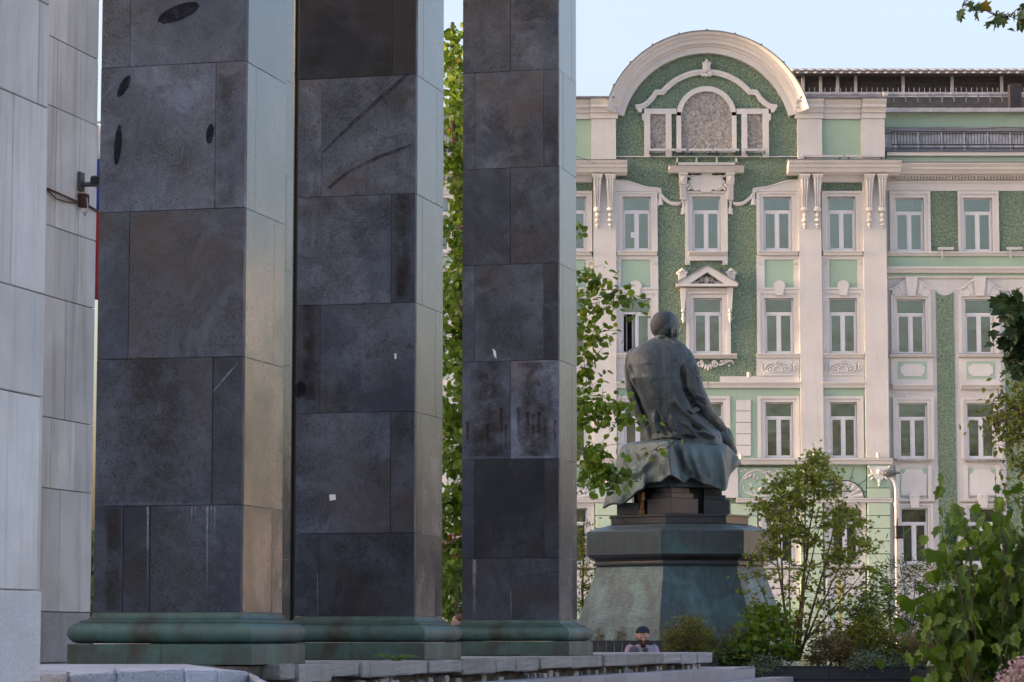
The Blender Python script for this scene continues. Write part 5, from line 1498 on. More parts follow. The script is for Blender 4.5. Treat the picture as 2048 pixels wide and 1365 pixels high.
for j in range(ntt+1):
    row = []
    tj = j/ntt
    for i in range(ns+1):
        q = cr(ctl, i/ns*(len(ctl)-1))
        a = S(q[0],q[1],q[2]); b_ = S(q[3],q[4],q[5])
        e = tj**.85
        z = a.z+(b_.z-a.z)*tj
        bulge = .05*math.sin(min(1,tj*3)*math.pi/2)
        xx = a.x+(b_.x-a.x)*e; y_ = a.y+(b_.y-a.y)*(tj**1.15)-bulge
        rp = .022*math.sin(xx*13+2.2*tj*3)*tj + .012*math.sin(xx*31-tj*7)*tj
        row.append((xx, y_+rp, z))
    grid.append(row)
# rounded shoulder and flat top
cen = S(1350,885,-.1)
tops = []
for k, (f, dz) in enumerate(((.0,.0),(.10,.045),(.35,.06),(.8,.065))):
    tops.append([(p[0]+(cen.x-p[0])*f, p[1]+(.15-p[1])*f-.0, p[2]+dz+(cen.z-p[2])*f) for p in grid[0]])
rows = tops[::-1][:-1]+grid
for r_ in rows: mb.v += r_
n = ns+1
for j in range(len(rows)-1):
    for i in range(ns): mb.f.append((j*n+i, (j+1)*n+i, (j+1)*n+i+1, j*n+i+1))
drape = mb.build('drape', M['drape_bronze'], mon, smooth=True)
def sl_(pts): return [(S(a,b,-.6).x, S(a,b,-.6).z) for a,b in pts]
creases(drape.data, [(sl_([(1254,893),(1258,930),(1252,975),(1248,1004)]),.05,.05),(sl_([(1270,905),(1282,950),(1280,985)]),.05,-.05),(sl_([(1318,895),(1300,925),(1276,945),(1250,950)]),.06,.05),(sl_([(1330,900),(1322,940),(1320,962)]),.035,-.03),(sl_([(1337,890),(1334,915),(1338,948)]),.035,.05),(sl_([(1350,890),(1360,920),(1370,962)]),.035,-.07),(sl_([(1362,892),(1366,920),(1385,952)]),.05,.04),(sl_([(1395,900),(1408,945),(1422,962)]),.05,-.04),(sl_([(1380,905),(1398,950),(1425,972)]),.04,.035),(sl_([(1440,895),(1447,940),(1450,978)]),.035,.05),(sl_([(1432,900),(1436,950)]),.04,-.03)], lambda c,nn: (nn[:,1]<.35).astype(float))
sm = drape.modifiers.new('thick','SOLIDIFY'); sm.thickness = .035; sm.offset = -1

# ---- the seated figure
def rp(v): return v/PM
fg = MB()
rings = []
for py, xl_, xr2, yc, dh in ((675,1308,1349,.06,20),(682,1294,1358,.05,27),(690,1279,1369,.03,36),(700,1266,1377,.02,42),(714,1257,1383,.0,48),(732,1254,1385,-.02,53),(760,1260,1377,-.04,56),(800,1279,1388,-.03,54),(835,1293,1408,.0,52),(862,1304,1428,.03,54),(880,1312,1442,.05,57),(893,1318,1450,.06,58)):
    a, b_ = S(xl_,py,yc), S(xr2,py,yc)
    cx_, hw = (a.x+b_.x)/2, (b_.x-a.x)/2
    ring = []
    for i in range(36):
        t = 2*math.pi*i/36; ct, st = math.cos(t), math.sin(t)
        ex = 2/2.5
        ring.append((cx_+hw*math.copysign(abs(ct)**ex,ct), yc+rp(dh)*math.copysign(abs(st)**ex,st), a.z))
    rings.append(ring)
rings.reverse(); fg.rings(rings)
def chain(mb, pts):
    for (p0,r0),(p1,r1) in zip(pts, pts[1:]): mb.cap(p0,r0,p1,r1,14)
chain(fg, [(S(1273,716,.06),rp(22)),(S(1268,745,.22),rp(20)),(S(1273,785,.30),rp(18.5)),(S(1284,825,.32),rp(17.5)),(S(1295,860,.26),rp(15)),(S(1303,886,.14),rp(13.5))])
chain(fg, [(S(1364,716,-.06),rp(23)),(S(1377,745,-.20),rp(23)),(S(1386,775,-.27),rp(21)),(S(1396,800,-.24),rp(20.5)),(S(1411,824,-.08),rp(18)),(S(1427,842,.10),rp(15)),(S(1437,852,.22),rp(13))])
# coat skirt spreading over the seat
fg.ell(S(1385,868,.05),(rp(62),rp(56),rp(26)),Euler((0,R(14),0)),24,14)
fg.ell(S(1350,876,.02),(rp(46),rp(60),rp(17)),None,24,14)
fg.cap(S(1395,858,-.05),rp(22),S(1428,872,.0),rp(15))
# thighs, shins, shoes on the far side
chain(fg, [(S(1405,876,.1),rp(24)),(S(1440,880,.55),rp(21)),(S(1448,888,.95),rp(19)),(S(1420,960,1.1),rp(14)),(S(1405,1016,1.05),rp(10)),(S(1405,1020,1.35),rp(9))])
chain(fg, [(S(1350,876,.2),rp(24)),(S(1345,880,.8),rp(21)),(S(1338,886,1.1),rp(19)),(S(1330,960,1.2),rp(14)),(S(1328,1018,1.15),rp(10)),(S(1330,1022,1.45),rp(9))])
fg.cap(S(1448,880,.35),rp(17),S(1462,905,.45),rp(13))
# neck and head
fdir = Vector((.82,.55,-.12)).normalized(); rgt = Vector((.55,-.82,0)).normalized()
H = S(1329.5,649,.06)
fg.cap(S(1331,694,.07),rp(21),S(1332,666,.10),rp(18.5))
hr = []
for py, xl_, xr2 in ((623.5,1325,1335),(625,1318,1342),(628,1312,1347),(633,1307,1352),(641,1303,1356),(650,1301.5,1358),(659,1302.5,1357),(667,1305,1353),(672,1308,1350)):
    a_, b2 = S(xl_,py,.06), S(xr2,py,.06); cx_, hw = (a_.x+b2.x)/2, (b2.x-a_.x)/2
    hr.append([(cx_+hw*math.cos(2*math.pi*i/30), .06+hw*1.08*math.sin(2*math.pi*i/30), a_.z) for i in range(30)])
hr.reverse(); fg.rings(hr)
fg.ell(H+fdir*rp(9)+Vector((0,0,rp(2))),(rp(22),rp(23),rp(20)),None,24,16)
fg.cap(H+fdir*rp(11)+Vector((0,0,-rp(10))),rp(17.5),H+fdir*rp(16)+Vector((0,0,-rp(27))),rp(12))
fg.ell(H+fdir*rp(19)+Vector((0,0,-rp(36))),(rp(10),rp(10),rp(13)),None,16,12)
fg.cap(H+fdir*rp(28)+Vector((0,0,-rp(4))),rp(4.0),H+fdir*rp(33)+Vector((0,0,-rp(15))),rp(4.0))
fg.ell(H+fdir*rp(23)+Vector((0,0,rp(0))),(rp(13),rp(13),rp(5)),None,16,10)
for sg in (1,-1):
    fg.ell(H+rgt*(sg*rp(27))+fdir*rp(1)+Vector((0,0,-rp(15))),(rp(4.2),rp(5.2),rp(10)),Euler((R(10),0,R(-45))),14,10)
    fg.cap(H+rgt*(sg*rp(20))+fdir*rp(10)+Vector((0,0,-rp(12))),rp(6),H+rgt*(sg*rp(12))+fdir*rp(18)+Vector((0,0,-rp(30))),rp(6))
fg.ell(S(1346,665,-.185),(rp(3.8),rp(6),rp(9.5)),Euler((0,R(8),0)),14,10)
for (a_,b2),(c2_,d2) in zip(((1308,683),(1317,678),(1330,677),(1344,683),(1354,693)),((1317,678),(1330,677),(1344,683),(1354,693),(1358,702))): fg.cap(S(a_,b2,-.13),rp(3.6),S(c2_,d2,-.12),rp(3.6))
# right hand on the knee
fg.ell(S(1444,857,.33),(rp(9),rp(9),rp(12)),Euler((0,R(-38),0)),16,12)
fg.cap(S(1434,849,.25),rp(10),S(1447,862,.34),rp(8))
for k, (bx,by,mx_,my_,ex_,ey_) in enumerate(((1446,866,1452,875,1456,883),(1450,865,1456,875,1460,885),(1453,863,1460,874,1464,886),(1455,859,1462,870,1466,881))):
    dd = .30+.03*k
    chain(fg, [(S(bx,by,dd),rp(3.6)),(S(mx_,my_,dd+.0),rp(3.2)),(S(ex_,ey_,dd+.03),rp(2.5))])
chain(fg, [(S(1440,860,.28),rp(4)),(S(1444,870,.24),rp(3.4)),(S(1449,877,.24),rp(2.6))])
# left hand planted on the cloth
fg.ell(S(1304,888,.02),(rp(10),rp(13),rp(5)),None,14,10)
for k in range(4): fg.cap(S(1299+k*4,889,-.02),rp(3),S(1298+k*4.6,890,.16),rp(2.6))
fg.cap(S(1312,889,-.02),rp(3.2),S(1317,890,.06),rp(2.6))
fm = fuse('figure', fg, .0135, 3, .5)
def L_(pts): return [(S(a,b,-.3).x, S(a,b,-.3).z) for a,b in pts]
creases(fm, [
 (L_([(1258,728),(1264,750),(1272,775),(1290,820),(1310,860),(1320,884)]),.030,-.085),
 (L_([(1268,735),(1280,775),(1298,820),(1316,858)]),.06,.03),
 (L_([(1365,728),(1364,745),(1368,778),(1385,806),(1405,836),(1420,852)]),.030,-.11),
 (L_([(1375,735),(1380,775),(1396,803)]),.07,.03),
 (L_([(1322,684),(1323,740),(1326,800),(1322,835)]),.05,-.016),
 (L_([(1300,700),(1296,730),(1300,770),(1312,810)]),.07,.012),(L_([(1286,728),(1294,726),(1303,729)]),.016,.012),(L_([(1284,734),(1296,733),(1304,736)]),.018,-.010),
 (L_([(1286,752),(1295,757),(1304,765)]),.024,.016),(L_([(1290,745),(1300,752)]),.022,-.010),
 (L_([(1345,722),(1356,728)]),.025,-.02),(L_([(1352,716),(1360,730)]),.022,.018),
 ], lambda c, nn: np.clip((.25-nn[:,1])*3,0,1), .8, .9)
creases(fm, [
 (L_([(1346,790),(1348,805),(1362,822),(1392,846),(1430,870)]),.045,.045),
 (L_([(1335,770),(1340,795),(1346,815)]),.05,.025),
 (L_([(1314,826),(1317,846),(1326,862),(1338,874)]),.030,-.075),(L_([(1308,826),(1312,850),(1320,868)]),.034,.05),
 (L_([(1328,848),(1336,860),(1350,868)]),.025,-.05),(L_([(1340,832),(1346,850),(1354,868)]),.032,.05),(L_([(1330,836),(1336,856)]),.03,-.03),
 (L_([(1352,868),(1368,874),(1395,880)]),.035,-.09),(L_([(1383,850),(1392,858),(1404,862)]),.028,-.07),(L_([(1398,862),(1415,870),(1432,877)]),.022,.05),(L_([(1392,868),(1410,876),(1428,882)]),.028,-.06),
 (L_([(1362,846),(1378,856),(1388,868)]),.03,.035),
 (L_([(1381,735),(1388,748),(1398,764)]),.022,.03),(L_([(1386,732),(1396,752)]),.022,-.025),(L_([(1390,790),(1400,796),(1412,800)]),.022,.025),(L_([(1388,800),(1400,806),(1412,812)]),.02,-.022),
 (L_([(1306,674),(1316,671),(1330,672),(1345,680),(1354,690)]),.022,.030),(L_([(1304,680),(1330,678),(1350,690)]),.018,-.018),
 (L_([(1296,800),(1330,804),(1350,798)]),.012,-.008),
 (L_([(1306,672),(1318,675),(1338,674)]),.014,-.03),(L_([(1339,656),(1340,674)]),.012,-.03),(L_([(1352,658),(1351,672)]),.012,-.03),
 (L_([(1255,760),(1262,800)]),.03,.02),(L_([(1272,830),(1290,836)]),.02,-.015),(L_([(1430,838),(1442,846),(1440,856)]),.02,.012),
 ], lambda c, nn: np.clip((.25-nn[:,1])*3,0,1), .95, .85)
c_ = vco(fm); n_ = vnormals(fm)
wob = .003*np.sin(c_[:,0]*17+c_[:,2]*5)+.002*np.sin(c_[:,2]*21-c_[:,0]*9+c_[:,1]*13)
setco(fm, c_+n_*wob[:,None])
link('figure', fm, M['bronze'], mon)
fig = mon.children[-1]
hr = []
for py, xl_, xr2 in ((623,1325,1334),(624.5,1317,1341),(627.5,1311,1346),(632.5,1306,1350),(641,1302,1353),(650,1300.5,1354),(659,1301.5,1352),(667,1304,1347),(671,1307,1342),(673,1310,1338)):
    a_, b2 = S(xl_,py,.05), S(xr2,py,.05); cx_, hw = (a_.x+b2.x)/2, (b2.x-a_.x)/2
    hr.append([(cx_+hw*math.cos(2*math.pi*i/48)*(1+.010*math.sin(i*2.7+py)), .05+hw*1.10*math.sin(2*math.pi*i/48)*(1+.010*math.sin(i*3.1+py)), a_.z) for i in range(48)])
hr.reverse(); mb = MB(); mb.rings(hr); mb.build('hair', M['hair_bronze'], mon, smooth=True)
mb = MB()
def surf(px, py):                        # nearest figure surface toward the camera
    q = S(px,py,0); c = vco(fm); d = (c[:,0]-q.x)**2+(c[:,2]-q.z)**2
    k = np.where(d < .0016)[0]
    return c[k][:,1].min() if len(k) else -.3
poly = [(1373,825),(1390,817),(1399,823),(1383,832)]
pts3 = [(S(a,b,0).x, surf(a,b)-.012, S(a,b,0).z) for a,b in poly]
mb.v = pts3+[(x,y+.05,z) for x,y,z in pts3]; mb.f = [(0,3,2,1),(4,5,6,7)]+[(i,(i+1)%4,4+(i+1)%4,4+i) for i in range(4)]
mb.build('pocket_flap', M['bronze'], mon, bevel=.006)

# ================================================================== people
def person_head(mb, Hc, r, f, side, nose=True):
    up = Vector((0,0,1))
    mb.ell(Hc,(r*.80,r*.95,r*1.02),None,22,16)
    mb.cap(Hc+f*r*.25-up*r*.35,r*.62,Hc+f*r*.5-up*r*.95,r*.34)
    if nose: mb.cap(Hc+f*r*.92-up*r*.05,r*.13,Hc+f*r*1.14-up*r*.38,r*.17)
    mb.ell(Hc+f*r*.80+up*r*.08,(r*.5,r*.28,r*.16))
    for sg in (-1,1):
        mb.ell(Hc+side*(sg*r*.84)-up*r*.15,(r*.12,r*.2,r*.28))
        mb.ell(Hc+f*r*.55+side*(sg*r*.42)-up*r*.3,(r*.32,r*.3,r*.3))
YM = 44.2
MXm = at(1284,1290,YM).x
man = thing('person', 'man in navy cap and lilac shirt on the slatted bench, looking at a phone', 'person', (MXm, YM, 0))
def Q(px, py, d=0.0):
    p = at(px,py,YM+d); return Vector((p.x-MXm, d, p.z))
fv = Vector((0.05,-.93,-.36)).normalized(); sv = Vector((1,.05,0))
Hm = Q(1285.5,1270,-.06)
bd = MB()
person_head(bd, Hm, .112, fv, sv)
bd.cap(Hm-Vector((0,-.03,.10)),.055,(0.0,.0,.93),.062)
chain(bd, [((0,.02,.90),.10),((0,.05,.70),.14),((0,.06,.50),.15)])
bd.ell((0,.03,.88),(.19,.10,.09))
for sg in (-1,1):
    chain(bd, [((sg*.19,.02,.90),.055),((sg*.25,-.02,.68),.045),((sg*.13,-.24,.70),.036),((sg*.05,-.29,.78),.030)])
    chain(bd, [((sg*.10,.02,.52),.085),((sg*.12,-.40,.55),.07),((sg*.12,-.44,.10),.045)]) if sg > 0 else chain(bd, [((sg*.10,.02,.52),.085),((sg*.135,-.34,.86),.062),((sg*.13,-.20,.50),.045)])
    # hands with fingers closing on the phone
    hb = Vector((.036+sg*.045,-.30,.79)); bd.ell(hb,(.028,.03,.045),None,12,9)
    for k in range(4):
        bd.cap(hb+Vector((-sg*.005,-.022,.03-.02*k)),.0095,hb+Vector((-sg*.040,-.035,.034-.02*k)),.0085,8)
    bd.cap(hb+Vector((0,-.01,.035)),.011,hb+Vector((-sg*.022,-.04,.062)),.009,8)
bmh = fuse('body', bd, .0105, 3, .5)
link('body', bmh, M['skin'], man)
sh = MB()
rings = []
for z, hx, hy, yc in ((.965,.07,.065,.005),(.945,.13,.085,.01),(.915,.205,.105,.02),(.86,.228,.125,.03),(.75,.205,.135,.05),(.60,.195,.15,.06),(.46,.20,.165,.06)):
    rings.append([(hx*math.copysign(abs(math.cos(t))**.85,math.cos(t)), yc+hy*math.copysign(abs(math.sin(t))**.85,math.sin(t)), z) for t in [2*math.pi*i/28 for i in range(28)]])
rings.reverse(); sh.rings(rings)
for sg in (-1,1): chain(sh, [((sg*.185,.02,.895),.074),((sg*.255,-.02,.69),.060),((sg*.16,-.20,.685),.050)])
sm_ = fuse('shirt', sh, .013, 3, .5)
creases(sm_, [([(-.15,.84),(-.05,.72)],.02,.010),([(.15,.84),(.06,.70)],.02,.010),([(0,.93),(0,.55)],.012,-.010),([(.2,.80),(.24,.72)],.015,.01),([(-.2,.80),(-.24,.72)],.015,.01)], lambda c,nn: np.ones(len(c)))
link('shirt', sm_, M['shirt'], man)
for sg in (-1,1):
    mb = MB(); mb.v = [(sg*.004,-.085,.905),(sg*.075,-.075,.915),(sg*.095,-.02,.972),(sg*.055,-.04,.978)]; mb.v += [(x,y+.012,z) for x,y,z in mb.v]
    mb.f = [(0,1,2,3),(7,6,5,4)]+[(i,(i+1)%4,4+(i+1)%4,4+i) for i in range(4)]
    mb.build('collar', M['collar'], man)
tr = MB()
chain(tr, [((.09,.05,.52),.115),((.12,-.40,.56),.085),((.12,-.45,.12),.062)]); chain(tr, [((-.09,.05,.52),.115),((-.135,-.34,.87),.080),((-.13,-.18,.52),.062)])
tr.ell((0,.05,.54),(.19,.14,.10))
link('trousers', fuse('trousers', tr, .016, 3, .5), M['trousers'], man)
for x,y,z in ((.12,-.50,.045),(-.13,-.24,.475)):
    mb = MB(); mb.ell((x,y,z),(.05,.13,.05)); mb.build('shoe', M['shoe'], man, smooth=True)
# cap with peak, beard, brows, eyes
mb = MB(); rotc = Euler((R(-16),0,0))
mb.ell(Hm+Vector((0,.012,.050)),(.106,.128,.082),rotc,24,12)
mb.ell(Hm+Vector((0,-.095,.055)),(.082,.055,.014),Euler((R(24),0,0)),20,8)
link('cap', fuse('cap', mb, .008, 2, .5), M['cap_navy'], man)
mb = MB(); up = Vector((0,0,1))
mb.cap(Hm+fv*.055-up*.098,.060,Hm+fv*.075-up*.130,.046)
for sg in (-1,1): mb.cap(Hm+sv*sg*.072+fv*.02-up*.03,.018,Hm+sv*sg*.05+fv*.055-up*.095,.030)
mb.cap(Hm+fv*.118-up*.066-sv*.026,.009,Hm+fv*.118-up*.066+sv*.026,.009)
link('beard', fuse('beard', mb, .008, 2, .5), M['hair_dark'], man)
mb = MB(); mb.cap(Hm+fv*.124-up*.078-sv*.016,.007,Hm+fv*.124-up*.078+sv*.016,.007); mb.build('mouth', M['lips'], man, smooth=True)
for sg in (-1,1):
    mb = MB(); mb.ell(Hm+fv*.094+sv*sg*.040-up*.008,(.011,.006,.004),None,12,8); mb.build('eye', M['eye'], man, smooth=True)
    mb = MB(); mb.cap(Hm+fv*.103+sv*sg*.018+up*.012,.0045,Hm+fv*.088+sv*sg*.056+up*.014,.004); mb.build('eyebrow', M['hair_dark'], man, smooth=True)
pc = Q(1289,1299,-.34)
ph = MB(); ph.box(-.038,.038,-.005,.005,-.075,.075)
ph = ph.build('phone', M['phone'], None, bevel=.004); ph.location = (MXm+.036, YM-.335, .838); ph.rotation_euler = (R(-14),0,0)
tag(ph, 'black phone held by the man on the bench', 'phone')

# passer-by whose head shows between two pillars
YW = 54.0
pxw = at(916,1240,YW)
wom = thing('person', 'auburn-haired person in profile walking past the gap between two pillars', 'person', (pxw.x, YW, 0))
hz = at(916,1243,YW).z
Hw = Vector((0,0,hz)); fw = Vector((-.96,-.25,-.05)).normalized(); sw = Vector((.25,-.96,0))
bd = MB()
up = Vector((0,0,1)); r = .118
bd.ell(Hw,(r*.95,r*.82,r*1.02),None,22,16); bd.cap(Hw+fw*r*.25-up*r*.35,r*.6,Hw+fw*r*.5-up*r*.92,r*.33)
bd.cap(Hw+fw*r*.92-up*r*.05,r*.12,Hw+fw*r*1.16-up*r*.38,r*.15)
for sg in (-1,1): bd.ell(Hw+sw*sg*r*.8-up*r*.15,(r*.2,r*.12,r*.28))
for k_ in (.5,.72): bd.ell(Hw+fw*r*.86-up*r*k_,(r*.14,r*.2,r*.07))
hs_ = hz-.26
chain(bd, [(Hw-up*.1,.052),((.02,0,hs_),.06),((.02,0,hs_-.15),.12),((.02,0,hs_-.42),.11),((.02,0,hs_-.55),.13)])
for sg in (-1,1):
    chain(bd, [((.02,sg*.15,hs_-.03),.05),((.03+sg*.08,sg*.19,hs_-.30),.042),((-.05+sg*.14,sg*.19,hs_-.52),.032),((-.07+sg*.15,sg*.19,hs_-.62),.028)])
    for k in range(4): bd.cap((-.09+sg*.15+.012*k,sg*.19,hs_-.64),.009,(-.10+sg*.15+.012*k,sg*.185,hs_-.71-.005*(k%2)),.008,8)
    bd.cap((-.10+sg*.15,sg*.18,hs_-.61),.010,(-.125+sg*.15,sg*.18,hs_-.66),.008,8)
    chain(bd, [((.02,sg*.08,hs_-.55),.085),((.0-sg*.14,sg*.085,.42),.058),((.06-sg*.20,sg*.085,.07),.04),((-.08-sg*.20,sg*.085,.04),.035)])
link('body', fuse('body', bd, .014, 3, .5), M['skin'], wom)
cl = MB()
chain(cl, [((.02,0,hs_-.06),.115),((.02,0,hs_-.40),.125),((.02,0,hs_-.58),.145)])
for sg in (-1,1):
    chain(cl, [((.02,sg*.14,hs_-.04),.065),((.03+sg*.08,sg*.19,hs_-.30),.055),((-.05+sg*.14,sg*.19,hs_-.50),.045)])
    chain(cl, [((.02,sg*.08,hs_-.55),.10),((.0-sg*.14,sg*.085,.42),.072),((.06-sg*.20,sg*.085,.12),.055)])
link('clothes', fuse('clothes', cl, .016, 3, .5), M['dark_cloth'], wom)
mb = MB(); mb.ell(Hw-fw*r*.22+up*r*.22,(r*.98,r*.92,r*.95),None,20,14); mb.ell(Hw-fw*r*.55-up*r*.35,(r*.6,r*.62,r*.7),None,16,10)
hm = fuse('hair', mb, .011, 2, .5); c_ = vco(hm); n_ = vnormals(hm)
setco(hm, c_+n_*(.006*np.sin(c_[:,0]*90+c_[:,2]*70)*np.sin(c_[:,1]*80))[:,None]); link('hair', hm, M['hair_auburn'], wom)
mb = MB(); mb.ell(Hw+fw*r*.8+sw*r*.36-up*r*.02,(r*.1,r*.1,r*.06)); mb.build('eye', M['eye'], wom, smooth=True)
for sg in (-1,1):
    mb = MB(); mb.ell((-.04-sg*.20,sg*.085,.045),(.13,.05,.045)); mb.build('shoe', M['shoe'], wom, smooth=True)

# ================================================================== bench
bn = thing('park_bench', 'dark bench with a tall backrest of upright slats behind the stone platform', 'bench', (at(1258,1290,44.5).x, 44.5, 0))
zt_ = at(1258,1283,44.5).z
x0 = at(1180,1290,44.5).x-bn.location.x; x1 = at(1325,1290,44.5).x-bn.location.x
n = 9
for i in range(n):
    a = x0+(x1-x0)*i/n; mb = MB(); mb.box(a+.004,a+(x1-x0)/n-.004,0,.03,.40,zt_-.012); mb.build('backrest_slat', M['bench'], bn, bevel=.003)
mb = MB(); mb.box(x0-.01,x1+.01,-.01,.05,zt_-.0115,zt_+.012); mb.build('top_rail', M['bench'], bn, bevel=.003)
for i in range(4):
    mb = MB(); mb.box(x0,x1,-.50+i*.118,-.50+i*.118+.105,.40,.435); mb.build('seat_slat', M['bench'], bn, bevel=.004)
for a in (x0+.15,x1-.15):
    mb = MB(); mb.box(a-.03,a+.03,-.48,.0,0,.398); mb.build('leg', M['planter'], bn, bevel=.004)

# ================================================================== planters
def planter(name, px0, px1, pytop, Y, depth, label, boards=3):
    zt = at((px0+px1)/2,pytop,Y).z; x0 = at(px0,pytop,Y).x; x1 = at(px1,pytop,Y).x
    t = thing('planter_box', label, 'planter', ((x0+x1)/2, Y, 0), 0, 'black board planter boxes'); w2 = (x1-x0)/2
    h = zt/boards
    for i in range(boards):
        nseg = max(1,int(round(2*w2/1.9)))
        for k in range(nseg):
            a = -w2+2*w2*k/nseg; b = -w2+2*w2*(k+1)/nseg
            mb = MB(); mb.box(a+.003,b-.003,0,.04,i*h+.004,(i+1)*h-.004); mb.build('board', M['planter'], t, bevel=.004)
        for sx in (-1,1):
            mb = MB(); xa = w2-.04 if sx>0 else -w2; mb.box(xa,xa+.04,.042,depth,i*h+.004,(i+1)*h-.004); mb.build('board', M['planter'], t, bevel=.004)
    mb = MB(); mb.box(-w2,w2,depth,depth+.04,.004,zt-.004); mb.build('back_board', M['planter'], t)
    mb = MB(); mb.box(-w2-.01,w2+.01,-.015,.05,zt-.002,zt+.022); mb.build('top_rail', M['planter'], t, bevel=.003)
    mb = MB(); mb.box(-w2+.042,w2-.042,.042,depth-.002,.02,zt-.03); o = mb.build('soil', M['soil'], t); roughen(o,.012,3,8)
    return t, zt
pl1, zp1 = planter('p', 1440, 1876, 1335, 45.6, 2.6, 'long black board planter holding the tall multi-stemmed maple')
pl2, zp2 = planter('p', 1877, 2110, 1344, 42.5, 2.4, 'black board planter holding the magenta flowers and wooden stakes')
pl3, zp3 = planter('p', 1328, 1438, 1312, 45.6, 1.6, 'small black planter of brownish perennials against the monument base')
# small black garden spotlight on the planter rim
sp = at(1833,1330,45.7)
gs = thing('garden_spotlight', 'small black spotlight sitting on the planter rim', 'lamp', (sp.x, 45.8, zp1+.0))
mb = MB(); mb.box(-.03,.03,-.03,.03,-.03,.04); mb.build('foot', M['black_paint'], gs)
mb = MB(); mb.tube([(0,.06,.07),(-.01,-.07,.09)], [.045,.052], 12); mb.build('head', M['black_paint'], gs, smooth='auto')
# wooden stakes
for k,(a,b_) in enumerate(((1922,1927),(1926,1928),(1931,1929))):
    p0 = at(a,1344,43.2); p1 = at(b_,1282,43.2)
    o = MB(); o.tube([(0,0,-.12),(p1.x-p0.x,.05*k,p1.z-p0.z)], [.014,.010], 8); o = o.build('wooden_stake', plain('pale_wood',(0.42,0.32,0.24),.8), None)
    o.location = (p0.x,43.2+.05*k,p0.z); tag(o,'thin pale wooden stake standing in the planter with magenta flowers','stake','wooden plant stakes')

# ================================================================== street furniture in front of the building
YL = 78.0
lp = at(1793,1272,YL)
lamp = thing('street_lamp', 'slim white street lamp with curved arm and floodlight box in front of the building', 'lamp post', (lp.x+.05, YL, 0))
zt_ = at(1793,958,YL).z
mb = MB(); zc0 = zt_
path = [(0,0,0),(0,0,zt_*.45),(0,0,zt_-.35),(-.02,0,zt_-.18),(-.06,0,zt_-.06),(-.13,0,zt_+.03)]
mb.tube(path,[.075,.07,.05,.05,.045,.045],12); mb.build('pole', M['lampmetal'], lamp, smooth='auto')
mb = MB(); mb.tube([(0,0,at(1793,1012,YL).z),(0,0,at(1793,1006,YL).z)],.075,12); mb.build('collar', M['lampmetal'], lamp, smooth='auto')
mb = MB(); mb.ell((-.19,0,zt_+.15),(.22,.10,.10)); mb.box(-.30,.10,-.10,.10,zt_+.13,zt_+.19); mb.build('lamp_head', M['camera_grey'], lamp, bevel=.02)
zb_ = at(1800,1064,YL).z
mb = MB(); mb.box(-.08,.17,-.22,-.02,zb_-.19,zb_+.16); mb.build('floodlight', M['black_paint'], lamp, bevel=.03)
mb = MB(); mb.tube([(0,-.05,zb_+.14),(0,-.12,zb_+.32),(.02,-.05,zb_+.36)],.02,6); mb.build('floodlight_bracket', M['black_paint'], lamp, smooth=True)
for px, mt, lab in ((1681,M['yellow_paint'],'yellow post standing behind the multi-stemmed maple'),(1657,M['lampmetal'],'slim white post standing behind the multi-stemmed maple')):
    p = at(px,1272,68); mb = MB(); zt2 = at(px,1155,68).z
    mb.tube([(0,0,0),(0,0,zt2-.06),(0,0,zt2)],[.04,.04,.02],10); o = mb.build('marker_post', mt, None, smooth='auto'); o.location = (p.x,68,0); tag(o,lab,'post')
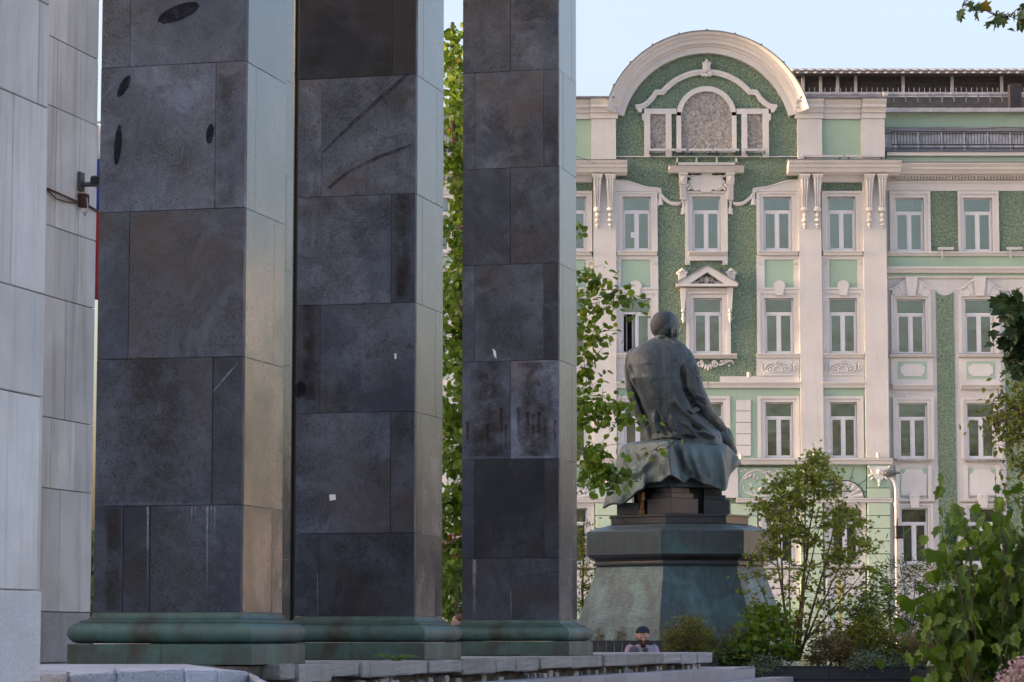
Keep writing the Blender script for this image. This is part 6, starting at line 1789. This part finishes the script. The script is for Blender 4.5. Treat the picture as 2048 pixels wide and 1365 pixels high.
# ================================================================== vegetation
SHAPES = {
 'lime': [(.30,.10),(.46,.32),(.44,.58),(.22,.85)],
 'maple': [(.20,.06),(.62,.22),(.42,.36),(.60,.62),(.26,.58),(.20,.80)],
 'lobed': [(.28,.02),(.56,.28),(.36,.44),(.48,.64),(.22,.72)],
 'oval': [(.22,.25),(.26,.55),(.12,.85)],
 'narrow': [(.09,.3),(.08,.65)],
 'dot': [(.5,.5)],
}
def leaves(name, pts, size, shape, mat, parent=None, seed=0, droop=.5, tint=(.15,.9), axis=None, fold=.12, var=.3, smooth=False):
    """many small leaf blades as one mesh; pts (n,3)"""
    r = np.random.RandomState(seed); pts = np.asarray(pts, float); n = len(pts)
    sh = SHAPES[shape]; k = len(sh)
    loc = [(0,0,0)] + [(x,y,fold*abs(x)*2) for x,y in sh] + [(0,1,0)] + [(-x,y,fold*abs(x)*2) for x,y in sh[::-1]]
    loc = np.array(loc); nv = len(loc)
    az = r.uniform(0,2*np.pi,n)
    if axis is None:
        el = r.normal(-droop,.45,n)
        d = np.stack([np.cos(az)*np.cos(el), np.sin(az)*np.cos(el), np.sin(el)],1)
    else:
        d = np.asarray(axis,float)+r.normal(0,.35,(n,3)); d /= np.linalg.norm(d,axis=1)[:,None]
    u = r.normal(0,1,(n,3))+np.array([0,0,1.2]); x = np.cross(d,u); x /= np.linalg.norm(x,axis=1)[:,None]+1e-9
    z = np.cross(x,d)
    s = size*(1+r.uniform(-var,var,n))
    V = pts[:,None,:]+s[:,None,None]*(loc[None,:,0:1]*x[:,None,:]+loc[None,:,1:2]*d[:,None,:]+loc[None,:,2:3]*z[:,None,:])
    V = V.reshape(-1,3)
    fa = np.array([list(range(0,k+2)), [0]+list(range(k+1,nv))])
    F_ = (fa[None]+(np.arange(n)*nv)[:,None,None]).reshape(-1,k+2)
    m = bpy.data.meshes.new(name)
    m.vertices.add(len(V)); m.vertices.foreach_set('co', V.reshape(-1))
    nf = len(F_); m.loops.add(nf*(k+2)); m.loops.foreach_set('vertex_index', F_.reshape(-1).astype(np.int32))
    m.polygons.add(nf); m.polygons.foreach_set('loop_start', np.arange(nf,dtype=np.int32)*(k+2))
    m.update(calc_edges=True)
    a = m.attributes.new('tint','FLOAT','POINT')
    t = tint[0]+(tint[1]-tint[0])*np.clip(r.beta(2.2,2.6,n),0,1); odd = r.uniform(0,1,n) < .015; t[odd] = r.uniform(.85,1.0,odd.sum())
    a.data.foreach_set('value', np.repeat(t,nv))
    o = link(name, m, mat, parent); o['kind'] = 'stuff'
    return o
def bez(p0, p1, p2, n):
    return [p0*(1-t)**2+p1*2*t*(1-t)+p2*t*t for t in [i/n for i in range(n+1)]]
def wiggle(path, amp, r):
    out = [path[0]]
    for p in path[1:-1]: out.append(p+Vector((r.uniform(-amp,amp),r.uniform(-amp,amp),r.uniform(-amp,amp))))
    return out+[path[-1]]

def tree(label, base, trunk_top, trunk_r, clusters, leaf, size, mat, per, spread, seed, bark, cat='tree', group=None, limbs=None, droop=.6, tint=(.1,.85), name='tree', twig_leaves=True, stems=None):
    """clusters: list of (Vector, weight) in world coordinates"""
    r = random.Random(seed); base = Vector(base)
    t = thing(name, label, cat, base, 0, group)
    stems = stems or [(base, Vector(trunk_top), trunk_r)]
    nodes = []
    for i,(a,b,rad) in enumerate(stems):
        mid = (a+b)/2+Vector((r.uniform(-.12,.12),r.uniform(-.12,.12),0))*(b-a).length*.3
        path = wiggle(bez(a,mid,b,10),.02*(b-a).length/4,r); rr = [rad*(1-.82*(j/10)**1.1) for j in range(11)]
        mb = MB(); mb.tube([p-base for p in path], rr, 9); mb.build('trunk', bark, t, smooth=True)
        for j in range(2,11): nodes.append((path[j], rr[j]))
    br = MB(); LP = []
    cl = sorted(clusters, key=lambda c: min((c[0]-nd[0]).length for nd in nodes))
    for c, wgt in cl:
        best = min(nodes, key=lambda nd: (c-nd[0]).length + max(0,(nd[0].z-c.z))*1.2 + (0.25 if nd[1]<.012 else 0))
        a, ra = best; L = (c-a).length
        mid = a*.45+c*.55+Vector((r.uniform(-.12,.12)*L,r.uniform(-.12,.12)*L,.10*L+r.uniform(-.04,.08)*L))
        n_ = 4 if L < 1 else 6
        path = wiggle(bez(a,mid,c,n_),.02*L,r); r0 = min(ra*.6,.010+.014*L); rr = [max(.0035,r0*(1-.85*j/n_)) for j in range(n_+1)]
        br.tube([p-base for p in path], rr, 6)
        for j in range(1,n_+1): nodes.append((path[j], rr[j]))
        cnt = int(per*wgt)
        for k in range(cnt):
            if twig_leaves and r.random() < .35:
                q = path[r.randrange(max(1,n_//2),n_+1)]+Vector((r.gauss(0,.4),r.gauss(0,.4),r.gauss(0,.3)))*spread
            else:
                q = c+Vector((r.gauss(0,1),r.gauss(0,1),r.gauss(0,.62)))*spread
            LP.append(tuple(q-base))
        for k in range(3):
            q = c+Vector((r.gauss(0,1),r.gauss(0,1),r.gauss(0,.6)))*spread*1.1
            br.tube([c-base,(c+q)/2-base+Vector((0,0,.03)),q-base],[.006,.004,.0025],4)
    stuff(br.build('branches', bark, t, smooth=True))
    leaves('crown', LP, size, leaf, mat, t, seed, droop, tint)
    return t
def V(px,py,Y): return at(px,py,Y)
# ---- lime tree behind the portico
r = random.Random(3); cl = []
for px,py,Y,wg in ((1190,560,44.2,1.0),(1225,580,44.0,1.0),(1255,600,44.2,.7),(1175,545,44.6,.8),(1180,610,44.5,.8),(1210,620,44.2,.6),
  (1175,690,44.3,.9),(1200,665,44,.9),(1165,650,44.6,.8),(1190,712,44.2,.5),(1170,745,44.5,.8),(1180,770,44.2,.4),
  (1175,800,44.3,1.0),(1205,805,44.0,1.1),(1235,815,43.8,1.0),(1262,835,43.8,.7),(1240,845,43.9,.4),(1165,840,44.5,.9),(1190,835,44.1,.8),
  (1170,905,44.3,1.0),(1195,900,43.9,1.0),(1205,930,43.8,1.1),(1225,945,43.7,1.0),(1245,950,43.7,.5),(1180,960,44.2,1.0),(1212,962,43.8,.6),(1236,968,43.8,.35),(1196,960,43.9,.6),(1318,893,43.6,.14),(1338,896,43.6,.12)):
    cl.append((V(px,py,Y),wg))
for i in range(95):
    py = 70+1080*(i+.5)/95; wd = 22 if py < 250 else 60
    cl.append((V(905+r.uniform(-wd*.5,wd*.9),py,45.6+r.uniform(-.9,.9)),.75 if py < 200 else .95))
for i in range(45):
    cl.append((V(r.uniform(930,1150),r.uniform(260,1150),r.uniform(44.5,47.5)),1.0))
bt = V(945,1300,45.9); bt.z = 0
tree('tall lime tree with fresh green leaves growing between the pillars and the monument', bt, V(905,45,45.8), .17, cl, 'lime', .108, M['leaf_lime'], 46, .175, 5, M['bark'], tint=(.05,.78), name='lime_tree')
# ---- reddish young tree and greenery behind the gap
cl = [(V(905+r.uniform(-16,22),1090+r.uniform(-28,30),58+r.uniform(-.5,.5)),1.0) for i in range(9)]
bt = V(915,1272,58); bt.z = 0
tree('young tree with reddening leaves behind the gap between two pillars', bt, V(908,1080,58), .05, cl, 'maple', .10, M['leaf_red'], 22, .22, 6, M['bark'], tint=(.2,.8))
cl = [(V(905+r.uniform(-60,60),1170+r.uniform(-55,80),60+r.uniform(-1,1)),1.2) for i in range(34)]
bt = V(905,1272,60); bt.z = 0
tree('dense leafy bush behind the passer-by, seen between two pillars', bt, V(905,1140,60), .08, cl, 'oval', .14, M['leaf_lime'], 60, .3, 8, M['bark'], cat='bush', name='bush')
# ---- slim saplings left of the pedestal
cl = [(V(1168+r.uniform(-22,20),1045+i*5.6+r.uniform(-5,5),51.5+r.uniform(-.4,.4)),.8) for i in range(36)]
bt = V(1163,1272,51.5); bt.z = 0
tree('slim yellowish sapling beside the flared left side of the pedestal', bt, V(1168,1035,51.5), .04, cl, 'oval', .055, M['leaf_yellow'], 34, .11, 9, M['bark'], cat='sapling', name='sapling')
# ---- tree in the left sliver
cl = [(V(190+r.uniform(-40,40),1130+r.uniform(-60,90),70+r.uniform(-1,1)),1.0) for i in range(22)]
bt = V(180,1272,70); bt.z = 0
tree('distant leafy bush seen in the slit beside the limestone pier', bt, V(185,1090,70), .08, cl, 'oval', .16, M['leaf_shrub'], 40, .35, 10, M['bark'], cat='bush', name='bush')
# ---- multi-stemmed maple in the long planter
r = random.Random(12); Yt = 46.9; bs = V(1592,1322,Yt); cl = []; stems = []
def silh(py):                             # crown outline in the photograph
    pts = [(905,1632,1655),(940,1596,1652),(970,1545,1690),(1000,1512,1712),(1040,1520,1720),(1080,1510,1738),(1130,1470,1765),(1180,1480,1780),(1230,1500,1770),(1265,1540,1730)]
    for (a,b,c),(d,e,f) in zip(pts,pts[1:]):
        if a <= py <= d:
            t = (py-a)/(d-a); return b+(e-b)*t, c+(f-c)*t
    return pts[-1][1:]
for tx,ty,dy,rad in ((1640,915,.1,.030),(1612,945,-.3,.028),(1560,975,.0,.026),(1535,1010,.35,.024),(1690,985,.2,.026),(1715,1060,-.2,.022),(1580,1040,-.5,.02),(1500,1130,.0,.02),(1740,1130,.1,.02),(1650,1010,.5,.024),(1620,1060,-.1,.02)):
    stems.append((bs+Vector((r.uniform(-.12,.12),r.uniform(-.12,.12),0)), V(tx,ty,Yt+dy), rad))
for i in range(210):
    py = 905+365*(r.random()**.85); a,b = silh(py); px = r.uniform(a,b)
    cl.append((V(px,py+r.uniform(-3,3),Yt+r.uniform(-.8,.8)),1.15 if py<1120 else .5))
tree('multi-stemmed young maple with small layered leaves in the long black planter', bs, None, .03, cl, 'maple', .064, M['leaf_maple'], 29, .11, 13, M['bark_light'], stems=stems, droop=.15, tint=(.0,.85), name='maple_tree')
# ---- taller shrub right of it
r = random.Random(14); bs = V(1800,1315,47.2); cl = []
stems = [(bs+Vector((r.uniform(-.2,.2),r.uniform(-.1,.1),0)), V(px,py,47.2+r.uniform(-.3,.3)), .016) for px,py in ((1770,1115,),(1800,1130),(1835,1105),(1860,1108),(1740,1170),(1885,1150),(1720,1200))]
for i in range(120):
    px = r.uniform(1700,1905); py = r.uniform(1108,1305) if 1755 < px < 1890 else r.uniform(1170,1300); cl.append((V(px,py,47.2+r.uniform(-.5,.5)),1.0))
tree('loose airy shrub with narrow leaves between the maple and the near bush', bs, None, .02, cl, 'narrow', .10, M['leaf_shrub'], 30, .14, 15, M['bark_light'], cat='shrub', stems=stems, droop=-.1, name='shrub')
# ---- bush left of the maple
r = random.Random(16)
def bush(label, px0, px1, py0, py1, Y, leaf, size, mat, n, per, spread, seed, cat='shrub', name='shrub', droop=.2, tint=(.1,.85), zbase=None, dep=.5, group=None, bark=None):
    rr = random.Random(seed); cx = (px0+px1)/2; b0 = V(cx,py1,Y)
    if zbase is not None: b0.z = zbase
    cl = []
    for i in range(n):
        t = rr.random(); px = cx+(px1-px0)/2*rr.uniform(-1,1); e = 1-((px-cx)/((px1-px0)/2))**2
        py = py1-(py1-py0)*t*(.35+.65*e); cl.append((V(px,py,Y+rr.uniform(-dep,dep)),1.0))
    sts = [(b0+Vector((rr.uniform(-.15,.15),rr.uniform(-.1,.1),0)), V(cx+(px1-px0)*.3*rr.uniform(-1,1),py0+(py1-py0)*rr.uniform(.05,.4),Y), .012) for k in range(4)]
    return tree(label, b0, None, .01, cl, leaf, size, mat, per, spread, seed, bark or M['stem'], cat=cat, stems=sts, droop=droop, tint=tint, name=name, group=group)
bush('round green bush with lobed leaves left of the maple stems', 1478,1580,1212,1318,46.2,'lobed',.085,M['leaf_lime'],60,20,.12,21)
bush('low dark green leafy cover beside the end of the steps', 1418,1505,1292,1338,46.0,'oval',.065,M['leaf_shrub'],34,40,.10,22,cat='plant',name='leafy_plant')
bush('pale grey-green low plant at the planter rim', 1495,1562,1312,1342,45.8,'oval',.035,M['leaf_blue'],30,60,.08,23,cat='plant',name='leafy_plant')
bush('brown-tinged feathery shrub right of the maple stems', 1620,1710,1262,1330,46.3,'narrow',.08,M['leaf_brown'],60,44,.10,24)
bush('yellow-green bushy shrub in the middle of the long planter', 1690,1800,1225,1322,46.6,'oval',.06,M['leaf_yellow'],80,42,.13,25)
bush('grey-green cushion plant along the long planter rim', 1700,1770,1302,1336,45.9,'oval',.04,M['leaf_blue'],34,46,.08,26,cat='plant',name='leafy_plant')
bush('dark blue-green cushion plant beside the garden spotlight', 1762,1830,1298,1334,45.95,'oval',.045,M['leaf_blue'],34,46,.08,27,cat='plant',name='leafy_plant',tint=(0,.5))
bush('broad green foliage clump behind the magenta flowers', 1872,1965,1255,1345,43.8,'oval',.07,M['leaf_shrub'],60,34,.12,28,cat='plant',name='leafy_plant')
bush('dense mid-green shrub growing behind the near bush', 1930,2060,1200,1345,44.3,'oval',.07,M['leaf_lime'],70,34,.14,29)
bush('brownish flowering perennials in front of the pedestal front face', 1322,1432,1240,1308,46.3,'narrow',.06,M['leaf_brown'],80,44,.10,30,cat='plant',name='perennial',droop=-.5)
bush('yellow-green stalky perennials in front of the pedestal front face', 1330,1425,1232,1306,46.1,'narrow',.075,M['leaf_yellow'],50,30,.10,31,cat='plant',name='perennial',droop=-.5)
bush('tawny perennials left of the bushy green shrub beside the pedestal', 1440,1500,1258,1316,46.2,'narrow',.06,M['leaf_brown'],34,24,.10,32,cat='plant',name='perennial',droop=-.4)
bush('dried reddish flower stalks above the bench backrest beside the man', 1230,1262,1258,1290,45.4,'oval',.028,M['leaf_red'],12,8,.06,33,cat='plant',name='perennial')
bush('dried tawny flower stalks at the end of the bench by the pillar base', 1192,1208,1260,1290,45.4,'oval',.028,M['leaf_brown'],9,12,.05,34,cat='plant',name='perennial')
# tall pale stalks in front of the pedestal
for k,(px,py) in enumerate(((1331,1222),(1393,1212))):
    b0 = V(px,1312,46.0); mb = MB(); top = V(px,py+20,46.0)
    mb.tube([(0,0,0),(.01,0,(top.z-b0.z)*.5),((top.x-b0.x),0,top.z-b0.z)],[.010,.008,.006],6)
    for dx,dz in ((-.09,.28),(.10,.30),(.02,.34),(-.14,.16),(.15,.17)):
        mb.tube([(0,0,(top.z-b0.z)*.75),(dx*.6,0,(top.z-b0.z)*.75+dz*.5),(dx,0,(top.z-b0.z)*.75+dz)],[.006,.004,.003],5)
    o = mb.build('dry_stalk', M['stem'], None, smooth=True); o.location = b0
    tag(o,'tall bare branching stalk in front of the pedestal front face','plant','bare stalks before the pedestal')
# ornamental grass
def grass(label, px, pytop, pybase, Y, n, spread, seed, mat):
    rr = random.Random(seed); b0 = V(px,pybase,Y); h = V(px,pytop,Y).z-b0.z; mb = MB()
    for i in range(n):
        a = rr.uniform(0,6.28); l = rr.uniform(.5,1.0)*h; s_ = rr.uniform(.1,.5)*spread; dx,dy = math.cos(a)*s_, math.sin(a)*s_
        mb.tube([(dx*.1,dy*.1,-.02),(dx*.45,dy*.45,l*.6),(dx,dy,l*.92),(dx*1.4,dy*1.4,l*.9)],[.004,.0035,.0025,.001],4)
    o = mb.build('ornamental_grass', mat, None); o.location = b0; tag(o,label,'grass'); return o
GM = plain('tawny_grass',(0.22,0.16,0.06),.8,0,.4,6.0)
grass('tawny tussock of ornamental grass beside the magenta flowers',1845,1245,1332,45.9,260,.9,41,GM)
grass('small tawny grass tussock behind the dark cushion plant',1820,1250,1330,46.4,160,.8,42,GM)
grass('thin weeds sprouting at the foot of the middle pillar base',794,1308,1320,on_edge(794,7.62)*DY.y+7.62*.2504-.0,34,.35,43,plain('weed_green',(0.10,0.20,0.03),.8))
# flowers
def flowers(label, spots, Y, mat, size, n, rad, seed, group=None):
    rr = random.Random(seed)
    for px,py in spots:
        c = V(px,py,Y+rr.uniform(-.1,.1)); t = thing('flower', label, 'flower', (c.x,c.y,c.z-.35), 0, group)
        pts = [(rr.gauss(0,rad),rr.gauss(0,rad*.8),.35+rr.gauss(0,rad*.8)) for i in range(n)]
        leaves('petals', pts, size, 'oval', mat, t, seed+int(px), -.4, (.1,.7))
        mb = MB(); mb.tube([(0,0,-.05),(.01,0,.18),(0,0,.36)],[.006,.005,.004],5); mb.build('stem', M['stem'], t, smooth=True)
flowers('magenta sedum flower head in the right planter', ((1862,1304),(1868,1318),(1878,1306),(1888,1312),(1903,1300),(1906,1306)), 42.9, M['petal_magenta'], .03, 110, .05, 51, 'magenta flower heads')
flowers('rosy flower head on a tall stem beside the wooden stakes', ((1934,1288),(1941,1296),(1946,1290),(1957,1276),(1950,1300)), 43.4, M['petal_magenta'], .026, 80, .04, 52, 'rosy flower heads by the stakes')
# ---- near bush at the lower right: big leaves, the largest of them objects of their own
YN = 14.6; r = random.Random(61)
nb = V(1985,1365,YN); nb.z = 0
near = thing('viburnum_bush', 'near bush with large bright green lobed leaves and drooping shoots', 'bush', nb)
br = MB(); tips = []
def out_(py):
    pts = [(985,2010),(1010,1950),(1030,1878),(1080,1862),(1120,1868),(1160,1850),(1210,1818),(1250,1830),(1280,1895),(1320,1945),(1400,1970)]
    for (a,b),(d,e) in zip(pts,pts[1:]):
        if a <= py <= d: return b+(e-b)*(py-a)/(d-a)
    return 1990
for i in range(46):
    py = r.uniform(995,1330); px = out_(py)+ (2130-out_(py))*r.random()**1.2+8
    tp = V(px,py,YN+r.uniform(-.45,.45)); b0 = nb+Vector((r.uniform(-.08,.1),r.uniform(-.1,.1),0))
    mid = b0*.4+tp*.6+Vector((.05,0,.22)); path = wiggle(bez(b0,mid,tp,8),.012,r)
    br.tube([p-nb for p in path],[.011-.0011*j for j in range(9)],6)
    tips += [(path[j],j) for j in range(3,9)]
stuff(br.build('branches', M['bark'], near, smooth=True))
def near_leaf(seed):
    rr = random.Random(seed); mb = MB()
    half = [(0,0),(.16,-.02),(.30,.06),(.47,.20),(.34,.34),(.40,.50),(.52,.62),(.30,.66),(.18,.78),(.08,.92),(0,1.05)]
    cv = rr.uniform(.15,.4)
    rows = [(0,.0,0),(0,.35,.03),(0,.7,.0),(0,1.05,-.10)]
    for sg in (1,-1):
        n = len(mb.v)
        for x,y in half: mb.v.append((sg*x,y,.16*abs(x)-cv*y*y*.5-.10*x*x))
        mb.v.append((0,.5,-cv*.125+.015)); c = len(mb.v)-1
        for i in range(len(half)-1):
            mb.f.append((c,n+i,n+i+1) if sg > 0 else (c,n+i+1,n+i))
        mb.f.append((c,n+len(half)-1,n) if sg > 0 else (c,n,n+len(half)-1))
    m = mb.mesh('leaf'); m.materials.append(M['leaf_obj%d' % (seed % 4)]); 
    for p in m.polygons: p.use_smooth = True
    return m
for k,(a,b_) in enumerate((((0.035,0.070,.006),.35),((.08,.140,.010),.45),((.16,.245,.016),.5),((.10,.17,.012),.45))):
    m = bpy.data.materials.new('near_leaf_%d'%k); m.use_nodes = True; t_ = m.node_tree; bb = t_.nodes['Principled BSDF']
    nz = noise(t_,9.0,4.0,.6,coords(t_)); cc = ramp(t_,nz.outputs[0],[(.3,[x*.7 for x in a]),(.7,[x*1.25 for x in a])]).outputs[0]
    t_.links.new(cc,bb.inputs['Base Color']); bb.inputs['Roughness'].default_value = .4
    tl = t_.nodes.new('ShaderNodeBsdfTranslucent'); t_.links.new(cc,tl.inputs[0]); ms = t_.nodes.new('ShaderNodeMixShader'); ms.inputs[0].default_value = b_
    t_.links.new(bb.outputs[0],ms.inputs[1]); t_.links.new(tl.outputs[0],ms.inputs[2]); t_.links.new(ms.outputs[0],t_.nodes['Material Output'].inputs[0])
    M['leaf_obj%d'%k] = m
LM = [near_leaf(k) for k in range(8)]
allp = []
for p,j in tips:
    for q in range(4):
        pos = p+Vector((r.gauss(0,.07),r.gauss(0,.09),r.gauss(0,.06)))
        allp.append(pos)
r.shuffle(allp)
allp.sort(key=lambda p: p.y)
ci = Vector((0,0,CAMZ))
def place_leaf(pos, sz):
    o = bpy.data.objects.new('leaf', r.choice(LM)); COL.objects.link(o); o.parent = near
    o.location = pos-nb; o.scale = (sz*.78,sz,sz)
    o.rotation_euler = (R(r.gauss(-66,24)), R(r.gauss(0,22)), R(r.gauss(180,62)))
for p in allp[:290]: place_leaf(p, r.uniform(.05,.09))
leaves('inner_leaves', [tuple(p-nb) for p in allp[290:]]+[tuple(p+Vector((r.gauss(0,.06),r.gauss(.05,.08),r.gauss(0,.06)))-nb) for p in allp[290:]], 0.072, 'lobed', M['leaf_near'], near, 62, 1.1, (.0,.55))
# ---- pale pink flowers in the very corner
cl_ = [(2036,1338),(2044,1354),(2022,1356),(2047,1328),(2032,1368),(2012,1372)]
flowers('pale pink flower cluster at the foot of the near bush', cl_, 12.5, M['petal_pink'], .018, 90, .028, 63, 'pale pink flower clusters')
# ---- maple boughs reaching in from the right
r = random.Random(71); Yb = 21.0
bt = V(2330,1272,Yb); bt.z = 0
cl = []
for px,py,wg in ((2025,600,1.0),(2035,640,1.2),(2010,630,.6),(2040,680,1.3),(2020,665,.8),(2035,715,.9),(2050,730,.8),(2055,620,1.2),(1925,12,.2),(1950,16,.09),(1992,32,.16),(2008,38,.16),(2035,20,.1),(2045,45,.2),(2020,34,.1),(2080,640,1.4),(2100,700,1.4),(2110,60,1.2),(2140,120,1.2),(2160,500,1.5),(2200,300,1.5),(2200,800,1.5)):
    cl.append((V(px,py,Yb+r.uniform(-.2,.2)),wg))
for i in range(70): cl.append((V(r.uniform(2150,2560),r.uniform(-420,760),Yb+r.uniform(-1.3,1.3)),3.0))
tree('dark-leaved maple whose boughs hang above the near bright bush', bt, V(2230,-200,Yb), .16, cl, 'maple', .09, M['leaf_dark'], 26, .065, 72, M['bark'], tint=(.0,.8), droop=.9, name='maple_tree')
r = random.Random(73); Yb = 33.0; bt = V(2260,1272,Yb); bt.z = 0; cl = []
for i in range(60):
    py = r.uniform(745,950); lo = 2030-45*math.sin((py-745)/205*math.pi)
    cl.append((V(lo+r.random()**1.4*120,py,Yb+r.uniform(-.5,.5)),.9))
for px,py in ((2035,1000),(2045,1020),(2060,980),(2010,985)): cl.append((V(px,py,Yb),.6))
for i in range(70): cl.append((V(r.uniform(2130,2480),r.uniform(330,1000),Yb+r.uniform(-1.3,1.3)),1.6))
tree('small-leaved birch whose yellowish sprays hang below the dark maple bough', bt, V(2200,500,Yb), .14, cl, 'oval', .075, M['leaf_yellow'], 24, .13, 74, M['bark'], tint=(.0,.7), droop=.7, name='birch_tree')
# thin hanging twig before the drape
